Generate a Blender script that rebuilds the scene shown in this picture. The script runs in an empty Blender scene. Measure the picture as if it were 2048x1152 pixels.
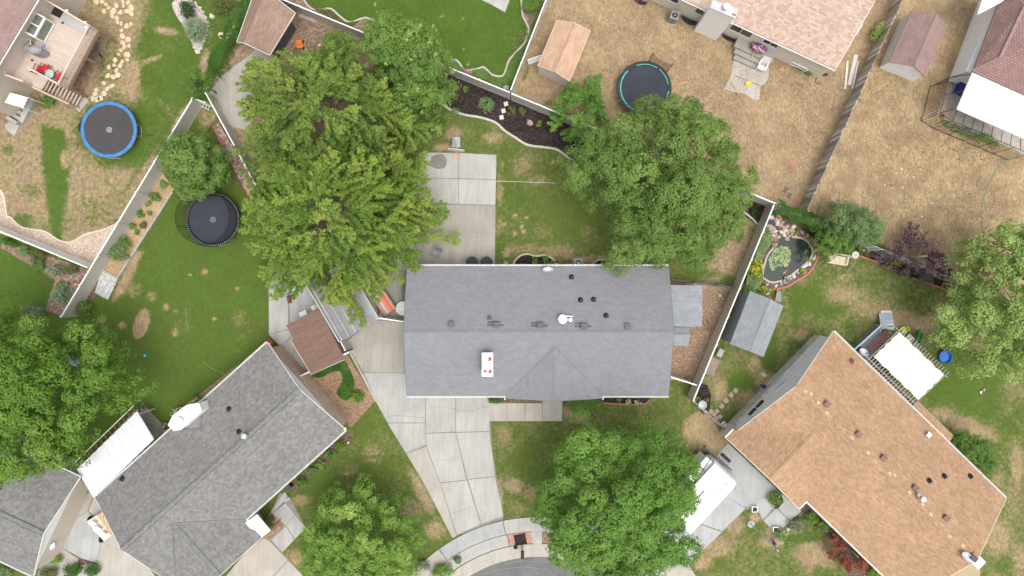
import bpy, math, random
import numpy as np
from mathutils import Vector
R = math.radians
random.seed(7)
rng = np.random.default_rng(11)
# ------------------------------------------------------------------ camera
F = 1366.0            # focal length in photo pixels (2048 wide)
H = 52.5              # height of the drone above the gardens
sc = bpy.context.scene
cam = bpy.data.cameras.new("camera")
cam.sensor_width = 36.0
cam.lens = F / 2048.0 * 36.0
cam.clip_start = 0.1
cam.clip_end = 8000.0
camo = bpy.data.objects.new("camera", cam)
camo.location = (0, 0, H)
sc.collection.objects.link(camo)
sc.camera = camo
# ------------------------------------------------------------------ sky and sun (bright overcast)
SUN_EL, SUN_AZ = 74.0, 140.0      # azimuth clockwise from north (+Y)
w = bpy.data.worlds.new("World")
sc.world = w
w.use_nodes = True
nt = w.node_tree
bg = nt.nodes["Background"]
sky = nt.nodes.new("ShaderNodeTexSky")
sky.sky_type = 'NISHITA'
sky.sun_disc = False
sky.sun_elevation = R(SUN_EL)
sky.sun_rotation = R(SUN_AZ)
sky.air_density = 1.0
sky.dust_density = 6.0
hs = nt.nodes.new("ShaderNodeHueSaturation")
hs.inputs["Saturation"].default_value = 0.30
nt.links.new(sky.outputs[0], hs.inputs["Color"])
nt.links.new(hs.outputs[0], bg.inputs["Color"])
bg.inputs["Strength"].default_value = 0.15
sl = bpy.data.lights.new("sun", 'SUN')
sl.energy = 0.5
sl.angle = R(40)
sl.color = (1.0, 0.96, 0.90)
so = bpy.data.objects.new("sun", sl)
so.rotation_euler = (R(90 - SUN_EL), 0, R(180 - SUN_AZ))
so.location = (0, 0, 90)
sc.collection.objects.link(so)
sc.view_settings.view_transform = 'Standard'
sc.view_settings.look = 'None'
sc.view_settings.gamma = 1.0
sc.view_settings.exposure = 0.61
sc.view_settings.use_curve_mapping = False
try:
    sc.cycles.max_bounces = 6
    sc.cycles.transparent_max_bounces = 8
except Exception:
    pass
COL = sc.collection

def W(x, y, z=0.0):
    "photo pixel + real height above ground -> world point"
    k = (H - z) / F
    return Vector(((x - 1024) * k, (576 - y) * k, z))
def WP(pts, z=0.0): return [W(x, y, z) for x, y in pts]

# ------------------------------------------------------------------ materials
MATS = {}
def srgb(r, g, b):
    f = lambda c: (c / 255 / 12.92) if c <= 10 else ((c / 255 + .055) / 1.055) ** 2.4
    return (f(r), f(g), f(b), 1)
class NT:
    def __init__(s, name):
        s.m = bpy.data.materials.new(name); s.m.use_nodes = True
        s.t = s.m.node_tree; s.n = s.t.nodes; s.b = s.n["Principled BSDF"]
        s.tc = s.n.new("ShaderNodeTexCoord")
    def l(s, a, b): s.t.links.new(a, b)
    def noise(s, scale, detail=4, rough=.6, vec=None, dist=0):
        x = s.n.new("ShaderNodeTexNoise"); x.inputs["Scale"].default_value = scale
        x.inputs["Detail"].default_value = detail; x.inputs["Roughness"].default_value = rough
        x.inputs["Distortion"].default_value = dist
        s.l(vec or s.tc.outputs["Object"], x.inputs["Vector"]); return x.outputs["Fac"]
    def ramp(s, fac, stops):
        x = s.n.new("ShaderNodeValToRGB"); e = x.color_ramp.elements
        while len(e) > 1: e.remove(e[-1])
        e[0].position = stops[0][0]; e[0].color = stops[0][1]
        for p, c in stops[1:]:
            q = e.new(p); q.color = c
        s.l(fac, x.inputs[0]); return x.outputs[0]
    def mix(s, fac, a, b, mode='MIX'):
        x = s.n.new("ShaderNodeMix"); x.data_type = 'RGBA'; x.blend_type = mode
        for v, i in ((fac, 0), (a, 6), (b, 7)):
            if isinstance(v, (int, float)): x.inputs[i].default_value = v
            elif isinstance(v, tuple): x.inputs[i].default_value = v
            else: s.l(v, x.inputs[i])
        return x.outputs[2]
    def math(s, op, a, b=0.0, c=None):
        x = s.n.new("ShaderNodeMath"); x.operation = op
        for i, v in enumerate((a, b) if c is None else (a, b, c)):
            if isinstance(v, (int, float)): x.inputs[i].default_value = v
            else: s.l(v, x.inputs[i])
        return x.outputs[0]
    def smooth(s, v, lo, hi):
        x = s.n.new("ShaderNodeMapRange"); x.interpolation_type = 'SMOOTHSTEP'
        s.l(v, x.inputs[0]); x.inputs[1].default_value = lo; x.inputs[2].default_value = hi
        return x.outputs[0]
    def bump(s, h, strength=.4, dist=.02):
        x = s.n.new("ShaderNodeBump"); x.inputs["Strength"].default_value = strength
        x.inputs["Distance"].default_value = dist; s.l(h, x.inputs["Height"])
        s.l(x.outputs[0], s.b.inputs["Normal"])
    def attr(s, name):
        x = s.n.new("ShaderNodeAttribute"); x.attribute_name = name; return x
    def brick(s, w, h, c1, c2, cm, mort=.01, vec=None, off=.5, bias=0, smoothm=.1):
        x = s.n.new("ShaderNodeTexBrick"); x.offset = off
        x.inputs["Scale"].default_value = 1; x.inputs["Brick Width"].default_value = w
        x.inputs["Row Height"].default_value = h; x.inputs["Mortar Size"].default_value = mort
        x.inputs["Mortar Smooth"].default_value = smoothm; x.inputs["Bias"].default_value = bias
        x.inputs["Color1"].default_value = c1; x.inputs["Color2"].default_value = c2
        x.inputs["Mortar"].default_value = cm
        s.l(vec or s.tc.outputs["UV"], x.inputs["Vector"]); return x
    def col(s, c): s.l(c, s.b.inputs["Base Color"])
    def fin(s, rough=.8, metal=0, spec=.3):
        s.b.inputs["Roughness"].default_value = rough; s.b.inputs["Metallic"].default_value = metal
        s.b.inputs["Specular IOR Level"].default_value = spec
        MATS[s.m.name] = s.m; return s.m
def sc4(c, k): return (min(c[0] * k, 1), min(c[1] * k, 1), min(c[2] * k, 1), 1)

def plain(name, c, rough=.6, metal=0, var=.18, nscale=3.0, spec=.35, bumps=0):
    if name in MATS: return MATS[name]
    n = NT(name)
    f = n.noise(nscale, 5)
    n.col(n.ramp(f, [(.3, sc4(c, 1 - var)), (.7, sc4(c, 1 + var))]))
    if bumps: n.bump(n.noise(nscale * 12, 3), bumps, .01)
    return n.fin(rough, metal, spec)

def concrete(name, c, stain=.25, big=.35):
    n = NT(name)
    a = n.noise(.55, 6, .6); b = n.noise(9, 5, .7); d = n.noise(2.2, 6, .65, dist=1.0)
    c1 = n.ramp(a, [(.3, sc4(c, .86)), (.7, sc4(c, 1.08))])
    c2 = n.mix(1, c1, n.ramp(b, [(.3, (.9, .9, .9, 1)), (.7, (1.04, 1.04, 1.04, 1))]), 'MULTIPLY')
    st = n.smooth(d, .56, .78)
    c3 = n.mix(n.math('MULTIPLY', st, stain), c2, sc4((c[0], c[1] * .95, c[2] * .88), .5))
    mp = n.n.new('ShaderNodeMapping'); mp.inputs['Scale'].default_value = (3.2, .35, 1); n.l(n.tc.outputs['Object'], mp.inputs[0])
    sk = n.noise(1, 5, .65, vec=mp.outputs[0])
    c3 = n.mix(1, c3, n.ramp(sk, [(.35, (.90, .90, .90, 1)), (.6, (1.03, 1.03, 1.03, 1))]), 'MULTIPLY')
    n.col(c3); n.bump(b, .25, .01)
    return n.fin(.85)

def shingle(name, ca, cb, cm, w=.33, h=.15, mort=.012, tabs=(1.7, 2, .07), big=.07):
    n = NT(name)
    br = n.brick(w, h, ca, cb, cm, mort)
    # a second, coarser pattern of tabs breaks the regular rows
    b2 = n.brick(w * tabs[0], h * tabs[1], (1 - tabs[2],) * 3 + (1,), (1 + tabs[2],) * 3 + (1,), (1, 1, 1, 1), .0, off=.37)
    c = n.mix(1, br.outputs[0], b2.outputs[0], 'MULTIPLY')
    g = n.noise(.45, 5, .6)
    c = n.mix(1, c, n.ramp(g, [(.3, (1 - big,) * 3 + (1,)), (.7, (1 + big,) * 3 + (1,))]), 'MULTIPLY')
    g2 = n.noise(30, 2, .6)
    c = n.mix(1, c, n.ramp(g2, [(.3, (.9,) * 3 + (1,)), (.7, (1.1,) * 3 + (1,))]), 'MULTIPLY')
    n.col(c); n.bump(br.outputs["Fac"], -.3, .008)
    return n.fin(.9, spec=.2)

def siding(name, c, h=.2):
    n = NT(name)
    br = n.brick(6, h, c, sc4(c, .96), sc4(c, .6), .012)
    n.col(n.mix(1, br.outputs[0], n.ramp(n.noise(1.5, 5), [(.3, (.92,) * 3 + (1,)), (.7, (1.03,) * 3 + (1,))]), 'MULTIPLY'))
    n.bump(br.outputs["Fac"], -.5, .01)
    return n.fin(.6)

def bricks(name, ca, cb, cm, w=.22, h=.08, mort=.01, vec='UV'):
    n = NT(name)
    br = n.brick(w, h, ca, cb, cm, mort, vec=n.tc.outputs[vec])
    n.col(n.mix(1, br.outputs[0], n.ramp(n.noise(6, 4), [(.3, (.8,) * 3 + (1,)), (.7, (1.15,) * 3 + (1,))]), 'MULTIPLY'))
    n.bump(br.outputs["Fac"], -.5, .008)
    return n.fin(.9)

def planks(name, ca, cb, cm, w=3.0, h=.14, mort=.012, stretch=1):
    n = NT(name)
    br = n.brick(w, h, ca, cb, cm, mort)
    mp = n.n.new("ShaderNodeMapping"); mp.inputs["Scale"].default_value = (1.2, 22, 1)
    n.l(n.tc.outputs["UV"], mp.inputs[0])
    g = n.noise(1.0, 4, .6, vec=mp.outputs[0])
    n.col(n.mix(1, br.outputs[0], n.ramp(g, [(.3, (.8,) * 3 + (1,)), (.7, (1.15,) * 3 + (1,))]), 'MULTIPLY'))
    n.bump(br.outputs["Fac"], -.4, .01)
    return n.fin(.75)

def speck(name, stops, scale=14, big=.2, bumps=.6, scale2=.6, rough=.95, dist=0):
    "mulch, gravel and other loose material"
    n = NT(name)
    vo = n.n.new("ShaderNodeTexVoronoi"); vo.inputs["Scale"].default_value = scale
    n.l(n.tc.outputs["Object"], vo.inputs["Vector"])
    sp = n.n.new("ShaderNodeSeparateColor"); n.l(vo.outputs["Color"], sp.inputs[0])
    c = n.ramp(sp.outputs[0], stops)
    c = n.mix(1, c, n.ramp(n.noise(scale2, 6, .65), [(.3, (1 - big,) * 3 + (1,)), (.7, (1 + big,) * 3 + (1,))]), 'MULTIPLY')
    n.col(c); n.bump(vo.outputs["Distance"], -bumps, .03)
    return n.fin(rough, spec=.15)

def leaf(name, c1, c2, c3=None, nscale=.5, trans=.3):
    n = NT(name)
    a = n.attr("rnd")
    f = n.math('ADD', n.math('MULTIPLY', a.outputs["Fac"], .7), n.math('MULTIPLY', n.noise(nscale, 4), .35))
    st = [(.15, c1), (.6, c2)]
    if c3: st.append((.95, c3))
    c = n.ramp(f, st); n.col(c)
    tr = n.n.new("ShaderNodeBsdfTranslucent")
    n.l(n.mix(1, c, (1.2, 1.25, .6, 1), 'MULTIPLY'), tr.inputs[0])
    mx = n.n.new("ShaderNodeMixShader"); mx.inputs[0].default_value = trans
    n.fin(.55, spec=.25)
    n.l(n.b.outputs[0], mx.inputs[1]); n.l(tr.outputs[0], mx.inputs[2])
    n.l(mx.outputs[0], n.n["Material Output"].inputs[0])
    return n.m

# ------------------------------------------------------------------ objects
WL = {}     # world location of every object at the time it was built
def tag(o, label=None, cat=None, group=None, kind=None):
    if label: o["label"] = label
    if cat: o["category"] = cat
    if group: o["group"] = group
    if kind: o["kind"] = kind
    return o
def thing(name, label, cat, loc=(0, 0, 0), group=None):
    o = bpy.data.objects.new(name, None); COL.objects.link(o)
    o.empty_display_size = .3
    o.location = loc; WL[o.name] = Vector(loc)
    return tag(o, label, cat, group)
def place(o, loc, rz=0, s=1):
    o.location = loc; o.rotation_euler = (0, 0, rz)
    if s != 1: o.scale = (s, s, s)
    return o
def copy_tree(o, loc=None, rz=None, label=None, parent=None):
    c = o.copy(); COL.objects.link(c)
    c.parent = parent
    for ch in list(o.children): copy_tree(ch, parent=c)
    if loc is not None: c.location = loc
    if rz is not None: c.rotation_euler = (0, 0, rz)
    if label: c["label"] = label
    return c

class MB:
    def __init__(s, udir=None): s.v = []; s.f = []; s.udir = udir
    def poly(s, pts):
        i = len(s.v); s.v += [Vector(p) for p in pts]; s.f.append(list(range(i, i + len(pts)))); return s
    def prism(s, pts, z0, z1, inset=0):
        P = [Vector((p[0], p[1], 0)) for p in pts]
        ar = sum(P[i].x * P[(i + 1) % len(P)].y - P[(i + 1) % len(P)].x * P[i].y for i in range(len(P)))
        if ar < 0: P.reverse()
        if inset: P = offset_poly(P, -inset)
        n = len(P); i = len(s.v)
        s.v += [Vector((p.x, p.y, z0)) for p in P] + [Vector((p.x, p.y, z1)) for p in P]
        s.f.append(list(range(i + n, i + 2 * n))); s.f.append(list(range(i + n - 1, i - 1, -1)))
        for k in range(n):
            j = (k + 1) % n; s.f.append([i + k, i + j, i + n + j, i + n + k])
        return s
    def box(s, c, d, rz=0):
        cx, cy, cz = c; a, b, h = d[0] / 2, d[1] / 2, d[2] / 2
        co, si = math.cos(rz), math.sin(rz)
        pts = [(cx + x * co - y * si, cy + x * si + y * co) for x, y in ((-a, -b), (a, -b), (a, b), (-a, b))]
        return s.prism(pts, cz - h, cz + h)
    def bar(s, a, b, wd, ht):
        "rectangular bar between two points; wd horizontal, ht the other way"
        a, b = Vector(a), Vector(b); d = (b - a).normalized()
        up = Vector((0, 0, 1)) if abs(d.z) < .95 else Vector((0, 1, 0))
        u = d.cross(up).normalized(); t = u.cross(d).normalized()
        i = len(s.v)
        for p in (a, b):
            for x, y in ((-1, -1), (1, -1), (1, 1), (-1, 1)): s.v.append(p + u * x * wd / 2 + t * y * ht / 2)
        s.f += [[i + 3, i + 2, i + 1, i], [i + 4, i + 5, i + 6, i + 7]]
        for k in range(4):
            j = (k + 1) % 4; s.f.append([i + k, i + j, i + 4 + j, i + 4 + k])
        return s
    def tube(s, pts, r, n=8, r2=None, cap=True):
        pts = [Vector(p) for p in pts]; m = len(pts); i0 = len(s.v)
        for k, p in enumerate(pts):
            d = (pts[min(k + 1, m - 1)] - pts[max(k - 1, 0)]).normalized()
            up = Vector((0, 0, 1)) if abs(d.z) < .9 else Vector((1, 0, 0))
            u = d.cross(up).normalized(); t = u.cross(d)
            rr = r if r2 is None else r + (r2 - r) * k / max(1, m - 1)
            for q in range(n):
                a = 2 * math.pi * q / n; s.v.append(p + u * math.cos(a) * rr + t * math.sin(a) * rr)
        for k in range(m - 1):
            for q in range(n):
                a = i0 + k * n + q; b = i0 + k * n + (q + 1) % n
                s.f.append([b, a, a + n, b + n])
        if cap:
            s.f.append([i0 + q for q in range(n)]); s.f.append([i0 + (m - 1) * n + q for q in range(n - 1, -1, -1)])
        return s
    def lathe(s, c, prof, n=24, sx=1, sy=1, rz=0, a0=0, a1=None):
        c = Vector(c); i0 = len(s.v); full = a1 is None
        m = n if full else n + 1
        for r, z in prof:
            for q in range(m):
                a = a0 + (2 * math.pi if full else (a1 - a0)) * q / n
                x, y = r * math.cos(a) * sx, r * math.sin(a) * sy
                s.v.append(c + Vector((x * math.cos(rz) - y * math.sin(rz), x * math.sin(rz) + y * math.cos(rz), z)))
        for k in range(len(prof) - 1):
            for q in range(n):
                a = i0 + k * m + q; b = i0 + k * m + (q + 1) % m
                s.f.append([a, b, b + m, a + m])
        return s
    def disc(s, c, r, n=24):
        c = Vector(c); return s.poly([c + Vector((r * math.cos(2 * math.pi * q / n), r * math.sin(2 * math.pi * q / n), 0)) for q in range(n)])
    def ball(s, c, r, n=12, m=8, sx=1, sy=1, sz=1, rz=0):
        pr = [(r * math.sin(math.pi * k / m) + 1e-4, -r * sz * math.cos(math.pi * k / m)) for k in range(m + 1)]
        return s.lathe(c, pr, n, sx, sy, rz)
    def rock(s, c, r, rz=0, sx=1, sy=.7, sz=.5, n=9, seed=0):
        rr = random.Random(seed); c = Vector(c)
        i0 = len(s.v); m = 5
        an = [rr.uniform(.75, 1.2) for _ in range(n)]
        for k in range(m):
            t = math.pi / 2 * k / (m - 1)
            for q in range(n):
                a = 2 * math.pi * q / n
                q2 = r * an[q] * (math.cos(t) * .55 + (.45 if k < m - 1 else .2)) * (1 if k else 1.02)
                x, y = q2 * math.cos(a) * sx, q2 * math.sin(a) * sy
                s.v.append(c + Vector((x * math.cos(rz) - y * math.sin(rz), x * math.sin(rz) + y * math.cos(rz), r * sz * math.sin(t) * rr.uniform(.85, 1.1))))
        for k in range(m - 1):
            for q in range(n):
                a = i0 + k * n + q; b = i0 + k * n + (q + 1) % n; s.f.append([a, b, b + n, a + n])
        s.f.append([i0 + (m - 1) * n + q for q in range(n)])
        return s
    def slab(s, pts, th):
        "a sloping sheet (roof plane) given a thickness"
        P = [Vector(p) for p in pts]
        n = (P[1] - P[0]).cross(P[2] - P[0]).normalized()
        if n.z < 0: P.reverse(); n = -n
        Q = [p - Vector((0, 0, th)) for p in P]; k = len(P); i = len(s.v)
        s.v += P + Q; s.f.append(list(range(i, i + k))); s.f.append(list(range(i + 2 * k - 1, i + k - 1, -1)))
        for a in range(k):
            b = (a + 1) % k; s.f.append([i + a, i + k + a, i + k + b, i + b])
        return s
    def build(s, name, mat, parent=None, smooth=False, base=None):
        if parent is not None: off = WL.get(parent.name, Vector((0, 0, 0)))
        elif base is not None: off = Vector(base)
        else:
            off = Vector((sum(v.x for v in s.v) / len(s.v), sum(v.y for v in s.v) / len(s.v), min(v.z for v in s.v)))
        me = bpy.data.meshes.new(name)
        me.from_pydata([tuple(v - off) for v in s.v], [], s.f)
        uv = me.uv_layers.new(name="UVMap").data
        k = 0; ud = s.udir or Vector((1, 0, 0)); Z = Vector((0, 0, 1)); data = []
        for f in s.f:
            P = [s.v[i] for i in f]
            nn = Vector((0, 0, 0))
            for a in range(len(P)): nn += (P[a] - P[0]).cross(P[(a + 1) % len(P)] - P[0])
            if nn.length < 1e-12: nn = Vector((0, 0, 1))
            nn.normalize()
            u = Z.cross(nn) if abs(nn.z) < .998 else Vector(ud)
            u.normalize(); v = nn.cross(u)
            for p in P: data += [p.dot(u), p.dot(v)]
        uv.foreach_set("uv", data)
        if smooth: me.polygons.foreach_set("use_smooth", [True] * len(s.f))
        me.materials.append(MATS[mat] if isinstance(mat, str) else mat)
        me.update()
        o = bpy.data.objects.new(name, me); COL.objects.link(o)
        if parent is not None: o.parent = parent; WL[o.name] = off
        else: o.location = off; WL[o.name] = off
        return o
def offset_poly(P, d):
    n = len(P); out = []
    for i in range(n):
        a, b, c = P[i - 1], P[i], P[(i + 1) % n]
        e1 = (b - a).normalized(); e2 = (c - b).normalized()
        n1 = Vector((e1.y, -e1.x, 0)); n2 = Vector((e2.y, -e2.x, 0))
        m = n1 + n2; L = m.length
        if L < 1e-3: out.append(b + n1 * d); continue
        m /= L; out.append(b + m * d / max(.4, m.dot(n1)))
    return out
def spline(pts, n=6, closed=False):
    "Catmull-Rom through 2D pixel points"
    P = [Vector((p[0], p[1], 0)) for p in pts]; m = len(P); out = []
    rg = range(m if closed else m - 1)
    for i in rg:
        g = lambda k: P[k % m] if closed else P[max(0, min(m - 1, k))]
        a, b, c, d = g(i - 1), g(i), g(i + 1), g(i + 2)
        for q in range(n):
            t = q / n
            out.append(.5 * ((2 * b) + (c - a) * t + (2 * a - 5 * b + 4 * c - d) * t * t + (3 * b - a - 3 * c + d) * t ** 3))
    if not closed: out.append(P[-1])
    return [(p.x, p.y) for p in out]
def ground_poly(name, px, mat, z, kind='structure', udir=None):
    mb = MB(udir); mb.prism(WP(px), z - .05 if z > .05 else -.03, z)
    o = mb.build(name, mat); return tag(o, kind=kind)
def panels(name, polys, mat, top=.045, inset=.005, udir=None):
    mb = MB(udir)
    for p in polys: mb.prism(WP(p), -.05, top, inset)
    return tag(mb.build(name, mat), kind='structure')
def edging(name, px, mat, wd=.13, ht=.10, closed=False, parent=None):
    mb = MB(); P = WP(px)
    if closed: P = P + [P[0]]
    for a, b in zip(P, P[1:]):
        d = (b - a).normalized() * wd * .25
        mb.bar(a - d + Vector((0, 0, ht / 2 - .02)), b + d + Vector((0, 0, ht / 2 - .02)), wd, ht)
    return mb
def ribbon(mb, pts, wd, z0, z1, closed=False):
    P = [Vector((p[0], p[1], 0)) for p in pts]; n = len(P); i0 = len(mb.v)
    for i in range(n):
        a = P[(i - 1) % n] if (closed or i > 0) else None
        c = P[(i + 1) % n] if (closed or i < n - 1) else None
        b = P[i]
        e1 = (b - a).normalized() if a is not None else (c - b).normalized()
        e2 = (c - b).normalized() if c is not None else e1
        m = Vector((e1.y + e2.y, -e1.x - e2.x, 0))
        if m.length < 1e-4: m = Vector((e1.y, -e1.x, 0))
        m.normalize(); m *= wd / 2 / max(.5, m.dot(Vector((e1.y, -e1.x, 0))))
        for q, z in ((b - m, z0), (b + m, z0), (b + m, z1), (b - m, z1)): mb.v.append(Vector((q.x, q.y, z)))
    for i in range(n if closed else n - 1):
        a = i0 + 4 * i; b = i0 + 4 * ((i + 1) % n)
        mb.f += [[a + 3, a + 2, b + 2, b + 3], [a, a + 3, b + 3, b], [a + 2, a + 1, b + 1, b + 2]]
    if not closed:
        mb.f += [[i0, i0 + 1, i0 + 2, i0 + 3]]; k = i0 + 4 * (n - 1); mb.f += [[k + 3, k + 2, k + 1, k]]
    return mb
def edging(name, px, mat, wd=.13, ht=.10, closed=False):
    return ribbon(MB(), WP(px), wd, -.03, ht, closed).build(name, mat)

# ------------------------------------------------------------------ material set
WHT = (.80, .80, .79, 1)
plain('white_paint', (.80, .80, .78, 1), .5, var=.04)
plain('bright_paint', (.90, .90, .88, 1), .6, var=.03)
plain('white_metal', (.82, .83, .84, 1), .35, var=.04, spec=.5)
plain('cream_paint', (.66, .62, .52, 1), .6, var=.06)
plain('dark_metal', (.035, .035, .04, 1), .45, spec=.5)
plain('grey_metal', (.34, .35, .36, 1), .4, .6)
plain('light_grey_metal', (.5, .52, .54, 1), .4, .3)
plain('black_plastic', (.012, .012, .015, 1), .5)
plain('black_fabric', (.02, .022, .027, 1), .85, var=.15)
plain('trampoline_mat', (.040, .044, .058, 1), .8, var=.10, nscale=1.2)
plain('trampoline_mat_brown', (.060, .056, .060, 1), .8, var=.10, nscale=1.2)
plain('blue_pad', (.055, .20, .43, 1), .45, var=.22, nscale=2)
plain('green_pad', (.10, .50, .36, 1), .45, var=.15)
plain('blue_plastic', (.02, .16, .55, 1), .35, var=.08)
plain('bright_blue', (.10, .55, .85, 1), .4, var=.1)
plain('red_fabric', (.62, .03, .035, 1), .8)
plain('red_paint', (.55, .03, .03, 1), .4)
plain('orange_paint', (.70, .17, .03, 1), .5)
plain('yellow_plastic', (.75, .50, .02, 1), .4)
plain('green_plastic', (.03, .22, .04, 1), .4)
plain('mint_plastic', (.22, .50, .36, 1), .4)
plain('lime_plastic', (.45, .60, .08, 1), .5)
plain('pink_plastic', (.75, .25, .40, 1), .5)
plain('white_plastic', (.82, .82, .82, 1), .4, var=.03)
plain('glass_dark', (.02, .025, .03, 1), .08, spec=.8)
plain('glass_table', (.42, .50, .47, 1), .1, spec=.8)
plain('grey_cover', (.27, .28, .30, 1), .8)
plain('grey_plastic', (.22, .23, .25, 1), .6)
plain('vent_grey', (.10, .105, .12, 1), .6)
plain('vent_black', (.018, .018, .022, 1), .5)
plain('vent_brown', (.20, .11, .085, 1), .6)
plain('flashing', (.16, .165, .19, 1), .6)
plain('vinyl_tan', (.50, .475, .425, 1), .5, var=.07, nscale=.9)
plain('vinyl_white', (.84, .84, .83, 1), .45, var=.03)
plain('wood_brown', (.16, .075, .04, 1), .8, var=.3)
plain('wood_tan', (.42, .30, .17, 1), .8, var=.2)
plain('wood_grey', (.36, .33, .29, 1), .85, var=.2)
plain('lumber_white', (.62, .59, .55, 1), .8, var=.15)
plain('terracotta', (.48, .20, .12, 1), .85, var=.2)
plain('pink_stone', (.42, .31, .265, 1), .9, var=.22, nscale=5)
plain('tan_stone', (.60, .49, .33, 1), .9, var=.15, nscale=4)
plain('pale_stone', (.62, .56, .48, 1), .9, var=.2, nscale=5)
plain('grey_stone', (.40, .39, .37, 1), .9, var=.25, nscale=5)
plain('red_edging', (.42, .15, .13, 1), .8, var=.15)
plain('canvas', (.78, .73, .59, 1), .8, var=.02)
plain('vinyl_roof_white', (.62, .63, .64, 1), .45, var=.03)
plain('teal_paint', (.02, .25, .22, 1), .5)
plain('green_box', (.22, .42, .32, 1), .5)
plain('pond_bottom', (.020, .028, .022, 1), .9)
plain('koi_orange', (.75, .22, .05, 1), .5)
plain('rust', (.36, .10, .04, 1), .8)
plain('hose_green', (.20, .36, .27, 1), .5)
plain('hose_orange', (.55, .13, .08, 1), .6)
plain('bark', (.15, .12, .095, 1), .9, var=.3, nscale=6, bumps=.5)
plain('bark_pale', (.40, .36, .31, 1), .9, var=.2, nscale=6, bumps=.3)
plain('string_white', (.6, .65, .65, 1), .6)
plain('navy', (.03, .05, .22, 1), .8)
plain('joint_soil', (.235, .22, .19, 1), .95)
plain('deck_blue_grey', (.36, .41, .46, 1), .7)
plain('tan_roof_membrane', (.40, .32, .20, 1), .9, var=.06)
concrete('concrete_old', (.355, .335, .29, 1), .38)
concrete('concrete_light', (.405, .402, .38, 1), .18)
concrete('concrete_pale', (.44, .43, .40, 1), .18)
concrete('concrete_cool', (.40, .405, .40, 1), .2)
concrete('concrete_beige', (.435, .405, .355, 1), .22)
concrete('kerb_concrete', (.46, .43, .375, 1), .3)
concrete('curb_edging', (.52, .49, .43, 1), .2)
# asphalt
n = NT('asphalt'); a = n.noise(.8, 6, .65); b = n.noise(60, 3, .7)
c = n.ramp(a, [(.3, (.125, .125, .128, 1)), (.7, (.19, .19, .19, 1))])
c = n.mix(1, c, n.ramp(b, [(.3, (.75,) * 3 + (1,)), (.7, (1.2,) * 3 + (1,))]), 'MULTIPLY')
n.col(c); n.bump(b, .4, .01); n.fin(.9)
shingle('shingle_grey', (.210, .212, .226, 1), (.242, .244, .259, 1), (.192, .194, .208, 1), .32, .145, .010, tabs=(1.7, 2, .025), big=.04)
shingle('shingle_grey_brown', (.170, .163, .155, 1), (.240, .240, .228, 1), (.15, .142, .135, 1), .21, .17, .004, tabs=(1.6, 1, .05), big=.05)
shingle('shingle_light', (.25, .27, .285, 1), (.29, .31, .325, 1), (.20, .215, .23, 1), .26, .15, .010)
shingle('shingle_orange', (.350, .220, .128, 1), (.43, .285, .180, 1), (.285, .17, .10, 1), .24, .135, .008, tabs=(1.3, 1, .10), big=.09)
shingle('shingle_tan', (.55, .45, .36, 1), (.43, .28, .22, 1), (.38, .29, .23, 1), .24, .15, .014, tabs=(.7, 1, .04), big=.04)
shingle('shingle_shed_tan', (.47, .30, .20, 1), (.54, .37, .265, 1), (.40, .24, .165, 1), .5, .18, .01)
shingle('shingle_mauve', (.26, .165, .15, 1), (.31, .205, .185, 1), (.17, .09, .085, 1), .30, .16, .016)
shingle('shingle_rose', (.27, .185, .165, 1), (.31, .215, .195, 1), (.23, .155, .14, 1), .30, .16, .012)
shingle('shingle_brown', (.27, .19, .145, 1), (.34, .24, .18, 1), (.22, .15, .11, 1), .4, .18, .012)
siding('siding_white', (.90, .90, .90, 1), .18)
siding('siding_cream', (.74, .70, .60, 1), .2)
siding('siding_tan', (.62, .54, .46, 1), .2)
siding('siding_bluegrey', (.30, .34, .40, 1), .2)
siding('siding_dark', (.10, .10, .105, 1), .15)
bricks('brick_orange', (.52, .32, .23, 1), (.62, .50, .41, 1), (.58, .54, .5, 1), .4, .2)
bricks('brick_weathered', (.66, .63, .60, 1), (.42, .39, .37, 1), (.7, .68, .66, 1), .45, .22)
bricks('brick_paver', (.40, .20, .15, 1), (.48, .27, .20, 1), (.38, .32, .28, 1), .22, .11)
bricks('paver_grey', (.50, .50, .49, 1), (.58, .58, .56, 1), (.28, .27, .25, 1), .55, .45, .02)
bricks('block_grey', (.45, .43, .40, 1), (.36, .34, .31, 1), (.25, .23, .2, 1), .4, .2)
planks('deck_tan', (.52, .43, .36, 1), (.57, .48, .41, 1), (.36, .28, .23, 1), 4.5, .15)
planks('deck_blue', (.42, .48, .53, 1), (.47, .53, .58, 1), (.20, .24, .28, 1), 4.5, .15)
planks('planks_weathered', (.30, .28, .25, 1), (.44, .42, .39, 1), (.08, .075, .07, 1), 6, .15, .012)
planks('planks_brown', (.165, .10, .075, 1), (.20, .125, .095, 1), (.10, .06, .05, 1), 1.2, .18, .008)
planks('planks_light', (.55, .40, .24, 1), (.62, .47, .30, 1), (.22, .15, .1, 1), 3, .14)
speck('mulch_dark', [(0, (.012, .008, .008, 1)), (.6, (.035, .025, .024, 1)), (.9, (.09, .07, .065, 1))], 22)
speck('mulch_red', [(0, (.07, .045, .035, 1)), (.6, (.14, .09, .07, 1)), (.95, (.28, .21, .17, 1))], 22)
speck('bark_tan', [(0, (.17, .105, .065, 1)), (.6, (.27, .175, .11, 1)), (.95, (.40, .30, .21, 1))], 20)
speck('bark_orange', [(0, (.30, .19, .10, 1)), (.6, (.43, .30, .165, 1)), (.95, (.52, .40, .25, 1))], 20)
speck('woodchips', [(0, (.17, .105, .07, 1)), (.6, (.27, .18, .12, 1)), (.93, (.34, .25, .18, 1)), (.99, (.62, .55, .45, 1))], 22)
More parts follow.
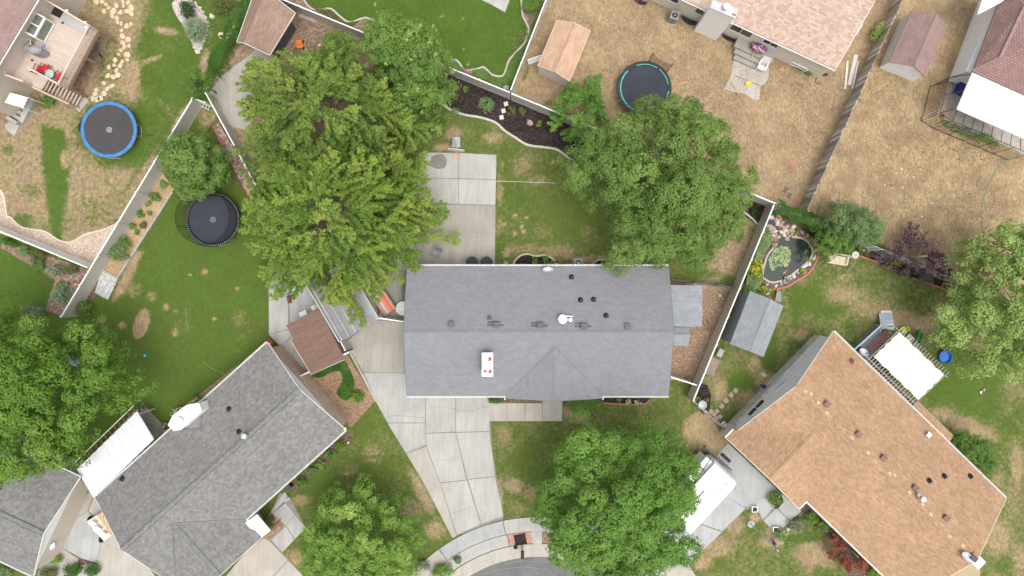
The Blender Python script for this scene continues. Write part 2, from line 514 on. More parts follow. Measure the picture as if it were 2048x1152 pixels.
speck('gravel_pink', [(0, (.36, .26, .20, 1)), (.6, (.47, .37, .29, 1)), (.95, (.62, .54, .46, 1))], 18)
speck('gravel_grey', [(0, (.28, .23, .20, 1)), (.5, (.42, .37, .33, 1)), (.95, (.62, .58, .54, 1))], 16)
speck('dirt_brown', [(0, (.16, .11, .08, 1)), (.6, (.24, .17, .12, 1)), (1, (.34, .26, .20, 1))], 9, bumps=.2)
speck('rock_bed', [(0, (.18, .10, .08, 1)), (.5, (.31, .20, .165, 1)), (1, (.48, .39, .34, 1))], 6)
# pond water
n = NT('water'); n.b.inputs["Base Color"].default_value = (.022, .032, .028, 1)
n.bump(n.noise(5, 3), .06, .02); n.fin(.12, spec=.22)
# corrugated carport
n = NT('corrugated_grey')
n.col(n.ramp(n.noise(.8, 6), [(.3, (.20, .195, .20, 1)), (.7, (.30, .29, .29, 1))])); n.fin(.42, .35, .5)
# lawn ground --------------------------------------------------------
# vertex data says what grows there: r = dead or bare, g = olive (tired) green, b = bare soil instead of straw
n = NT('garden_ground')
at = n.attr("cover"); sp = n.n.new("ShaderNodeSeparateColor"); n.l(at.outputs["Color"], sp.inputs[0])
dr, ol, so_ = sp.outputs[0], sp.outputs[1], sp.outputs[2]
n1 = n.noise(.55, 7, .68); n2 = n.noise(3.2, 6, .7); n3 = n.noise(14, 4, .7); n4 = n.noise(45, 3, .7)
mp = n.n.new("ShaderNodeMapping"); mp.inputs["Scale"].default_value = (9, 2.2, 1); mp.inputs["Rotation"].default_value = (0, 0, .6)
n.l(n.tc.outputs["Object"], mp.inputs[0]); n5 = n.noise(1.0, 5, .65, vec=mp.outputs[0], dist=1.5)
green = n.mix(ol, (.068, .126, .021, 1), (.120, .148, .038, 1))
green2 = n.mix(n.smooth(n1, .35, .65), green, (.092, .164, .026, 1))
green = n.mix(n.math('SUBTRACT', .75, n.math('MULTIPLY', ol, .5)), green, green2)
straw = n.mix(n.smooth(n5, .35, .65), (.345, .25, .14, 1), (.48, .372, .22, 1))
straw = n.mix(n.math('MULTIPLY', n.smooth(n1, .42, .60), .72), straw, (.275, .19, .125, 1))
soil = n.mix(n.smooth(n2, .3, .7), (.26, .17, .115, 1), (.44, .33, .24, 1))
dead = n.mix(so_, straw, soil)
br = n.math('ADD', n.math('MULTIPLY', n.math('SUBTRACT', n1, .5), 1.1), n.math('MULTIPLY', n.math('SUBTRACT', n2, .5), .9))
br = n.math('ADD', br, n.math('MULTIPLY', n.math('SUBTRACT', n3, .5), .7))
edge = n.math('MULTIPLY', n.math('MULTIPLY', dr, n.math('SUBTRACT', 1, dr)), 4)      # break-up only where cover is mixed
fac = n.smooth(n.math('ADD', dr, n.math('MULTIPLY', br, n.math('ADD', n.math('MULTIPLY', edge, .95), .24))), .18, .95)
c = n.mix(fac, green, dead)
c = n.mix(1, c, n.ramp(n3, [(.28, (.80, .80, .80, 1)), (.72, (1.18, 1.18, 1.18, 1))]), 'MULTIPLY')
c = n.mix(1, c, n.ramp(n4, [(.28, (.72, .72, .72, 1)), (.72, (1.25, 1.25, 1.25, 1))]), 'MULTIPLY')
c = n.mix(1, c, n.ramp(n5, [(.35, (.90, .90, .90, 1)), (.65, (1.10, 1.10, 1.06, 1))]), 'MULTIPLY')
c = n.mix(1, c, n.ramp(n2, [(.3, (.88, .88, .88, 1)), (.7, (1.12, 1.12, 1.08, 1))]), 'MULTIPLY')
n.col(c); n.bump(n.math('ADD', n3, n4), .8, .04); n.fin(.95, spec=.12)

leaf('leaf_ash', (0.105, 0.193, 0.034, 1), (0.213, 0.318, 0.054, 1), (0.391, 0.443, 0.087, 1))
leaf('leaf_ash_green', (0.105, 0.189, 0.036, 1), (0.211, 0.303, 0.060, 1), (0.392, 0.455, 0.102, 1))
leaf('leaf_golden', (0.101, 0.195, 0.042, 1), (0.195, 0.313, 0.066, 1), (0.316, 0.424, 0.105, 1))
leaf('leaf_maple', (0.098, 0.184, 0.038, 1), (0.189, 0.292, 0.069, 1), (0.314, 0.409, 0.118, 1))
leaf('leaf_bright', (0.094, 0.203, 0.035, 1), (0.186, 0.338, 0.062, 1), (0.307, 0.458, 0.114, 1))
leaf('leaf_lime', (0.081, 0.176, 0.025, 1), (0.164, 0.293, 0.041, 1), (0.354, 0.442, 0.122, 1))
leaf('leaf_young', (0.117, 0.228, 0.039, 1), (0.244, 0.393, 0.072, 1), (0.741, 0.784, 0.295, 1))
leaf('leaf_pale', (0.212, 0.304, 0.087, 1), (0.340, 0.460, 0.138, 1), (0.516, 0.623, 0.249, 1))
leaf('leaf_teal', (0.115, 0.193, 0.076, 1), (0.202, 0.306, 0.124, 1), (0.317, 0.419, 0.180, 1))
leaf('leaf_purple', (0.061, 0.035, 0.045, 1), (0.128, 0.073, 0.090, 1), (0.242, 0.164, 0.187, 1), trans=.15)
leaf('leaf_red', (.16, .035, .025, 1), (.30, .085, .050, 1), (.42, .17, .09, 1), trans=.15)
leaf('leaf_dark', (.018, .050, .012, 1), (.040, .095, .020, 1), (.08, .15, .035, 1))
leaf('leaf_shrub', (0.074, 0.160, 0.031, 1), (0.157, 0.280, 0.057, 1), (0.277, 0.406, 0.096, 1))
leaf('leaf_olive', (.085, .100, .030, 1), (.150, .175, .055, 1), (.23, .25, .09, 1))
leaf('leaf_vine', (0.029, 0.098, 0.013, 1), (0.065, 0.169, 0.021, 1), (0.111, 0.247, 0.033, 1))
leaf('leaf_grey', (.13, .15, .10, 1), (.24, .27, .19, 1), (.40, .42, .32, 1))
leaf('leaf_silver', (.17, .24, .13, 1), (.30, .38, .24, 1), (.46, .52, .38, 1))
leaf('flower_yellow', (.45, .33, .02, 1), (.68, .52, .04, 1), (.80, .66, .15, 1))
leaf('flower_pale', (.42, .46, .10, 1), (.55, .58, .17, 1), (.66, .66, .28, 1))
leaf('flower_pink', (.45, .14, .28, 1), (.62, .30, .45, 1), (.72, .5, .6, 1))
leaf('flower_white', (.62, .55, .50, 1), (.75, .62, .58, 1), (.8, .74, .70, 1))
leaf('leaf_lily', (.10, .19, .07, 1), (.19, .30, .11, 1), (.33, .42, .18, 1), trans=.05)

# ------------------------------------------------------------------ the ground, one sheet to the horizon
def ground():
    st = .17
    xs = np.arange(-43, 43 + st, st); ys = np.arange(-25, 25 + st, st)
    far = []; d = st
    while sum(far) < 3500: d *= 1.6; far.append(d)
    fc = np.cumsum(far)
    xs = np.concatenate([xs[0] - fc[::-1], xs, xs[-1] + fc]); ys = np.concatenate([ys[0] - fc[::-1], ys, ys[-1] + fc])
    X, Y = np.meshgrid(xs, ys); nx, ny = len(xs), len(ys)
    PX = X * F / H + 1024; PY = 576 - Y * F / H
    A = np.zeros((ny, nx, 3)); A[..., 0] = .22; A[..., 1] = .6; A[..., 2] = .2
    def sdist(poly):
        P = np.array(poly, float); d2 = np.full(PX.shape, 1e12); ins = np.zeros(PX.shape, bool)
        for i in range(len(P)):
            a, b = P[i], P[(i + 1) % len(P)]; e = b - a
            t = np.clip(((PX - a[0]) * e[0] + (PY - a[1]) * e[1]) / (e @ e + 1e-9), 0, 1)
            d2 = np.minimum(d2, (PX - a[0] - t * e[0]) ** 2 + (PY - a[1] - t * e[1]) ** 2)
            c = ((a[1] > PY) != (b[1] > PY)) & (PX < (b[0] - a[0]) * (PY - a[1]) / (b[1] - a[1] + 1e-12) + a[0])
            ins ^= c
        d = np.sqrt(d2); return np.where(ins, -d, d)
    def mixin(wt, dry=None, olive=None, soil=None):
        for k, v in enumerate((dry, olive, soil)):
            if v is not None: A[..., k] = A[..., k] * (1 - wt) + v * wt
    def poly(p, dry=None, olive=None, soil=None, feather=2, k=1):
        s = sdist(p); mixin(np.clip(.5 - s / feather, 0, 1) * k, dry, olive, soil)
    def blob(x, y, rx, ry=None, dry=.9, olive=None, soil=None, ang=0, k=1, soft=.6):
        ry = ry or rx; a = R(ang); dx, dy = PX - x, PY - y
        u = (dx * math.cos(a) + dy * math.sin(a)) / rx; v = (-dx * math.sin(a) + dy * math.cos(a)) / ry
        q = np.sqrt(u * u + v * v); mixin(np.clip((1 - q) / soft + .0, 0, 1) * k, dry, olive, soil)
    O = 90
    # lots
    poly([(-O, -O), (540, -O), (395, 190), (178, 538), (-O, 420)], .74, .45, .42)
    poly([(-O, 420), (178, 538), (122, 640), (-O, 700)], .02, .25, .1)
    poly([(411, 185), (690, 700), (545, 690), (345, 840), (150, 950), (-O, 1000), (-O, 690), (122, 633), (385, 197)], .10, .45, .15)
    poly([(555, -O), (1110, -O), (1018, 184), (613, 17)], .04, .15, .1)
    poly([(535, -10), (800, 96), (700, 400), (640, 560), (411, 185)], .8, .7, .9)
    poly([(1100, -O), (1850, -O), (1615, 420), (1549, 406), (1018, 184)], 1.0, .6, .22)
    poly([(1850, -O), (2300, -O), (2300, 720), (1920, 562), (1615, 420)], 1.0, .6, .0)
    poly([(1549, 406), (1920, 560), (2300, 720), (2300, 1400), (1300, 1400), (1455, 870), (1387, 801)], .40, .42, .15)
    poly([(890, 215), (1000, 185), (1549, 406), (1470, 575), (830, 540), (830, 240)], .30, .72, .15)
    poly([(1340, 558), (1475, 575), (1396, 772), (1338, 757)], .97, .6, .85, 1)
    poly([(975, 800), (1390, 770), (1455, 865), (1500, 1152), (1000, 1152)], .34, .66, .15)
    # north-west yard
    poly([(300, -20), (470, -20), (470, 60), (430, 150), (395, 195), (330, 290), (270, 335), (215, 330), (200, 300), (240, 240), (285, 190), (262, 110), (285, 60)], .18, .35, feather=26)
    poly([(85, 250), (128, 262), (140, 330), (130, 400), (122, 480), (108, 480), (95, 400), (86, 330)], .08, .35, feather=14)
    blob(217, 262, 82, dry=.1, olive=.3); blob(215, 135, 45, 60, .45, k=.8); blob(95, 205, 30, 18, .25)
    blob(45, 440, 30, 22, .3); blob(60, 380, 30, 20, .45); blob(235, 450, 25, 18, .4); blob(15, 300, 20, 14, .4)
    poly([(0, 470), (60, 455), (115, 480), (170, 462), (232, 440), (262, 400), (250, 375)], .35, feather=20, k=.35)
    blob(265, 150, 22, 60, .9, ang=20, k=.9); blob(330, 62, 34, 10, .95, ang=8, soil=.5); blob(300, 120, 30, 9, .85, ang=-20, soil=.7)
    blob(365, 235, 14, 45, .85, ang=32, soil=.8); blob(410, 125, 14, 35, .9, soil=.8, ang=10); blob(130, 320, 15, 26, .8, soil=.6)
    poly([(110, 165), (190, 60), (215, 75), (170, 205), (120, 195)], .95, soil=1.0, feather=10)
    blob(330, 215, 30, 12, .55, ang=50, k=.6)
    # west lawn
    blob(283, 648, 17, 36, 1.0, ang=18, soil=.15, soft=.25); blob(350, 665, 8, 11, 1, soft=.3); blob(246, 652, 9, 6, .8)
    poly([(270, 500), (285, 505), (250, 585), (225, 602), (228, 585)], 1.0, feather=14, soil=.1)
    for x, y, r in ((410, 543, 8), (381, 549, 5), (475, 577, 6), (428, 638, 6), (333, 614, 10), (352, 622, 7), (302, 592, 16), (480, 640, 24), (270, 582, 22), (484, 672, 6), (205, 640, 10), (243, 650, 9)):
        blob(x, y, r, dry=.85 if r < 12 else .55, soft=.5)
    blob(415, 232, 30, 36, .8, olive=.8, k=.8, soil=.2); blob(365, 640, 40, 60, .28, k=.7, olive=.6); blob(440, 720, 120, 80, .06, olive=.5, k=.6)
    blob(500, 660, 30, 80, .2, olive=.7, ang=40, k=.6)
    # north lawn
    blob(740, 40, 50, 15, .35, k=.5); blob(905, 100, 60, 25, .18, k=.6)
    for x, y in ((749, 8), (884, 32), (926, 36), (753, 24), (927, 99), (934, 128)): blob(x, y, 4, dry=.9, soft=.4)
    # straw yard: bald track, spray-painted hole, worn ground
    blob(1348, 116, 17, dry=1, soil=.9, soft=.4); poly([(1210, 0), (1204, 0), (1180, 60), (1184, 62)], .9, soil=.1, feather=6)
    blob(1700, 165, 55, 14, 1, ang=-28, soil=.9, k=.7); blob(1600, 180, 60, 22, 1, ang=18, soil=.7, k=.6)
    poly([(1770, -20), (1815, -20), (1690, 190), (1650, 200), (1700, 120)], 1, soil=.75, feather=16, k=.8)
    blob(1120, 170, 60, 30, 1, soil=.7, k=.6); blob(1090, 200, 70, 24, 1, soil=.6, k=.6); blob(1320, 235, 90, 30, 1, soil=.5, ang=15, k=.7)
    poly([(1430, 265), (1600, 420), (1500, 380)], 1, soil=.7, feather=60, k=.6)
    blob(1052, 145, 8, 26, .35, ang=20); blob(1100, 205, 20, 8, .5)
    # far yard
    blob(1930, 265, 30, 8, .25, ang=25); blob(1985, 285, 30, 14, .3, ang=30); blob(1870, 245, 16, 8, .4); blob(1805, 170, 20, 12, .75)
    blob(1890, 95, 20, 70, 1, ang=20, soil=.5, k=.7); blob(1850, 230, 90, 60, 1, soil=.4, k=.5); blob(2010, 320, 60, 25, 1, soil=0)
    blob(1980, 520, 90, 50, .75, k=.6)
    # middle lawn north of the main house
    for x, y, rx, ry, d in ((905, 265, 26, 16, 1), (985, 275, 26, 16, .8), (1040, 330, 34, 28, .62), (1010, 330, 12, 12, .9), (885, 295, 26, 10, 1),
                            (1000, 380, 9, 40, .75), (1000, 460, 10, 40, .6), (1012, 505, 14, 14, .95), (1095, 455, 34, 24, .6), (1170, 460, 18, 16, .7), (1110, 505, 70, 18, .68), (1060, 497, 60, 14, .62),
                            (1200, 520, 70, 12, 1.0), (1170, 535, 30, 10, 1), (1075, 360, 26, 16, .6), (1015, 350, 16, 60, .2)):
        blob(x, y, rx, ry, d, k=.85)
    for x, y in ((1054, 435), (1031, 431), (1010, 448), (1048, 463), (1030, 467), (1043, 453), (1104, 325)): blob(x, y, 5, dry=1, soft=.4, soil=.1)
    blob(1130, 430, 90, 60, .06, olive=.8, k=.7); blob(1030, 400, 30, 26, .1, olive=.25, k=.6); blob(1000, 490, 20, 30, .1, olive=.1, k=.5)
    poly([(1440, 420), (1520, 430), (1480, 560), (1400, 560), (1440, 500)], .9, soil=.75, feather=30, k=.85)
    blob(1395, 548, 60, 14, .2, olive=.6); blob(1455, 560, 16, 12, .1); blob(1480, 475, 7, 22, .15, ang=20)
    poly([(1345, 560), (1475, 577), (1460, 600), (1345, 580)], .8, soil=1, feather=8, k=.5)
    # front lawns
    for x, y, rx, ry, d in ((1160, 836, 26, 16, .85), (1135, 826, 14, 16, .8), (1100, 985, 40, 60, .1), (1030, 970, 26, 20, .95), (1066, 985, 22, 26, .7), (1010, 870, 20, 22, .62),
                            (1400, 862, 60, 40, 1.0), (1400, 838, 26, 20, .95), (1345, 840, 30, 50, .3), (1425, 890, 40, 20, .9), (1000, 1000, 8, 60, .8), (1035, 1015, 26, 16, .5), (1250, 820, 90, 14, .3)):
        blob(x, y, rx, ry, d, k=.9)
    blob(1055, 930, 36, 60, .06, olive=.6, k=.6)
    poly([(700, 850), (752, 806), (905, 1080), (860, 1105), (640, 1152), (560, 1110), (615, 1055), (570, 1000)], .26, .6, feather=3)
    for x, y, rx, ry, d in ((750, 910, 30, 26, .62), (700, 940, 26, 20, .5), (845, 985, 16, 70, .95), (820, 1020, 36, 30, .75), (870, 1060, 26, 26, .85), (640, 970, 60, 40, .15), (730, 850, 24, 24, .05), (740, 970, 40, 36, .22), (600, 1000, 26, 16, .7), (790, 990, 26, 40, .35), (590, 1120, 26, 26, .8)):
        blob(x, y, rx, ry, d, k=.85, ang=-28 if ry > 60 else 0)
    # pond garden
    for x, y, rx, ry, d in ((1690, 590, 50, 26, .8), (1740, 620, 60, 30, .7), (1800, 640, 50, 26, .95), (1850, 650, 36, 20, .95), (1870, 640, 30, 20, .9), (1600, 670, 22, 16, .9), (1530, 760, 26, 30, .95), (1510, 730, 22, 26, .8), (1690, 555, 24, 12, .7),
                            (1590, 600, 10, 90, .05), (1620, 600, 40, 40, .12), (1480, 760, 30, 26, .05), (1540, 700, 24, 60, .05), (1440, 780, 20, 30, .9), (1500, 800, 26, 26, .9), (1660, 620, 40, 20, .15), (1590, 560, 26, 10, .7),
                            (1900, 760, 90, 70, .08), (1960, 800, 60, 60, .12), (1880, 830, 36, 20, .8), (1930, 850, 40, 22, .9), (1960, 870, 50, 24, .9), (2010, 860, 30, 30, .2), (1840, 760, 26, 30, .15), (1730, 700, 26, 14, .5),
                            (1985, 960, 36, 60, .6), (2035, 930, 16, 60, .85), (1975, 920, 20, 60, .15), (2020, 1010, 36, 40, .55), (1995, 1075, 40, 50, .85), (1960, 1040, 26, 20, .3), (2040, 1120, 24, 40, .8), (2010, 1130, 26, 20, .2)):
        blob(x, y, rx, ry, d, k=.85)
    # south lawn by the flagpole
    for x, y, rx, ry, d in ((1500, 1035, 40, 30, .2), (1560, 1060, 36, 16, .9), (1545, 1085, 36, 12, .95), (1510, 1036, 18, 16, .95), (1630, 1110, 50, 36, 1.0), (1400, 1125, 30, 20, .95), (1430, 1095, 50, 30, .8), (1570, 1130, 50, 30, .35),
                            (1500, 1120, 50, 30, .45), (1634, 1138, 14, 12, .2), (1700, 1120, 30, 20, .2), (1470, 1050, 26, 26, .85), (1600, 1075, 60, 10, .25), (1540, 1030, 26, 12, .1)):
        blob(x, y, rx, ry, d, k=.85)
    A[..., 0] += (rng.random(A.shape[:2]) - .5) * .05
    n = nx * ny
    Zs = np.zeros_like(X)
    me = bpy.data.meshes.new("ground")
    me.vertices.add(n); me.vertices.foreach_set("co", np.stack([X, Y, Zs], -1).ravel())
    I = np.arange(n).reshape(ny, nx)
    q = np.stack([I[:-1, :-1], I[:-1, 1:], I[1:, 1:], I[1:, :-1]], -1).reshape(-1, 4); nf = len(q)
    me.loops.add(nf * 4); me.loops.foreach_set("vertex_index", q.ravel())
    me.polygons.add(nf); me.polygons.foreach_set("loop_start", np.arange(nf) * 4)
    me.update(calc_edges=True)
    ca = me.color_attributes.new("cover", 'FLOAT_COLOR', 'POINT')
    ca.data.foreach_set("color", np.concatenate([np.clip(A, 0, 1), np.ones((ny, nx, 1))], -1).ravel())
    me.materials.append(MATS['garden_ground'])
    o = bpy.data.objects.new("ground", me); COL.objects.link(o); tag(o, kind='structure')
ground()

# ------------------------------------------------------------------ street, kerb, pavement
CC = (1075, 1370)
def arc(r, a0, a1, n=24): return [(CC[0] + r * math.cos(R(a0 + (a1 - a0) * i / n)), CC[1] - r * math.sin(R(a0 + (a1 - a0) * i / n))) for i in range(n + 1)]
def ring(r0, r1, a0, a1, n=24): return arc(r0, a0, a1, n) + arc(r1, a1, a0, n)
mb = MB(); mb.prism(WP(arc(256, 0, 360, 90)[:-1]), -.02, .012); tag(mb.build('street', 'asphalt'), kind='structure')
cr = MB()
ribbon(cr, WP([(960, 1150), (1000, 1139), (1050, 1133), (1095, 1140), (1120, 1160)]), .05, .0, .016)
ribbon(cr, WP([(1010, 1128), (1040, 1122), (1100, 1124), (1150, 1128)]), .04, .0, .017)
ribbon(cr, WP([(1060, 1133), (1075, 1146), (1080, 1170)]), .04, .0, .0165)
tag(cr.build('street_crack', 'joint_soil'), kind='structure')
def ring_panels(name, r0, r1, cuts, mat, top):
    mb = MB()
    for a, b in zip(cuts, cuts[1:]): mb.prism(WP(ring(r0, r1, a, b, 6)), -.05, top, .005)
    return tag(mb.build(name, mat), kind='structure')
ring_panels('gutter', 256.5, 270, list(range(20, 161, 9)), 'kerb_concrete', .03)
ring_panels('kerb', 270.5, 283, list(range(20, 161, 9)), 'kerb_concrete', .10)
ring_panels('pavement', 308, 336, [126, 131, 136, 141, 146], 'concrete_beige', .075)
ring_panels('pavement', 308, 336, [102, 109, 117.5, 125.8], 'concrete_cool', .076)
ring_panels('pavement', 308, 336, [87, 92, 96.6, 101.8], 'concrete_pale', .077)
ring_panels('pavement', 308, 336, [40, 45, 50, 55, 60, 65, 70, 75, 80, 86.8], 'concrete_cool', .075)
ring_panels('driveway_apron', 284, 307, [101.5, 108.5, 116, 122.6], 'concrete_pale', .068)
ground_poly('planting_strip', ring(284, 307, 122.8, 146, 12), 'gravel_grey', .03)
ground_poly('planting_strip', ring(284, 307, 20, 88, 24), 'bark_tan', .03)
ground_poly('brick_paving', ring(284, 307, 88.2, 101.2, 10), 'brick_paver', .072)
# ------------------------------------------------------------------ main driveway
ground_poly('joint_base', [(702, 640), (757, 633), (812, 640), (830, 787), (977, 787), (985, 900), (1007, 1037), (905, 1075), (845, 962), (752, 803), (688, 682)], 'joint_soil', .012)
Pn = panels
Pn('driveway', [[(757, 641), (812, 645), (812, 745), (728, 745), (730, 690), (731, 650)],
                [(690, 684), (731, 652), (729, 745)]], 'concrete_old', udir=None)
Pn('driveway', [[(728, 746), (830, 746), (830, 787), (851, 787), (851, 845), (775, 845), (752, 803)], [(775, 846), (851, 846), (852, 890), (812, 906)]], 'concrete_light')
Pn('driveway', [[(852, 788), (911, 788), (911, 863), (852, 866)], [(912, 788), (977, 788), (979, 862), (912, 864)]], 'concrete_light', .046)
Pn('driveway', [[(852, 867), (911, 865), (933, 959), (881, 965), (853, 892)], [(912, 865), (979, 863), (990, 952), (935, 958)],
                [(881, 966), (934, 960), (962, 1048), (914, 1069)], [(936, 959), (990, 953), (1007, 1032), (963, 1047)]], 'concrete_pale', .048)
Pn('driveway', [[(812, 907), (852, 893), (881, 967), (913, 1072), (905, 1076), (846, 962)]], 'concrete_beige', .044)
Pn('front_walk', [[(977, 806), (1012, 806), (1012, 842), (977, 842)], [(1012.5, 806), (1050, 806), (1050, 842), (1012.5, 842)], [(1050.5, 806), (1085, 806), (1085, 842), (1050.5, 842)],
                  [(1085.5, 798), (1125, 798), (1124, 842), (1085.5, 842)]], 'concrete_beige', .05)
ck = MB()
for p in ([(852, 818), (880, 812), (911, 819), (935, 822), (977, 811)], [(776, 832), (800, 831), (851, 836)], [(812, 906), (832, 895), (853, 890)],
          [(868, 922), (880, 918), (895, 921), (920, 914)], [(900, 1028), (925, 1020), (945, 1013)]):
    ribbon(ck, WP(spline(p, 4)), .022, .03, .052)
tag(ck.build('driveway_crack', 'joint_soil'), kind='structure')
# back patio
ground_poly('joint_base', [(838, 306), (992, 309), (990, 540), (745, 545), (745, 490), (836, 485)], 'joint_soil', .012)
Pn('patio', [[(845, 305), (917, 306), (917, 357), (838, 356)], [(918, 306), (993, 310), (992, 359), (918, 357)], [(835, 357), (917, 358), (917, 408), (835, 407)], [(918, 358), (992, 360), (991, 410), (918, 408)]], 'concrete_pale', .05)
Pn('patio', [[(834, 408), (991, 411), (990, 540), (833, 540)]], 'concrete_old', .045)
Pn('patio', [[(735, 480), (783, 480), (783, 541), (745, 541)], [(784, 480), (824, 482), (832, 500), (832, 541), (784, 541)]], 'concrete_light', .047)
Pn('patio', [[(744, 542), (812, 542), (812, 610), (762, 612), (735, 560)], [(763, 613), (812, 611), (812, 644), (757, 640)]], 'concrete_old', .044)
ck = MB()
for p in ([(918, 411), (920, 430), (928, 450), (927, 462)], [(880, 467), (905, 461), (927, 460), (950, 465), (991, 466)], [(968, 412), (971, 430), (965, 442)], [(938, 470), (937, 505)], [(840, 478), (862, 470), (882, 466)]):
    ribbon(ck, WP(spline(p, 4)), .022, .03, .049)
tag(ck.build('patio_crack', 'joint_soil'), kind='structure')
mb = MB(); mb.prism(WP(spline([(866, 312), (885, 308), (893, 322), (890, 335), (876, 338), (862, 332), (862, 320)], 5, True)), .04, .054)
mb.prism(WP(spline([(842, 333), (852, 335), (852, 343), (842, 343)], 4, True)), .04, .053)
plain('wet_concrete', (.20, .19, .17, 1), .5, var=.15); tag(mb.build('wet_patch', 'wet_concrete'), kind='structure')
# west pad for vehicles and yard stuff
ground_poly('joint_base', [(537, 560), (640, 470), (740, 480), (757, 640), (690, 684), (610, 748), (566, 696), (538, 668)], 'joint_soil', .012)
Pn('parking_pad', [[(537, 560), (600, 505), (577, 585), (538, 601)], [(538, 602), (577, 587), (577, 658), (538, 668)], [(538, 669), (578, 659), (585, 668), (562, 694)]], 'concrete_light', .045)
Pn('parking_pad', [[(578, 586), (601, 505), (650, 470), (738, 482), (742, 560), (756, 634), (690, 682), (650, 700), (583, 666)]], 'concrete_cool', .045)
Pn('parking_pad', [[(563, 695), (586, 668), (650, 702), (614, 748)]], 'concrete_old', .043)
# north-west shed pad
Pn('shed_pad', [[(415, 190), (445, 150), (500, 110), (545, 60), (620, 20), (640, 60), (560, 180), (490, 260), (450, 250)]], 'concrete_beige', .03)
ground_poly('dirt_patch', [(562, 20), (612, 38), (700, 75), (690, 130), (600, 175), (545, 130)], 'dirt_brown', .036)
# east driveway
ground_poly('joint_base', [(1456, 888), (1602, 1022), (1552, 1064), (1513, 1017), (1490, 1019), (1378, 1129), (1400, 1165), (1270, 1165), (1340, 1050), (1420, 925)], 'joint_soil', .012)
Pn('side_driveway', [[(1456, 886), (1560, 985), (1512, 1012), (1484, 1014), (1400, 950), (1420, 926)],
                     [(1400, 952), (1448, 986), (1400, 1046), (1350, 1010)], [(1449, 987), (1490, 1017), (1445, 1062), (1402, 1047)],
                     [(1349, 1012), (1399, 1047), (1375, 1075), (1330, 1045)], [(1401, 1049), (1444, 1064), (1378, 1127), (1345, 1110)], [(1330, 1047), (1376, 1076), (1344, 1112), (1300, 1090)]], 'concrete_cool', .045)
Pn('side_driveway', [[(1300, 1092), (1376, 1128), (1400, 1165), (1270, 1165)]], 'concrete_beige', .043)
Pn('side_walk', [[(1512, 1013), (1528, 990), (1548, 1012), (1525, 1040)], [(1526, 1041), (1552, 1016), (1580, 1043), (1552, 1066)], [(1561, 986), (1602, 1022), (1580, 1042), (1556, 1016), (1566, 1004)]], 'concrete_cool', .047)
ground_poly('planting_bed', [(1526, 989), (1548, 974), (1574, 998), (1552, 1020)], 'mulch_dark', .03)
# south-west driveways
ground_poly('joint_base', [(150, 960), (190, 995), (250, 1095), (330, 1180), (60, 1180), (120, 1050)], 'joint_soil', .012)
Pn('west_driveway', [[(150, 960), (188, 990), (176, 1022), (143, 1042), (135, 1010)]], 'concrete_old', .043)
Pn('west_driveway', [[(143, 1043), (176, 1023), (210, 1050), (193, 1125), (160, 1115), (118, 1090)]], 'concrete_cool', .045)
Pn('west_driveway', [[(190, 992), (260, 1090), (335, 1180), (150, 1180), (160, 1130), (193, 1126), (211, 1050), (178, 1022)], [(60, 1180), (118, 1092), (158, 1117), (149, 1180)]], 'concrete_beige', .044)
ground_poly('joint_base', [(440, 1170), (520, 1070), (560, 985), (582, 1000), (612, 1055), (565, 1105), (625, 1170)], 'joint_soil', .012)
Pn('house_walk', [[(530, 1040), (569, 983), (580, 997), (540, 1032)], [(545, 1027), (569, 1003), (590, 1028), (572, 1050)], [(590, 1029), (612, 1055), (590, 1078), (573, 1051)], [(572, 1052), (589, 1079), (565, 1104), (543, 1080)]], 'concrete_light', .045)
Pn('south_driveway', [[(470, 1130), (500, 1095), (528, 1076), (540, 1082), (576, 1119), (548, 1150), (500, 1180), (430, 1180)], [(577, 1120), (632, 1180), (505, 1180), (549, 1151)]], 'concrete_beige', .047)
# ------------------------------------------------------------------ planting beds
bed1 = spline([(880, 205), (900, 219), (930, 230), (960, 235), (990, 245), (1010, 262), (1030, 275), (1055, 290), (1090, 295), (1115, 300), (1140, 318), (1168, 334)], 5)
ground_poly('mulch_bed', bed1 + [(1200, 345), (1230, 275), (1180, 258), (1020, 190), (900, 140), (870, 160)], 'mulch_dark', .02)
tag(edging('bed_edging', bed1 + [(1200, 350)], 'curb_edging', .17, .08), kind='structure')
ground_poly('mulch_bed', [(1490, 385), (1547, 412), (1518, 450), (1500, 440), (1480, 425)], 'mulch_dark', .02)
tag(edging('bed_edging', spline([(1470, 415), (1497, 431), (1515, 449)], 4), 'curb_edging', .15, .08), kind='structure')
b2 = spline([(1025, 545), (1028, 525), (1040, 512), (1055, 508), (1072, 512), (1092, 511), (1110, 522), (1122, 545)], 5)
ground_poly('mulch_bed', b2, 'mulch_dark', .02); tag(edging('bed_edging', b2, 'curb_edging', .13, .08), kind='structure')
b3 = spline([(1176, 550), (1184, 530), (1200, 519), (1225, 522), (1250, 526), (1275, 526), (1295, 540), (1300, 552)], 5)
ground_poly('mulch_bed', b3, 'mulch_dark', .02); tag(edging('bed_edging', b3, 'curb_edging', .13, .08), kind='structure')
b4 = [(1125, 797), (1125, 803), (1290, 808), (1300, 795), (1300, 780), (1125, 780)]
ground_poly('mulch_bed', b4, 'mulch_dark', .02)
ground_poly('mulch_bed', [(965, 780), (1084, 785), (1084, 804), (965, 806)], 'mulch_red', .02)
tag(edging('bed_edging', [(1205, 806), (1260, 809), (1290, 808), (1300, 800)], 'red_edging', .1, .06), kind='structure')
ground_poly('bark_bed', [(606, 752), (692, 705), (750, 802), (702, 855), (640, 780)], 'bark_tan', .02)
tag(edging('bed_edging', [(687, 681), (720, 741), (752, 803)], 'concrete_beige', .11, .10), kind='structure')
tag(edging('bed_edging', [(727, 748), (742, 776)], 'concrete_beige', .08, .14), kind='structure')
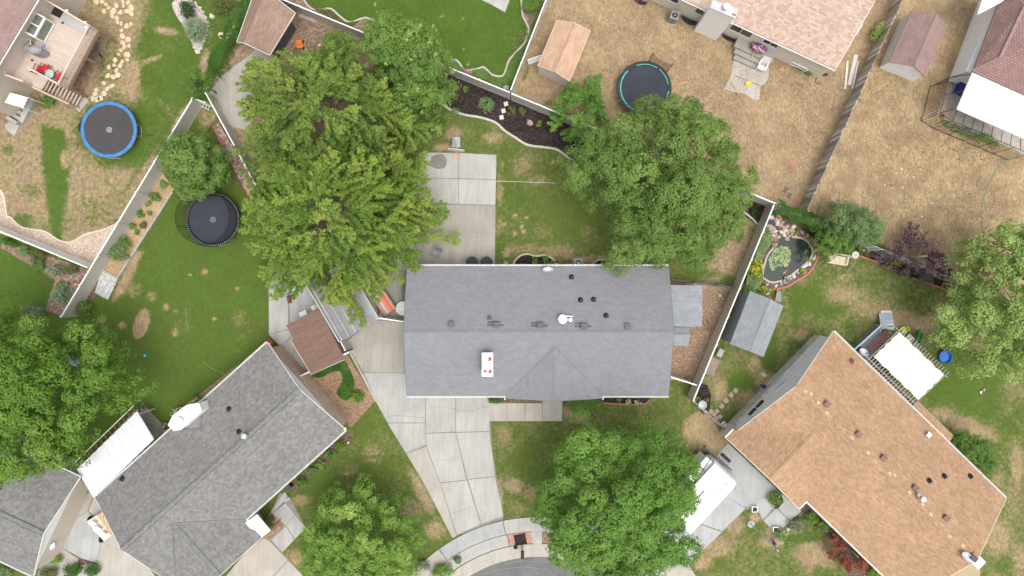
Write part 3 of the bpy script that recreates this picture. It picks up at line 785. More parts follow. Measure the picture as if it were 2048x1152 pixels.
ground_poly('woodchip_path', [(1338, 582), (1475, 580), (1458, 618), (1397, 770), (1337, 755)], 'woodchips', .014)
g1 = spline([(-30, 360), (5, 385), (14, 430), (22, 435), (40, 452), (60, 458), (90, 463), (122, 482), (145, 483), (172, 468), (205, 460), (234, 447)], 5)
ground_poly('gravel_bed', g1 + [(180, 538), (-40, 450)], 'gravel_pink', .02)
tag(edging('bed_edging', g1, 'pale_stone', .09, .06), kind='structure')
g2 = [(311, 330), (347, 372), (345, 385), (236, 557), (200, 540)]
ground_poly('bark_bed', [(311, 325), (348, 378), (236, 557), (185, 545)], 'bark_orange', .02)
tag(edging('bed_edging', [(346, 384), (236, 556), (205, 540)], 'block_grey', .14, .16), kind='structure')
ground_poly('paving', [(204, 541), (237, 557), (216, 600), (190, 585)], 'paver_grey', .05, udir=Vector((.55, .83, 0)).normalized())
ground_poly('mulch_bed', [(178, 540), (160, 585), (190, 602), (200, 560)], 'mulch_red', .015)
g3 = [(395, 190), (428, 215), (463, 285), (530, 410), (600, 530), (575, 520), (521, 441), (454, 318), (440, 285), (424, 253), (420, 262)]
ground_poly('rock_bed', [(423, 252), (437, 245), (480, 315), (560, 450), (620, 560), (600, 560), (521, 441), (454, 316)], 'rock_bed', .03)
tag(edging('bed_edging', [(414, 270), (423, 252), (436, 280), (454, 316), (521, 441), (580, 540)], 'wood_brown', .08, .15), kind='structure')
n1 = spline([(608, 0), (620, 15), (635, 20), (662, 18), (680, 33), (700, 45), (726, 37), (745, 40), (850, 80), (895, 115), (915, 122), (930, 140), (955, 138), (968, 135), (985, 150), (1005, 152), (1013, 135), (1020, 118), (1050, 85), (1058, 60), (1045, 30), (1042, -10)], 4)
ground_poly('flower_bed', n1 + [(1092, -10), (1020, 182), (613, 20), (565, 0)], 'dirt_brown', .02)
tag(edging('bed_edging', n1, 'curb_edging', .13, .08), kind='structure')
ground_poly('front_bed', [(580, 970), (690, 865), (715, 872), (590, 985)], 'mulch_red', .02)
ground_poly('front_bed', [(528, 1040), (545, 1028), (568, 1050), (542, 1080), (520, 1060)], 'bark_tan', .02)
ground_poly('side_bed', [(545, 690), (533, 684), (345, 830), (352, 836)], 'bark_tan', .018)
ground_poly('side_bed', [(1390, 765), (1415, 770), (1422, 790), (1420, 815), (1408, 830), (1385, 800)], 'mulch_dark', .02)
ground_poly('mulch_bed', [(95, 1165), (115, 1100), (210, 1120), (215, 1165)], 'mulch_red', .016)
ground_poly('mulch_bed', [(1600, 1024), (1630, 1002), (1800, 1165), (1700, 1165), (1680, 1100)], 'mulch_red', .016)
ground_poly('mulch_bed', [(8, 480), (178, 540), (125, 632), (90, 620), (110, 560), (60, 530), (0, 495)], 'dirt_brown', .016)
# pond garden beds
tag(edging('pond_border', spline([(1628, 478), (1637, 498), (1633, 520), (1618, 545), (1595, 560), (1572, 574), (1545, 578)], 5), 'red_edging', .14, .08), kind='structure')
ground_poly('rock_bed', spline([(1540, 430), (1570, 438), (1600, 455), (1625, 476), (1634, 498), (1630, 520), (1616, 543), (1595, 558), (1570, 573), (1520, 578), (1495, 585), (1500, 520)], 5, True), 'mulch_red', .02)
ground_poly('planting_bed', [(1636, 460), (1920, 573), (1905, 585), (1835, 560), (1720, 512), (1640, 488), (1595, 455)], 'mulch_dark', .018)
tag(edging('bed_edging', [(1720, 512), (1757, 526)], 'red_edging', .12, .08), kind='structure')
tag(edging('bed_edging', [(1764, 531), (1800, 545)], 'red_edging', .12, .08), kind='structure')
tag(edging('bed_edging', [(1824, 556), (1893, 580)], 'red_edging', .12, .08), kind='structure')
# cracked pad behind the tan house, porch pads
ground_poly('concrete_pad', spline([(1470, 118), (1500, 105), (1535, 128), (1535, 160), (1520, 175), (1518, 200), (1500, 196), (1488, 188), (1450, 180), (1452, 170), (1462, 150)], 3, True), 'concrete_beige', .04)
ground_poly('rock_garden_bed', spline([(345, 5), (372, -5), (400, 15), (415, 45), (412, 70), (398, 105), (388, 95), (372, 60), (352, 30)], 4, True), 'gravel_grey', .02)
# ------------------------------------------------------------------ houses
class Gable:
    "a simple gabled house: o = one eave corner of the roof, u = along the ridge, v = across"
    def __init__(s, root, o, u, L, Wd, ze, zr, roof, wall, gable_mat=None, ov=.45, rake=.12, trim='white_paint', th=.12, gut=(1, 1), wz=None, rtrim=None):
        s.o, s.u, s.L, s.Wd, s.ze, s.zr, s.root = Vector(o[:2]), Vector(u[:2]).normalized(), L, Wd, ze, zr, root
        s.v = Vector((s.u.y, -s.u.x)); s.roofmat = roof; s.th = th
        P = s.P
        mb = MB(); mb.slab([P(0, 0, ze), P(L, 0, ze), P(L, Wd / 2, zr), P(0, Wd / 2, zr)], th)
        mb.slab([P(0, Wd / 2, zr), P(L, Wd / 2, zr), P(L, Wd, ze), P(0, Wd, ze)], th)
        s.roof = mb.build('roof', roof, root)
        cap = MB(s.u3())
        cap.slab([P(0, Wd / 2 - .14, zr - .02), P(L, Wd / 2 - .14, zr - .02), P(L, Wd / 2, zr + .035), P(0, Wd / 2, zr + .035)], .03)
        cap.slab([P(0, Wd / 2, zr + .035), P(L, Wd / 2, zr + .035), P(L, Wd / 2 + .14, zr - .02), P(0, Wd / 2 + .14, zr - .02)], .03)
        cap.build('ridge_cap', roof, s.roof)
        # walls
        wz = wz or ze - .05; a, b, c, d = rake, L - rake, ov, Wd - ov
        mb = MB()
        for q in ([P(a, c, 0), P(b, c, 0), P(b, c, wz), P(a, c, wz)], [P(b, d, 0), P(a, d, 0), P(a, d, wz), P(b, d, wz)],
                  [P(a, d, 0), P(a, c, 0), P(a, c, wz), P(a, d, wz)], [P(b, c, 0), P(b, d, 0), P(b, d, wz), P(b, c, wz)]): mb.poly(q)
        s.wall = mb.build('wall', wall, root)
        k = (zr - ze) / (Wd / 2)
        zt = ze + k * ov - th - .004; zm = zr - th - .004
        for x, y in ((a - .03, -1), (b + .03, 1)):
            q = [P(x, c, wz), P(x, d, wz), P(x, d, max(zt, wz)), P(x, Wd / 2, zm), P(x, c, max(zt, wz))]
            gb = MB(); gb.poly(q if y > 0 else q[::-1]); s.gable = gb.build('gable', gable_mat or wall, root)
        for y0, y1 in ((.03, ov), (Wd - ov, Wd - .03)):
            so_ = MB()
            so_.slab([P(.02, y0, ze - th - .02), P(L - .02, y0, ze - th - .02), P(L - .02, y1, ze - th - .02), P(.02, y1, ze - th - .02)], .03)
            so_.build('soffit', trim, root)
        for x in (-.015, L + .015):
            fa = MB()
            for y0, z0, y1, z1 in ((0, ze, Wd / 2, zr), (Wd, ze, Wd / 2, zr)):
                fa.bar(P(x, y0, z0 - .10), P(x, y1, z1 - .10), .03, .17)
            fa.build('fascia', rtrim or trim, root)
        for k_, y in ((0, -.06), (1, Wd + .06)):
            if not gut[k_]: continue
            g = MB()
            g.bar(P(0, y, ze - .07), P(L, y, ze - .07), .03, .11); g.bar(P(0, y + (.1 if k_ == 0 else -.1) * .35, ze - .125), P(L, y + (.1 if k_ == 0 else -.1) * .35, ze - .125), .09, .02)
            g.bar(P(0, y + (-.055 if k_ == 0 else .055), ze - .035), P(L, y + (-.055 if k_ == 0 else .055), ze - .035), .022, .07)
            g.build('gutter', trim, root)
    def u3(s): return Vector((s.v.x, s.v.y, 0))
    def P(s, a, b, z): q = s.o + s.u * a + s.v * b; return Vector((q.x, q.y, z))
    def z(s, p):
        b = (Vector(p[:2]) - s.o).dot(s.v); return s.ze + (s.zr - s.ze) * (1 - abs(b - s.Wd / 2) / (s.Wd / 2))
    def at(s, px, py):
        z = s.ze
        for _ in range(6): p = W(px, py, z); z = s.z(p)
        return Vector((p.x, p.y, s.z(p)))
    def down(s, p):
        b = (Vector(p[:2]) - s.o).dot(s.v) - s.Wd / 2; return s.v * (1 if b > 0 else -1)
    def wing(s, S, d, L, hw, mat=None, wall=None, gable=None, trim='white_paint', gut=True, valley='flashing'):
        "cross gable; S = ridge start in plan, d = direction in plan"
        d = Vector(d[:2]).normalized(); wv = Vector((d.y, -d.x)); S = Vector(S[:2])
        zr = s.z(S); slope = (s.zr - s.ze) / (s.Wd / 2); run = (zr - s.ze) / slope; ze = s.ze
        Q = lambda a, b, z: Vector((*(S + d * a + wv * b), z))
        e = .006
        A = [Q(0, 0, zr + e), Q(L, 0, zr + e), Q(L, hw, ze + e), Q(run, hw, ze + e)]
        B = [Q(0, 0, zr + e), Q(run, -hw, ze + e), Q(L, -hw, ze + e), Q(L, 0, zr + e)]
        mb = MB(); mb.slab(A, s.th); mb.slab(B, s.th); r = mb.build('wing_roof', mat or s.roofmat, s.root)
        cap = MB(Vector((wv.x, wv.y, 0)))
        cap.slab([Q(.1, -.14, zr - .02), Q(L, -.14, zr - .02), Q(L, 0, zr + .04), Q(.1, 0, zr + .04)], .03)
        cap.slab([Q(.1, 0, zr + .04), Q(L, 0, zr + .04), Q(L, .14, zr - .02), Q(.1, .14, zr - .02)], .03)
        cap.build('ridge_cap', mat or s.roofmat, r)
        if valley:
            vm = MB()
            for sg in (1, -1): vm.bar(Q(.1, .1 * sg, zr + .015), Q(run, hw * sg, ze + .03), .13 if valley == 'flashing' else .06, .03)
            if valley == 'flashing':
                for sg in (.17, -.17): vm.bar(Q(.3, sg, zr - .03), Q(L, sg, zr - .03), .05, .03)
            vm.build('valley_flashing', valley, r)
        w = MB(); x = L - .15; h2 = hw - .35; zt = ze + (zr - ze) / hw * .35 - s.th
        w.poly([Q(x, -h2, 0), Q(x, h2, 0), Q(x, h2, zt), Q(x, 0, zr - s.th - .004), Q(x, -h2, zt)])
        for sg in (1, -1): w.poly([Q(run - .4, h2 * sg, 0), Q(x, h2 * sg, 0), Q(x, h2 * sg, zt), Q(run - .4, h2 * sg, zt)][::-sg])
        w.build('wing_wall', wall or 'siding_cream', s.root)
        f = MB()
        for sg in (1, -1): f.bar(Q(L + .015, hw * sg, ze - .10), Q(L + .015, 0, zr - .10), .03, .17)
        if gut:
            for sg in (1, -1): f.bar(Q(run, (hw + .05) * sg, ze - .07), Q(L, (hw + .05) * sg, ze - .07), .09, .11)
        f.build('fascia', trim, s.root); return r

def box_vent(g, px, py, mat, parent, sz=.42, patch=None):
    p = g.at(px, py); a = math.atan2(g.u.y, g.u.x); dn = g.down(p); n = MB()
    n.box(p + Vector((0, 0, .09)), (sz * .8, sz * .8, .18), a); n.box(p + Vector((0, 0, .20)) + Vector((dn.x, dn.y, 0)) * .03, (sz, sz, .05), a)
    o = n.build('roof_vent', mat, parent)
    fl = MB()
    f = Vector((dn.x, dn.y, 0)); up = (g.zr - g.ze) / (g.Wd / 2)
    for du, dv, a2, b2 in (((0, 0, .34, .30),) if not patch else ((-.05, .0, .60, .07), (-.15, .2, .46, .07))):
        q = []
        for x, y in ((-1, -1), (1, -1), (1, 1), (-1, 1)):
            t = p + Vector((g.u.x, g.u.y, 0)) * (du + x * a2) + f * (dv + y * b2)
            t.z = g.z(t) + .012; q.append(t)
        fl.slab(q, .01)
    if patch: fl.build('vent_patch', 'vent_grey', parent)
    return o
def pipe_vent(g, px, py, mat, parent, r=.055, h=.32):
    p = g.at(px, py); n = MB(); a = math.atan2(g.u.y, g.u.x)
    n.tube([p - Vector((0, 0, .05)), p + Vector((0, 0, h))], r, 10); n.lathe(p, [(r * 2.6, .0), (r * 2.2, .10), (r, .16)], 12)
    dn = g.down(p); q = p + Vector((dn.x, dn.y, 0)) * -.10; q.z = g.z(q) + .02; n.box(q, (.34, .12, .03), a)
    return n.build('pipe_vent', mat, parent)

# ---- the main house in the middle
ze, zr = 2.8, 4.4
root = thing('house', 'long grey-shingled house in the middle, white chimney on its roof', 'house', W(1075, 660, 0))
g1h = Gable(root, W(814, 532, ze), (1, 0), 19.05, 9.45, ze, zr, 'shingle_grey', 'siding_cream', 'siding_cream', gut=(1, 1), rtrim='vent_grey')
g1 = g1h
rf = g1.wing(W(1110, 694, 4.05), (0, -1), 3.85, 3.55, wall='siding_cream', valley='shingle_grey', trim='vent_grey', gut=False)
for x, pt in ((903, 0), (992, 1), (1080, 1), (1167, 1), (1255, 0)): box_vent(g1, x, 649 + (x - 903) * .014, 'vent_grey', g1.roof, .40, pt)
for x, y in ((1143, 554), (1161, 600), (1187, 599), (1212, 631)): pipe_vent(g1, x, y, 'vent_black', g1.roof, .075)
pipe_vent(g1, 979, 635, 'vent_grey', g1.roof)
p = g1.at(1125, 638); n = MB(); n.lathe(p, [(.16, -.1), (.16, .30), (.31, .30), (.33, .36), (.20, .46), (.05, .50), (.0001, .50)], 20); n.lathe(p, [(.34, .02), (.30, .06)], 20)
q = g1.at(1140, 639); n.lathe(q, [(.08, -.1), (.08, .28), (.16, .28), (.13, .36), (.0001, .38)], 16); n.bar(p + Vector((.2, .22, .1)), q + Vector((.2, .22, .1)), .06, .05)
n.build('flue_vent', 'white_metal', g1.roof)
ch = MB(); c = W(975, 729, 4.9); ch.box(c - Vector((0, 0, .7)), (.68, 1.55, 1.5)); cho = ch.build('chimney', 'white_paint', root)
ch = MB(); ch.box(c + Vector((0, 0, .08)), (.78, 1.66, .07)); ch.build('chimney_cap', 'white_metal', cho)
ch = MB()
for a, b, l in ((.16, .42, .34), (.18, -.46, .3), (-.17, -.45, .22)): ch.prism([(c.x + a + x * .13, c.y + b + y * l / 2) for x, y in ((-1, -1), (.8, -.9), (1, .4), (.2, 1), (-.7, .6))], 5.01, 5.02)
ch.build('rust_stain', 'rust', cho)
ch = MB(); ch.lathe(c + Vector((-.02, -.05, .11)), [(.16, 0), (.16, .22), (.25, .22), (.25, .27), (.2, .29), (.0001, .30)], 20); ch.build('flue', 'white_metal', cho)
# dish on the north gutter
p = W(1096, 539, 3.15); d = MB()
d.tube([W(1098, 527, 2.7), p + Vector((0, -.05, 0))], .025, 8); dm = d.build('dish_mount', 'white_metal', root)
d = MB(); d.lathe(p, [(.01, -.02), (.2, .0), (.36, .07), (.38, .09), (.36, .11), (.2, .04), (.01, .02)], 22, 1, .55); d.build('satellite_dish', 'light_grey_metal', dm)
# gutter brackets seen as little ticks
bk = MB()
for i in range(29):
    t = g1.P(.35 + i * .66, -.05, ze + .0); bk.box(t, (.03, .14, .03))
bk.build('gutter_bracket', 'white_metal', root)
# downspouts and corner trims of the wing
for x in (1010, 1206):
    a = W(x, 792, 2.75); b = MB(); b.bar(a, a + Vector((0, -.28, -.1)), .09, .08); b.tube([a + Vector((0, -.28, -.1)), a + Vector((0, .1, -.5)), Vector((a.x, a.y + .1, .15))], .045, 6); b.build('downspout', 'white_metal', root)
# front porch slab light, door and windows on the walls
def opening(root, pts, frame, glass='glass_dark', name='window', t=.06, fm=.07):
    "pts: four corners anticlockwise seen from outside, standing 2 cm off the wall"
    P = [Vector(p) for p in pts]; n = (P[1] - P[0]).cross(P[3] - P[0]).normalized()
    f = MB()
    for i in range(4):
        a, b = P[i] + n * .03, P[(i + 1) % 4] + n * .03; f.bar(a, b, fm, t) if abs((b - a).normalized().z) < .5 else f.bar(a, b, t, fm)
    m1, m2 = (P[0] + P[1]) / 2 + n * .028, (P[2] + P[3]) / 2 + n * .028; f.bar(m1, m2, .04, .05)
    o = f.build(name, frame, root)
    g = MB(); g.poly([p + n * .012 for p in P]); g.build('pane', glass, o); return o
def wall_window(g, side, a0, a1, z0, z1, root, frame='white_paint', name='window', ov=.45, rake=.12):
    if side == 'lo': pts = [g.P(a1, ov, z0), g.P(a0, ov, z0), g.P(a0, ov, z1), g.P(a1, ov, z1)]
    elif side == 'hi': pts = [g.P(a0, g.Wd - ov, z0), g.P(a1, g.Wd - ov, z0), g.P(a1, g.Wd - ov, z1), g.P(a0, g.Wd - ov, z1)]
    elif side == 'start': pts = [g.P(rake, a0, z0), g.P(rake, a1, z0), g.P(rake, a1, z1), g.P(rake, a0, z1)]
    else: pts = [g.P(g.L - rake, a0, z0), g.P(g.L - rake, a1, z0), g.P(g.L - rake, a1, z1), g.P(g.L - rake, a0, z1)]
    P = [Vector(p) for p in pts]; n = (P[1] - P[0]).cross(P[3] - P[0]); c = sum(P, Vector()) / 4; ctr = g.P(g.L / 2, g.Wd / 2, c.z)
    if n.dot(c - ctr) < 0: pts = [pts[1], pts[0], pts[3], pts[2]]
    return opening(root, pts, frame, name=name)
for a0, a1 in ((1.5, 3.0), (5.2, 7.0), (12, 13.4), (15.5, 17)): wall_window(g1, 'lo', a0, a1, 1.0, 2.1, root)
for a0, a1 in ((1.0, 3.2), (16.2, 18)): wall_window(g1, 'hi', a0, a1, .9, 2.1, root)
gd = MB(); gd.poly([g1.P(.5, g1.Wd - .43, 0), g1.P(5.4, g1.Wd - .43, 0), g1.P(5.4, g1.Wd - .43, 2.2), g1.P(.5, g1.Wd - .43, 2.2)]); gd.build('garage_door', 'siding_white', root)
# white dark tarp box on the west wall
mb = MB(); a = W(808, 580, 1.6); mb.box((a.x, a.y, .85), (.25, 1.35, 1.5)); mb.box((a.x, a.y, 1.62), (.32, 1.42, .05)); tag(mb.build('storage_cabinet', 'dark_metal'), 'narrow black cabinet against the west wall of the middle house', 'cabinet')

# ---- lean-to shed and small canopy on the east wall
def gable_shed(name, label, cat, corners, ze, zr, roof, wall, thick=.08, ridge=0.5, trim=None, ov=.15, group=None, wallz=None, gable_mat=None):
    "corners: photo pixels of the four roof corners, first edge = eave; ridge runs parallel to it"
    A, B, C, D = [W(x, y, ze) for x, y in corners]
    base = (A + B + C + D) / 4; base.z = 0
    root = thing(name, label, cat, base, group)
    L = lambda p, q, t: p + (q - p) * t
    R0, R1 = L(A, D, ridge), L(B, C, ridge); R0 = Vector((R0.x, R0.y, zr)); R1 = Vector((R1.x, R1.y, zr))
    if zr != ze:
        mb = MB(); mb.slab([A, B, R1, R0], thick); mb.slab([R0, R1, C, D], thick)
    else:
        mb = MB((B - A).normalized()); mb.slab([A, B, C, D], thick)
    rf = mb.build('roof', roof, root)
    if zr != ze:
        c = MB((D - A).normalized()); a = (A - R0).normalized() * .12; b = (D - R0).normalized() * .12; up = Vector((0, 0, .035))
        c.slab([R0 + a, R1 + a, R1 + up, R0 + up], .02); c.slab([R0 + up, R1 + up, R1 + b, R0 + b], .02); c.build('ridge_cap', roof, rf)
    ce = (A + B + C + D) / 4
    ins = lambda p: p + (ce - p).normalized() * ov * 1.4
    a, b, c, d = [ins(p) for p in (A, B, C, D)]; r0, r1 = L(a, d, ridge), L(b, c, ridge)
    fl = lambda p, z: Vector((p.x, p.y, z)); zt = ze - thick - .005; zm = zr - thick - .03
    w = MB(); w.poly([fl(b, 0), fl(a, 0), fl(a, zt), fl(b, zt)]); w.poly([fl(d, 0), fl(c, 0), fl(c, zt), fl(d, zt)])
    for p, q, r in ((a, d, r0), (c, b, r1)):
        w.poly([fl(p, 0), fl(q, 0), fl(q, zt), fl(r, zm), fl(p, zt)] if zr != ze else [fl(p, 0), fl(q, 0), fl(q, zt), fl(p, zt)])
    w.build('wall', wall, root)
    if trim:
        t = MB(); k = Vector((0, 0, -thick / 2 - .02))
        for p, q in ((A, R0), (R0, D), (B, R1), (R1, C)) if zr != ze else ((A, D), (B, C)):
            o = (p - q).normalized() * 0 + ((A - B).normalized() * .02 if p in (A, R0) else (B - A).normalized() * .02); t.bar(p + k + o, q + k + o, .03, thick + .06)
        for p, q, dd in ((A, B, (A - D)), (D, C, (D - A))):
            o = dd.normalized() * .02; t.bar(p + k + o, q + k + o, .03, thick + .06)
        t.build('trim', trim, root)
    return root, rf, (A, B, C, D, R0, R1)
gable_shed('lean_to_shed', 'light grey shingled lean-to shed on the east side of the middle house', 'shed', [(1341, 570), (1405, 571), (1404, 653), (1341, 653)], 2.25, 2.25, 'shingle_light', 'siding_cream', ridge=.0)
gable_shed('side_canopy', 'small gabled canopy over the side door, beside the lean-to shed', 'canopy', [(1341, 654), (1378, 654), (1377, 691), (1341, 691)], 2.1, 2.45, 'shingle_light', 'siding_cream', ridge=.37)

# ---- grey-brown house to the south-west
uS = Vector((.744, .669)); NS = Vector((-30.34, -15.24))
root = thing('house', 'grey-brown mottled shingle house with brick gable, south-west of the middle house', 'house', W(440, 930, 0))
g2 = Gable(root, NS, uS, 16.85, 8.53, 2.8, 4.45, 'shingle_grey_brown', 'brick_orange', 'siding_white', ov=.4, rake=.15)
rf2 = g2.wing(Vector((-24.1, -16.72)), -Vector((uS.y * -1, uS.x)), 5.0, 3.42, wall='brick_orange', valley='flashing')
rc = MB()
for s_ in (-.17, .17):
    rc.bar(g2.P(0, g2.Wd / 2 + s_, g2.zr - abs(s_) * .39 + .03), g2.P(g2.L, g2.Wd / 2 + s_, g2.zr - abs(s_) * .39 + .03), .05, .03)
rc.build('ridge_strip', 'vent_grey', g2.roof)
for x, y in ((458, 818), (245, 957), (478, 863)): pipe_vent(g2, x, y, 'vent_black', g2.roof, .075)
p = g2.at(493, 869); n = MB(); n.lathe(p, [(.11, -.1), (.11, .45), (.19, .45), (.19, .55), (.0001, .62)], 14, 1, 1); n.build('flue_vent', 'light_grey_metal', g2.roof)
# chimney chase on the north eave, white metal top with crickets behind
cz = 4.3; ch = MB(); q = [(337, 850), (346, 832), (374, 811), (397, 807), (403, 822), (362, 858), (348, 861)]
ch.prism([(p.x, p.y) for p in WP(q, cz)], 0, cz); cho = ch.build('chimney', 'siding_white', root)
ch = MB(); ch.prism([(p.x, p.y) for p in WP(q, cz + .05)], cz + .005, cz + .06, -.04); ch.build('chimney_cap', 'white_metal', cho)
ch = MB(); c = W(362, 841, cz); ch.lathe(c + Vector((0, 0, .06)), [(.20, 0), (.20, .2), (.30, .2), (.30, .27), (.24, .27), (.24, .24), (.0001, .24)], 20); ch.build('flue', 'cream_paint', cho)
ch = MB(); A = g2.at(404, 828); B = g2.at(367, 858); Cc = g2.at(402, 858); A.z += .02; B.z += .02; Cc.z += .02
top = g2.at(385, 842); top.z += .22
ch.poly([A, top, B][::-1]); ch.poly([A, Cc, top][::-1]); ch.poly([B, top, Cc][::-1]); ch.build('cricket', 'shingle_grey_brown', cho)
ch = MB(); up = Vector((0, 0, .03)); ch.bar(A + up, Cc + up, .06, .04); ch.bar(B + up, Cc + up, .06, .04); ch.build('cricket_flashing', 'flashing', cho)
# mailbox-white bay canopy at the entry
q = WP([(494, 1043), (515, 1028), (541, 1061), (520, 1076)], 2.6); mb = MB(); mb.slab([Vector((q[0].x, q[0].y, 2.9)), Vector((q[1].x, q[1].y, 2.7)), Vector((q[2].x, q[2].y, 2.6)), Vector((q[3].x, q[3].y, 2.8))], .1)
o = mb.build('entry_canopy', 'white_metal', root)
mb = MB(); a = W(538, 1063, 2.5); b = W(522, 1074, 2.5); mb.bar(a, b, .12, .14); mb.tube([a, Vector((a.x, a.y, 0))], .06, 8); mb.tube([b, Vector((b.x, b.y, 0))], .06, 8); mb.build('canopy_post', 'wood_tan', o)
for a0, a1 in ((5, 6.6), (10, 11.6)): wall_window(g2, 'lo', a0, a1, 1.0, 2.1, root, ov=.4)
mb = MB(); p = W(690, 857, 2.7); mb.box(p + Vector((.02, .0, .05)), (.16, .12, .2), .7); mb.box(p + Vector((-.25, .05, .05)), (.16, .12, .2), .7); mb.build('flood_lamp', 'white_plastic', root)

# ---- corner house far south-west
root = thing('house', 'grey house in the bottom left corner, white gable end beside the driveway', 'house', W(60, 1060, 0))
u = Vector((.904, -.427)); o = Vector((-31.47, -13.79)) - u * 14
g3 = Gable(root, o, u, 14, 7.93, 2.8, 4.2, 'shingle_grey_brown', 'siding_tan', 'white_paint', ov=.35, rake=.08)
rc = MB()
for s_ in (-.17, .17): rc.bar(g3.P(0, g3.Wd / 2 + s_, g3.zr - abs(s_) * .35 + .03), g3.P(g3.L, g3.Wd / 2 + s_, g3.zr - abs(s_) * .35 + .03), .05, .03)
rc.build('ridge_strip', 'vent_grey', g3.roof)
mb = MB(); q = [W(84, 1103, 2.3), W(108, 1085, 2.3), W(109, 1095, 1.9), W(79, 1115, 1.9)]; mb.slab(q, .08); mb.build('entry_canopy', 'siding_white', root)

# ---- house with the raised deck, north-west corner
root = thing('house', 'rose-brown shingled house in the top left corner with a raised deck', 'house', W(-40, 60, 0))
zeN = 4.6
A = W(76, -4, zeN); B = W(-6, 132, zeN); d = (A - B).normalized()
g4 = Gable(root, (A + d * 7).to_2d(), -Vector((d.x, d.y)), 16, 9, zeN, 6.1, 'shingle_rose', 'siding_tan', 'siding_white', ov=.4, rake=.3)
# white greenhouse window and a small window beside it
def bay(root, pxs, z0, z1, name='bay_window'):
    P = [W(x, y, z1) for x, y in pxs]; Q = [Vector((p.x, p.y, z0)) for p in P]
    f = MB()
    for i in range(4):
        j = (i + 1) % 4; f.bar(P[i], P[j], .12, .12); f.bar(Q[i], Q[j], .10, .10); f.tube([Q[i], P[i]], .06, 6)
    m1, m2 = (P[0] + P[3]) / 2, (P[1] + P[2]) / 2; f.bar(m1, m2, .10, .11)
    o = f.build(name, 'white_paint', root)
    g = MB(); g.slab([p + Vector((0, 0, -.01)) for p in P], .02)
    for i in range(4):
        j = (i + 1) % 4; g.poly([Q[i], Q[j], P[j], P[i]])
    g.build('pane', 'glass_green', o); return o
plain('glass_green', (.16, .19, .15, 1), .1, spec=.8, var=.3)
plain('glass_blue', (.10, .12, .14, 1), .1, spec=.8, var=.3)
bay(root, [(66, 23), (90, 36), (69, 74), (44, 60)], 2.5, 3.5)
bay(root, [(16, 113), (20, 116), (6, 145), (1, 142)], 2.6, 3.3, 'window')

# ---- tan house in the north
root = thing('house', 'pink-tan shingled house at the top edge with a big white chimney', 'house', W(1540, 20, 0))
A = W(1340, -14, 2.8); B = W(1671, 139, 2.8); d = (B - A).normalized()
o = (B.to_2d() - Vector((d.x, d.y)) * 16); ud = Vector((d.x, d.y))
# across direction must run north-east, so describe it from the far end
g5 = Gable(root, B.to_2d(), -ud, 16.5, 9.6, 2.8, 4.5, 'shingle_tan', 'siding_cream', 'siding_cream', ov=.22, rake=.12)
cz = 4.4; ch = MB(); q = [(1425, 4), (1476, 22), (1468, 36), (1420, 12)]
q = [W(1426, 2, cz), W(1475, 20, cz), W(1469, 36, cz), W(1421, 15, cz)]
ch.prism([(p.x, p.y) for p in q], 0, cz); cho = ch.build('chimney', 'bright_paint', root)
ch = MB(); ch.prism([(p.x, p.y) for p in q], cz + .004, cz + .06, -.05); ch.build('chimney_cap', 'light_grey_metal', cho)
ch = MB(); ch.lathe(W(1451, 16, cz + .06), [(.13, 0), (.13, .22), (.24, .22), (.24, .32), (.12, .38), (.0001, .4)], 18); ch.build('flue', 'white_metal', cho)
ch = MB(); c = W(1468, 29, cz + .07); ch.box(c, (.30, .12, .02), -.4); ch.build('rust_stain', 'rust', cho)
for a0, a1, z0, z1 in ((1.3, 2.6, .25, .6), (6.4, 8.1, 1.2, 2.2), (4.3, 5.5, 1.5, 2.2), (9.7, 11, 1.3, 2.2), (12.4, 13.6, 1.3, 2.2)): wall_window(g5, 'lo', a0, a1, z0, z1, root, ov=.22)
mb = MB(); q = [W(1722, 44, 2.3), W(1726, 50, 2.2), W(1713, 70, 2.2), W(1709, 66, 2.3)]; mb.slab(q, .06); mb.build('side_awning', 'light_grey_metal', root)

# ---- orange house in the south-east
root = thing('house', 'large orange-tan shingled house in the south-east with a cream pergola cover', 'house', W(1720, 900, 0))
u = Vector((.718, -.696)); N = Vector((23.4, -3.17))
g7 = Gable(root, N, u, 17.5, 10.2, 2.8, 4.9, 'shingle_orange', 'siding_white', 'siding_white', ov=.4, rake=.2, gut=(1, 1))
v = Vector((-u.y, u.x)) * -1     # toward the south-west
S = Vector(W(1627, 870, 4.35)[:2])
g7.wing(S, v, 4.35, 3.7, wall='siding_cream', valley=None)
S2 = Vector(W(1800, 925, 4.3)[:2])
zz = g7.ze
# low extension of the north slope
sl_ = (g7.zr - g7.ze) / (g7.Wd / 2); mb = MB(); a0, a1, ex = 7.9, 11.7, .75
mb.slab([g7.P(a0, -ex, zz - ex * sl_), g7.P(a1, -ex, zz - ex * sl_), g7.P(a1, -.01, zz), g7.P(a0, -.01, zz)], .12); mb.build('porch_roof', 'shingle_orange', root)
mb = MB(); mb.poly([g7.P(a0 + .1, -ex + .1, 0), g7.P(a1 - .1, -ex + .1, 0), g7.P(a1 - .1, -ex + .1, zz - .2), g7.P(a0 + .1, -ex + .1, zz - .2)][::-1]); mb.build('porch_wall', 'siding_white', root)
for x, y in ((1715, 868), (1765, 915), (1828, 975), (1890, 1035), (1652, 808)): box_vent(g7, x, y, 'vent_brown', g7.roof, .40)
for x, y in ((1858, 961), (1888, 952), (1940, 952)): pipe_vent(g7, x, y, 'vent_black', g7.roof, .075)
pipe_vent(g7, 1703, 723, 'vent_brown', g7.roof, .09)
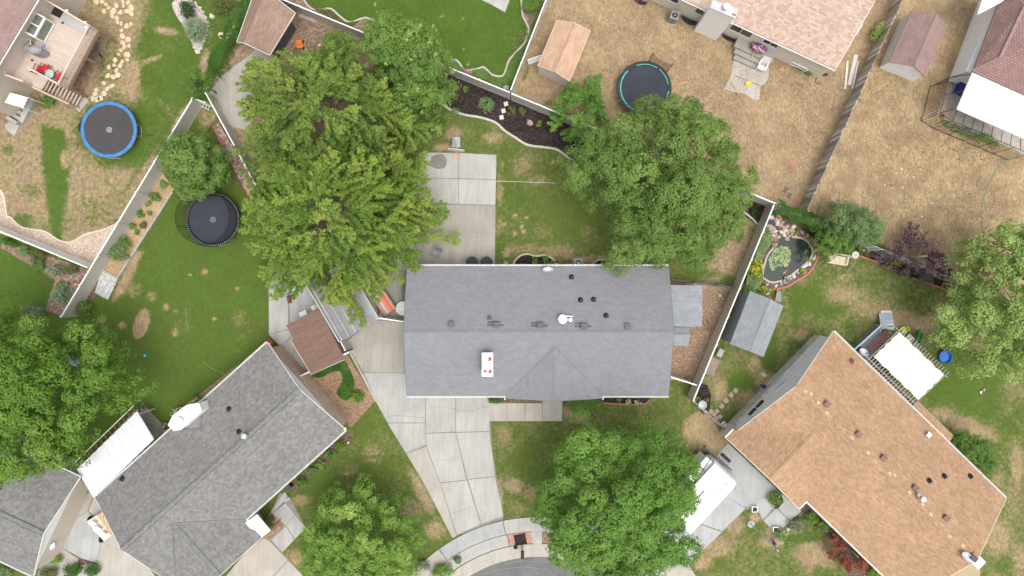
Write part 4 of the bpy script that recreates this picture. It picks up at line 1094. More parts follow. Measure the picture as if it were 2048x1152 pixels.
p = g7.at(1838, 994); n = MB(); n.lathe(p, [(.10, -.1), (.10, .5), (.2, .5), (.2, .6), (.0001, .66)], 14); n.lathe(p + Vector((-.14, .2, 0)), [(.08, -.1), (.08, .3), (.15, .3), (.0001, .38)], 12); n.build('flue_vent', 'light_grey_metal', g7.roof)
p = W(1855, 869, g7.at(1855, 869).z + .05); n = MB(); n.box(p + Vector((0, 0, .1)), (.32, .34, .2), -.7); n.build('sky_light', 'light_grey_metal', g7.roof)
plain('shingle_patch', (.60, .41, .26, 1), .9, var=.12, nscale=6)
n = MB(); rr = random.Random(3)
for t in [i / 26 for i in range(26)]:
    if rr.random() < .45: continue
    for sg in (rr.uniform(-.35, .1),):
        a = t * g7.L + rr.uniform(-.2, .2); q = [g7.P(a + x * .14, g7.Wd / 2 + sg + y * .10, 0) for x, y in ((-1, -1), (1, -1), (1, 1), (-1, 1))]
        for t_ in q: t_.z = g7.z(t_) + .045
        n.slab(q, .012)
n.build('ridge_shingle', 'shingle_patch', g7.roof)
mb = MB(); mb.bar(g7.P(.16, .42, .65), g7.P(.16, 9.78, .65), .07, 1.3); mb.bar(g7.P(.13, .42, 1.32), g7.P(.13, 9.78, 1.32), .14, .06); mb.build('stone_veneer', 'brick_weathered', root)
wall_window(g7, 'start', 7.0, 8.6, 1.5, 2.4, root, rake=.16)
for a0, a1 in ((10, 11.6), (13.5, 15.2)): wall_window(g7, 'hi', a0, a1, 1.0, 2.1, root, ov=.4)
mb = MB(); c = W(1554, 782, 2.2); mb.tube([c, c + Vector((.25, .1, 0))], .05, 8); mb.tube([c + Vector((.1, .12, 0)), c + Vector((.12, -.2, 0))], .04, 8); mb.build('wall_lamp', 'dark_metal', root)
mb = MB(); mb.slab([W(1553, 771, 2.5), W(1574, 756, 2.5), W(1568, 764, 1.9), W(1549, 780, 1.9)], .06); mb.build('window_awning', 'white_metal', root)
# dish on the east end
p = W(1934, 1113, 5.0); n = MB(); n.lathe(p, [(.01, 0), (.3, .04), (.5, .12), (.52, .14), (.3, .08), (.01, .04)], 22, 1, .5, -.7); d_ = n.build('satellite_dish', 'light_grey_metal', g7.roof)
n = MB(); n.tube([p, p + Vector((.35, .45, .25))], .03, 8); n.tube([p + Vector((0, 0, .02)), p + Vector((.2, -.1, -.5))], .03, 8); n.box(p + Vector((.40, -.08, .0)), (.5, .4, .3), -.7); n.build('dish_arm', 'dark_metal', d_)
ch = MB(); q = [W(1947, 1102, 4.6), W(1969, 1124, 4.6), W(1956, 1137, 4.6), W(1935, 1116, 4.6)]; ch.prism([(t.x, t.y) for t in q], 0, 4.6); cho = ch.build('chimney', 'white_paint', root)
ch = MB(); ch.prism([(t.x, t.y) for t in q], 4.604, 4.66, -.05); ch.build('chimney_cap', 'white_metal', cho)
gable_shed('awning_shed', 'flat tan-roofed annex at the bottom right below the orange house', 'shed', [(1885, 1152), (1945, 1123), (1961, 1140), (1958, 1175)], 2.5, 2.5, 'tan_roof_membrane', 'siding_cream')

# ---- mauve house in the north-east corner
root = thing('house', 'mauve shingled house cut off by the top right corner, with white walls', 'house', W(2040, 60, 0))
zc_ = [(1945, 142, 3.2), (2000, 116, 4.1), (2050, 12, 4.6), (2010, -30, 3.2), (2130, 226, 3.2), (2150, 40, 5.6), (2150, -60, 5.6), (2060, -60, 4.6)]
c0, c1, c2, c3, c4, c5, c6, c7 = [W(*q) for q in zc_]
mb = MB(); mb.slab([c0, c1, c2], .1); mb.slab([c0, c2, c3], .1); mb.slab([c0, c4, c5], .1); mb.slab([c0, c5, c1], .1); mb.slab([c1, c5, c6], .1); mb.slab([c1, c6, c2], .1); mb.slab([c3, c2, c6], .1)
r6 = mb.build('roof', 'shingle_mauve', root)
mb = MB(); up = Vector((0, 0, .03)); mb.bar(c0 + up, c1 + up, .24, .03); mb.bar(c1 + up, c2 + up, .24, .03); mb.build('ridge_cap', 'shingle_rose', r6)
mb = MB(); i_ = Vector((.25, .1, 0)); q = [c0 + i_, c3 + i_]; mb.poly([Vector((p.x, p.y, z)) for p, z in ((q[1], 0), (q[0], 0), (q[0], 3.1), (q[1], 3.1))])
q = [c0 + Vector((.3, .3, 0)), c4 + Vector((0, .3, 0))]; mb.poly([Vector((p.x, p.y, z)) for p, z in ((q[0], 0), (q[1], 0), (q[1], 3.1), (q[0], 3.1))]); mb.build('wall', 'siding_white', root)
mb = MB(); p0, p1 = W(1950, 150, 2.5), W(2012, 8, 2.5); k = (p1 - p0).normalized(); sd = Vector((-k.y, k.x, 0))
mb.slab([p0, p1, p1 + sd * .72, p0 + sd * .72], .08); mb.build('white_eave', 'white_metal', root)
mb = MB(); p0, p1 = W(1918, 148, .0), W(1968, 34, .0); k = (p1 - p0).normalized(); sd = Vector((-k.y, k.x, 0)) 
mb.prism([(q.x, q.y) for q in (p0, p1, p1 + sd * .45, p0 + sd * .45)], 0, .35); mb.build('foundation_ledge', 'concrete_old', root)
mb = MB(); q = [W(1955, 28, 3.6), W(2006, 2, 3.6), W(2035, -30, 3.6), W(1975, -30, 3.6)]; mb.slab(q, .15); o_ = mb.build('entry_canopy', 'white_metal', root)
mb = MB(); mb.bar(W(1955, 29, 3.4), W(2002, 4, 3.4), .06, .3); mb.build('fascia', 'siding_white', o_)

# ------------------------------------------------------------------ sheds
gable_shed('shed', 'brown shingled shed at the top left behind the vine hedge', 'shed', [(514, -30), (474, 84), (539, 110), (590, 26)], 2.5, 3.3, 'shingle_brown', 'siding_dark', ridge=.33, trim='white_paint', ov=.5)
gable_shed('shed', 'small orange-tan shingled shed with cream walls in the straw yard', 'shed', [(1114, 41), (1076, 131), (1139, 162), (1180, 62)], 2.0, 2.5, 'shingle_shed_tan', 'siding_cream', ridge=.52, ov=.06, trim='cream_paint')
gable_shed('shed', 'grey shingled garden shed with blue-grey wall between the fence and the orange house', 'shed', [(1500, 582), (1460, 688), (1527, 714), (1567, 612)], 2.3, 2.85, 'shingle_light', 'siding_bluegrey', ridge=.52, ov=.12)
gable_shed('shed', 'small white-walled shed with a rose-brown roof beside the grey plank fence', 'shed', [(1822, 21), (1778, 124), (1851, 154), (1895, 51)], 1.6, 2.45, 'shingle_rose', 'siding_white', ridge=.5, ov=.10)
# brown flat-roofed shed with a step in its west side
def brown_shed():
    z = 2.5; q = [(573, 650), (638, 617), (652, 640), (688, 719), (622, 749), (583, 682), (587, 678)]
    root = thing('shed', 'flat-roofed brown shed between the brick gable and the concrete pad', 'shed', W(630, 685, 0))
    P = [W(x, y, z) for x, y in q]; c = sum(P, Vector()) / len(P)
    mb = MB((W(0, 0) - W(49, -24)).normalized()); 
    for p in P: p.z = z + (p - c).dot(Vector((-.5, .87, 0))) * .05
    mb.slab(P, .08); mb.build('roof', 'planks_brown', root)
    mb = MB(); I = [p + (c - p).normalized() * .3 for p in P]
    for i in range(len(I)):
        a, b = I[i], I[(i + 1) % len(I)]; mb.poly([Vector((b.x, b.y, 0)), Vector((a.x, a.y, 0)), Vector((a.x, a.y, a.z - .09)), Vector((b.x, b.y, b.z - .09))])
    mb.build('wall', 'siding_tan', root)
    mb = MB(); mb.bar(P[3] + Vector((.02, -.02, -.05)), P[4] + Vector((-.02, -.02, -.05)), .04, .10); mb.bar(P[4] + Vector((-.02, -.02, -.05)), P[5] + Vector((-.02, 0, -.05)), .04, .10); mb.build('trim', 'grey_metal', root)
brown_shed()
# grey corrugated carport
def carport():
    z = 2.6; root = thing('carport', 'grey ribbed metal carport under the big tree next to the brown shed', 'carport', W(690, 610, 0))
    A, B, C_, D = W(757, 640, z), W(690, 524, z), W(597, 570, z), W(680, 683, z)   # B, C under the tree
    c = (A + D) / 2; k = (B - A); C_ = D + k
    up = [A, B, C_, D]
    A.z = B.z = z - .1; e = (D - A)
    mb = MB(); N = 44; rows = []
    for i in range(N + 1):
        t = i / N; ph = i % 4; dz = (.0, .0, .055, .055)[ph]; b = A + e * t
        zz = z + .18 - .5 * (t - .45) ** 2 + dz; rows.append((Vector((b.x, b.y, zz)), Vector((b.x + k.x, b.y + k.y, zz))))
    for (a, b), (c2, d) in zip(rows, rows[1:]): mb.poly([a, b, d, c2]); mb.poly([a - Vector((0, 0, .012)), c2 - Vector((0, 0, .012)), d - Vector((0, 0, .012)), b - Vector((0, 0, .012))])
    rf = mb.build('roof', 'corrugated_grey', root)
    t_ = MB()
    for i in range(1, N, 8):
        a, b = rows[i]; t_.bar(a + Vector((0, 0, .03)), b + Vector((0, 0, .03)), .05, .04)
    t_.build('roof_seam', 'grey_metal', rf)
    for p in (A, D, A + k, D + k, A + k * .5, D + k * .5):
        mb = MB(); q = p + (c + k / 2 - p).normalized() * .25; mb.tube([Vector((q.x, q.y, 0)), Vector((q.x, q.y, z - .05))], .05, 8); mb.build('post', 'light_grey_metal', root)
    mb = MB(); o = Vector((.03, .0, 0)); a = A + (A - D).normalized() * .05; mb.bar(a, a + k, .06, .22); d = D + (D - A).normalized() * .05; mb.bar(d, d + k, .06, .22); mb.build('side_beam', 'light_grey_metal', root)
carport()
# white ribbed patio cover on the south-west house
def patio_cover():
    z = 2.55; q = [(272, 823), (310, 878), (188, 990), (151, 940)]
    A, B, C_, D = [W(x, y, z) for x, y in q]; A.z = D.z = z - .15; B.z = C_.z = z + .12
    root = thing('patio_cover', 'white ribbed metal patio cover behind the grey-brown house', 'patio cover', W(230, 905, 0))
    mb = MB(); N = 40; e = D - A; k = B - A
    rows = []
    for i in range(N + 1):
        p = A + e * (i / N); dz = .09 if i % 4 in (1, 2) else 0; rows.append((p + Vector((0, 0, dz)), p + k + Vector((0, 0, dz))))
    for (a, b), (c, d) in zip(rows, rows[1:]): mb.poly([a, b, d, c][::-1])
    mb.slab([A - Vector((0, 0, .01)), B - Vector((0, 0, .01)), C_ - Vector((0, 0, .01)), D - Vector((0, 0, .01))], .03)
    mb.build('roof', 'vinyl_roof_white', root)
    nn = -k.normalized()
    for i in range(13):
        p = A + e * ((i + .5) / 13); b = MB(); b.bar(p + k * .3 + Vector((0, 0, -.14)), p + nn * .42 + Vector((0, 0, -.12)), .09, .12); b.build('rafter', 'wood_brown', root)
    b = MB(); b.bar(A + nn * .50 + Vector((0, 0, -.06)), D + nn * .50 + Vector((0, 0, -.06)), .05, .08); b.build('front_rail', 'cream_paint', root)
    for t in (.02, .5, .98):
        b = MB(); p = A + e * t + k * .08; b.tube([Vector((p.x, p.y, 0)), Vector((p.x, p.y, z - .25))], .06, 8); b.build('post', 'cream_paint', root)
ground_poly('patio_slab', [(285, 805), (335, 860), (310, 878), (190, 992), (185, 965), (160, 935)], 'concrete_old', .05)
patio_cover()
# cream canvas over a wooden pergola
def pergola():
    z = 2.7; q = [(1797, 664), (1886, 750), (1837, 803), (1746, 713)]
    root = thing('pergola', 'wooden pergola with a cream canvas cover behind the orange house', 'pergola', W(1815, 735, 0))
    A, B, C_, D = [W(x, y, z) for x, y in q]
    e1 = (B - A).normalized(); e2 = (D - A).normalized()
    mb = MB(); NX, NY = 10, 8; L1, L2 = (B - A).length, (D - A).length; g = {}
    for i in range(NX + 1):
        for j in range(NY + 1):
            s_, t_ = i / NX, j / NY; p = A + (B - A) * s_ + (D - A) * t_; w_ = .06 * math.sin(s_ * 9 * math.pi) ** 2
            edge = min(s_, 1 - s_, t_, 1 - t_); p += Vector((0, 0, .12 + w_ * (1 if edge > 0 else 0)))
            if j in (0, NY): p += e2 * (.05 * math.sin(s_ * 8 * math.pi)) * (1 if j == 0 else -1)
            if i in (0, NX): p += e1 * (.04 * math.sin(t_ * 7 * math.pi)) * (1 if i == 0 else -1)
            g[i, j] = p
    for i in range(NX):
        for j in range(NY): mb.poly([g[i, j], g[i, j + 1], g[i + 1, j + 1], g[i + 1, j]])
    mb.build('canvas_cover', 'canvas', root)
    n = 20
    for i in range(n):
        t = i / (n - 1); a = A + (B - A) * (t * 1.04 - .02)
        b = MB(); b.bar(a - e2 * .45 + Vector((0, 0, 0)), a + (D - A) + e2 * 1.25, .045, .14); b.build('rafter', 'wood_grey', root)
    for off, zz in ((-.12, -.14), (L2 + .35, -.14), (L2 + 1.05, -.14), (L2 + .35, .1), (L2 + .75, .1), (L2 + 1.1, .1)):
        b = MB(); b.bar(A + e2 * off - e1 * .3 + Vector((0, 0, zz)), B + e2 * off + e1 * .4 + Vector((0, 0, zz)), .06 if zz < 0 else .04, .16 if zz < 0 else .05); b.build('beam', 'wood_grey', root)
    for s_ in (.02, .5, .98):
        for off in (-.1,):
            p = A + (B - A) * s_ + e2 * off; b = MB(); b.box((p.x, p.y, z / 2 - .1), (.12, .12, z - .2), .7); b.build('post', 'wood_grey', root)
    # red striped screen on the north-west side
    b = MB(); p0 = W(1747, 703, 2.2); p1 = W(1785, 668, 2.2); 
    for i in range(7):
        a = p0 + (p1 - p0) * (i / 7); c = p0 + (p1 - p0) * ((i + .8) / 7); b.slab([a, c, c + Vector((-.26, .2, -.5)), a + Vector((-.26, .2, -.5))], .02)
    b.build('side_screen', 'red_screen', root)
plain('red_screen', (.30, .13, .12, 1), .85, var=.3, nscale=8)
pergola()
# white patio roof and steel cage by the mauve house
def cage():
    z = 3.0; root = thing('patio_cover', 'big flat white patio roof with a black steel cage in the top right', 'patio cover', W(1990, 220, 0))
    q = [(1945, 145), (2060, 195), (2060, 283), (1914, 218)]
    mb = MB(); P = [W(x, y, z) for x, y in q]; mb.slab(P, .14); mb.build('roof', 'white_metal', root)
    c = MB(); zc = 2.35
    pts = [(1945, 143), (1898, 155), (1880, 226), (1905, 242), (2060, 308)]
    T = [W(x, y, zc) for x, y in pts]
    for a, b in zip(T, T[1:]):
        for k, zz in ((0, zc), (2, .1)): c.bar(Vector((a.x, a.y, zz)), Vector((b.x, b.y, zz)), .03, .03)
        L = (b - a).length; n = max(1, int(L / 1.1))
        for i in range(n + 1):
            p = a + (b - a) * (i / n); c.tube([Vector((p.x, p.y, 0)), Vector((p.x, p.y, zc))], .018, 6)
    c.build('cage_frame', 'black_plastic', root)
    c = MB()
    for a, b in zip(T, T[1:]):
        L = (b - a).length; n = int(L / .22)
        for i in range(n):
            p = a + (b - a) * (i / n); c.tube([Vector((p.x, p.y, 0)), Vector((p.x, p.y, zc))], .009, 4, cap=False)
    c.build('cage_bars', 'black_plastic', root)
    c = MB()
    for i in range(9):
        a = T[3] + (T[4] - T[3]) * (i / 8); b = W(1914 + i * 18.2, 218 + i * 8.1, z - .15); c.bar(a, b, .03, .03)
    for a, b in (((1898, 155), (1943, 148)), ((1889, 190), (1930, 182)), ((1880, 226), (1914, 216))): c.bar(W(*a, zc), W(*b, z - .15), .05, .05)
    c.build('roof_brace', 'black_plastic', root)
ground_poly('patio', [(1893, 168), (1952, 150), (2080, 200), (2080, 330), (2030, 300), (1882, 236), (1878, 222)], 'wood_grey', .04)
ground_poly('gravel_bed', [(1893, 165), (1905, 168), (1888, 236), (1872, 232)], 'gravel_pink', .05)
cage()
# ------------------------------------------------------------------ fences
def fence(label, a, b, h=1.83, mat='vinyl_tan', cap='vinyl_white', spacing=2.4, name='vinyl_fence', group=None, post0=True, post1=True, caps=True, cat='fence'):
    "a, b: photo pixels of the top rail's ends"
    A, B = W(*a, h), W(*b, h); base = (A + B) / 2; base.z = 0
    root = thing(name, label, cat, base, group); d = (B - A); L = d.length; d.normalize(); n = max(1, round(L / spacing)); ang = math.atan2(d.y, d.x)
    rr = random.Random(int(a[0] * 7 + b[1]))
    for i in range(n):
        p, q = A + d * (L * i / n), A + d * (L * (i + 1) / n); m = (p + q) / 2; w_ = L / n - .12
        mb = MB(); mb.box((m.x, m.y, h / 2 - .02), (w_, .035, h - .16), ang); 
        k = max(2, int(w_ / .3))
        o = mb.build('panel', mat, root)
        mb = MB(); mb.box((m.x, m.y, h - .06), (w_, .085, .11), ang); mb.build('rail', cap, o)
        mb = MB(); mb.box((m.x, m.y, .12), (w_, .07, .13), ang); mb.build('rail', mat, o)
    for i in range(n + 1):
        if (i == 0 and not post0) or (i == n and not post1): continue
        p = A + d * (L * i / n); mb = MB(); mb.box((p.x, p.y, (h + .03) / 2), (.125, .125, h + .03), ang); o = mb.build('post', mat, root)
        mb = MB(); z = h + .03; r = .09
        mb.lathe((p.x, p.y, z), [(r, 0), (r, .03), (.0001, .09)], 4, rz=ang + math.pi / 4); mb.build('cap', cap, o)
    return root
def plank_fence(label, a, b, h=1.8, lean=.05, name='plank_fence'):
    A, B = W(*a, h), W(*b, h); base = (A + B) / 2; base.z = 0
    root = thing(name, label, 'fence', base); d = B - A; L = d.length; d.normalize(); nn = Vector((-d.y, d.x, 0)); rr = random.Random(int(b[0]))
    if nn.dot(base) > 0: nn = -nn       # side facing the camera's foot point
    bays = max(1, round(L / 2.4)); gr = MATS['wood_weathered']
    for j in range(bays):
        mb = MB(); s0, s1 = L * j / bays, L * (j + 1) / bays; t = s0
        while t < s1 - .05:
            w_ = .145; hh = h + rr.uniform(-.06, .05); c = A + d * (t + w_ / 2); tl = rr.uniform(-.03, .03); off = rr.uniform(-.012, .012)
            q = [c - d * (w_ / 2 - .008) + nn * off, c + d * (w_ / 2 - .008) + nn * off]
            lo = [Vector((v.x, v.y, .02)) for v in q]; hi = [Vector((v.x, v.y, hh)) + d * tl + nn * rr.uniform(-.03, .05) for v in q]
            i = len(mb.v); T = nn * .018
            mb.v += [lo[0] - T, lo[1] - T, lo[1] + T, lo[0] + T, hi[0] - T, hi[1] - T, hi[1] + T, hi[0] + T]
            for f in ([4, 5, 6, 7], [3, 2, 1, 0], [0, 1, 5, 4], [1, 2, 6, 5], [2, 3, 7, 6], [3, 0, 4, 7]): mb.f.append([i + k for k in f])
            t += w_
        o = mb.build('board_panel', 'wood_weathered', root)
        for z in (.45, 1.4):
            r = MB(); a_ = A + d * s0 - nn * .05; b_ = A + d * s1 - nn * .05; r.bar((a_.x, a_.y, z), (b_.x, b_.y, z), .04, .09); r.build('rail', 'wood_grey', o)
    for j in range(bays + 1):
        p = A + d * (L * j / bays) - nn * .11; r = MB(); r.box((p.x, p.y, h / 2), (.1, .1, h), math.atan2(d.y, d.x)); r.build('post', 'wood_grey', root)
    return root
n = NT('wood_weathered'); ge = n.n.new("ShaderNodeNewGeometry")
mpp = n.n.new("ShaderNodeMapping"); mpp.inputs["Scale"].default_value = (1, 1, 1); n.l(n.tc.outputs["UV"], mpp.inputs[0])
br = n.brick(.145, 30, (.20, .185, .17, 1), (.50, .48, .45, 1), (.06, .06, .06, 1), 0, vec=mpp.outputs[0], off=0)
rnd = n.ramp(ge.outputs["Random Per Island"], [(0, (.20, .18, .16, 1)), (.35, (.36, .335, .30, 1)), (.75, (.52, .50, .46, 1)), (1, (.66, .64, .60, 1))])
n.col(n.mix(1, rnd, n.ramp(n.noise(7, 5), [(.3, (.75,) * 3 + (1,)), (.7, (1.2,) * 3 + (1,))]), 'MULTIPLY')); n.fin(.9)

fence('long tan vinyl fence between the blue trampoline lawn and the bark bed', (122, 633), (384, 198), spacing=2.6)
fence('tan vinyl fence running under the big tree beside the rock bed', (411, 186), (690, 700), post0=True, spacing=2.4)
fence('tan vinyl fence behind the lush north lawn, west of the fence junction', (480, -36), (1018, 184))
fence('tan vinyl fence along the south edge of the straw yard', (1021, 186), (1549, 406), post0=False)
fence('tan vinyl fence going north from the junction beside the orange-tan shed', (1105, -34), (1021, 181), post1=False)
fence('tan vinyl fence between the woodchip side yard and the pond garden', (1549, 408), (1387, 801), post0=False)
fence('bright white vinyl fence above the dark green lawn at the left edge', (-45, 444), (176, 536), mat='vinyl_white', post1=False)
fence('short white gate fence between the carport and the middle house', (757, 636), (811, 644), mat='vinyl_white', spacing=1.2)
fence('short white fence at the front of the woodchip side yard', (1338, 753), (1395, 771), mat='vinyl_white', spacing=1.2, post1=False)
fence('tiny white fence piece between the brick gable and the brown shed', (599, 753), (618, 744), mat='vinyl_white', spacing=1.0)
fence('tiny white fence piece at the east corner of the brown shed', (683, 711), (696, 705), mat='vinyl_white', spacing=1.0)
fence('knee-high dark board fence between the front lawn and the stepping stones', (1388, 803), (1450, 859), h=.5, mat='wood_grey', cap='wood_grey', spacing=1.6, name='low_fence')
fence('thin black mesh fence behind the lean-to shed', (1341, 559), (1476, 576), h=.9, mat='dark_metal', cap='dark_metal', spacing=1.8, name='low_fence')
plank_fence('weathered plank fence dividing the two straw yards', (1820, -32), (1615, 420))
plank_fence('grey plank fence between the straw yard and the pond garden', (1552, 410), (1930, 566))
fence('narrow white gate beside the vine hedge at the top left fence corner', (385, 196), (410, 205), h=1.2, mat='vinyl_white', spacing=1.1, name='gate', cat='gate')

# ------------------------------------------------------------------ vegetation
def leafmesh(name, C, N, S, rnd, mat, parent=None, base=None, asp=.62, seed=0, jit=.3):
    r = np.random.default_rng(seed); C = np.asarray(C, float); N = np.asarray(N, float); n = len(C)
    N = N + r.normal(0, jit, N.shape); N /= np.linalg.norm(N, axis=1, keepdims=True) + 1e-9
    T = r.normal(0, 1, (n, 3)); T -= (T * N).sum(1, keepdims=True) * N; T /= np.linalg.norm(T, axis=1, keepdims=True) + 1e-9
    B = np.cross(N, T); S = np.asarray(S).reshape(-1, 1) * np.ones((n, 1))
    off = WL[parent.name] if parent is not None else Vector(base)
    C = C - np.array(off)
    V = np.stack([C - T * S * .5, C + B * S * asp * .5 - N * S * .06, C + T * S * .5 - N * S * .10, C - B * S * asp * .5 - N * S * .06], 1).reshape(-1, 3)
    me = bpy.data.meshes.new(name); me.vertices.add(4 * n); me.vertices.foreach_set("co", V.ravel())
    me.loops.add(4 * n); me.loops.foreach_set("vertex_index", np.arange(4 * n)); me.polygons.add(n); me.polygons.foreach_set("loop_start", np.arange(n) * 4)
    me.update(calc_edges=True)
    a = me.attributes.new("rnd", 'FLOAT', 'FACE'); a.data.foreach_set("value", np.clip(rnd, 0, 1).astype(np.float32))
    me.materials.append(MATS[mat]); o = bpy.data.objects.new(name, me); COL.objects.link(o)
    if parent is not None: o.parent = parent
    else: o.location = off
    WL[o.name] = Vector(off); return o
def outline_world(px, z, n=4): return np.array([tuple(W(x, y, z)[:2]) for x, y in spline(px, n, True)])
def pdist(P, poly):
    "signed distance inside > 0"
    P = np.atleast_2d(P); d2 = np.full(len(P), 1e9); ins = np.zeros(len(P), bool)
    for i in range(len(poly)):
        a, b = poly[i], poly[(i + 1) % len(poly)]; e = b - a
        t = np.clip(((P - a) @ e) / (e @ e + 1e-9), 0, 1); d2 = np.minimum(d2, ((P - a - t[:, None] * e) ** 2).sum(1))
        ins ^= ((a[1] > P[:, 1]) != (b[1] > P[:, 1])) & (P[:, 0] < (b[0] - a[0]) * (P[:, 1] - a[1]) / (b[1] - a[1] + 1e-12) + a[0])
    d = np.sqrt(d2); return np.where(ins, d, -d)
def scatter(poly, md, r, n_try=4000, margin=0.):
    lo, hi = poly.min(0), poly.max(0); out = []; cell = {}
    C = lo + r.random((n_try, 2)) * (hi - lo); D = pdist(C, poly)
    for c, d in zip(C, D):
        if d < margin: continue
        k = (int(c[0] // md), int(c[1] // md)); ok = True
        for i in (-1, 0, 1):
            for j in (-1, 0, 1):
                for q in cell.get((k[0] + i, k[1] + j), ()):
                    if (q[0] - c[0]) ** 2 + (q[1] - c[1]) ** 2 < md * md: ok = False; break
        if ok: cell.setdefault(k, []).append(c); out.append((c[0], c[1], d))
    return np.array(out).reshape(-1, 3)
def trunk_mesh(root, bx, by, targets, r0, mat='bark', h=2.5, name='trunk', rs=None):
    mb = MB(); rs = rs or random.Random(1); top = Vector((bx, by, h)); base = Vector((bx, by, -.05))
    mb.tube([base, Vector((bx, by, .25)), Vector((bx + .05, by, h * .6)), top], r0 * 1.25, 10, r0 * .75)
    for t in targets:
        t = Vector(t); st = Vector((bx, by, h * rs.uniform(.7, 1.0))); m1 = st.lerp(t, .35) + Vector((rs.uniform(-.3, .3), rs.uniform(-.3, .3), (t.z - st.z) * .12)); m2 = st.lerp(t, .7) + Vector((rs.uniform(-.3, .3), rs.uniform(-.3, .3), .1))
        mb.tube([st, m1, m2, t], r0 * .42, 6, .025)
    return mb.build(name, mat, root, smooth=True)
def cloud_tree(label, px, zmid, zb, zt, mat, cat='tree', name='tree', clump=1.15, puff=.42, leaf_s=.17, dens=1.0, seed=1, trunk=None, bark='bark', gap=.12, group=None, r0=.22, flowers=None, under=.85):
    r = np.random.default_rng(seed); rs = random.Random(seed); poly = outline_world(px, zmid)
    c0 = poly.mean(0) if trunk is None else np.array(W(*trunk, 0)[:2])
    root = thing(name, label, cat, (c0[0], c0[1], 0), group)
    cl = scatter(poly, clump * .80, r, 9000, margin=clump * .26); dm = max(cl[:, 2].max(), .5)
    C, N, S, RN = [], [], [], []; FC = []
    def puffs(cx, cy, cz, cr, tone, k, up=.15, lv=1.):
        m = int(k * (cr / puff) ** 2 * 5.2) + 3
        d = r.normal(0, 1, (m, 3)); d[:, 2] = np.abs(d[:, 2]) + r.uniform(-.45, .25, m); d /= np.linalg.norm(d, axis=1, keepdims=True)
        pc = np.array([cx, cy, cz]) + d * cr * r.uniform(.80, 1.0, (m, 1)) * np.array([1, 1, 1.0])
        for q, dd in zip(pc, d):
            pr = puff * r.uniform(.6, 1.15); ln = max(6, int(50 * dens * lv * (pr / .42) ** 2 * (.17 / leaf_s) ** 1.4))
            e = r.normal(0, 1, (ln, 3)); e[:, 2] += .35; e /= np.linalg.norm(e, axis=1, keepdims=True)
            P = q + e * pr * r.uniform(.6, 1.0, (ln, 1)) * np.array([.92, .92, .85])
            C.append(P); N.append(e * .7 + dd * .6 + np.array([0, 0, .35])); S.append(leaf_s * r.uniform(.7, 1.25, ln)); RN.append(np.clip(tone + r.normal(0, .10, ln) + r.uniform(-.07, .07), 0, 1))
            if flowers and r.random() < flowers[1]: FC.append(q + dd * pr)
    tops = []
    for x, y, d in cl:
        if r.random() < gap * .4: continue
        f = min(d / dm, 1); z = zb + (zt - zb) * (1 - (1 - f) ** 2) ** .5 * r.uniform(.80, 1.05) + r.uniform(-.5, .45) * clump
        z = max(z, zb + .1); cr = clump * r.uniform(.60, .92) * (.80 + .20 * f)
        puffs(x, y, z - cr * .5, cr, r.uniform(.28, .72), 1.0); tops.append((x, y, z - cr * .8))
    for x, y, d in cl:      # lower storey, seen through the gaps and from the side
        if r.random() > under: continue
        f = min(d / dm, 1); z0 = zb + (zt - zb) * .5 * (1 - (1 - f) ** 2) ** .5
        puffs(x + r.uniform(-.5, .5), y + r.uniform(-.5, .5), z0 - clump * .6, clump * .8, r.uniform(.2, .5), .55, lv=.6)  # darker leaf tones here paint in the shade inside the crown
    C = np.concatenate(C); o = leafmesh('crown', C, np.concatenate(N), np.concatenate(S), np.concatenate(RN), mat, root, seed=seed)
    tops = [t for t in tops]; rs.shuffle(tops)
    trunk_mesh(root, c0[0], c0[1], tops[:14], r0, bark, h=max(.8, zb * .8), rs=rs)
    if flowers and FC:
        P = np.concatenate([q + r.normal(0, .07, (14, 3)) for q in FC]); leafmesh('flowers', P, np.tile([0, 0, 1.], (len(P), 1)), np.full(len(P), .10), r.random(len(P)), flowers[0], root, seed=seed)
    return root
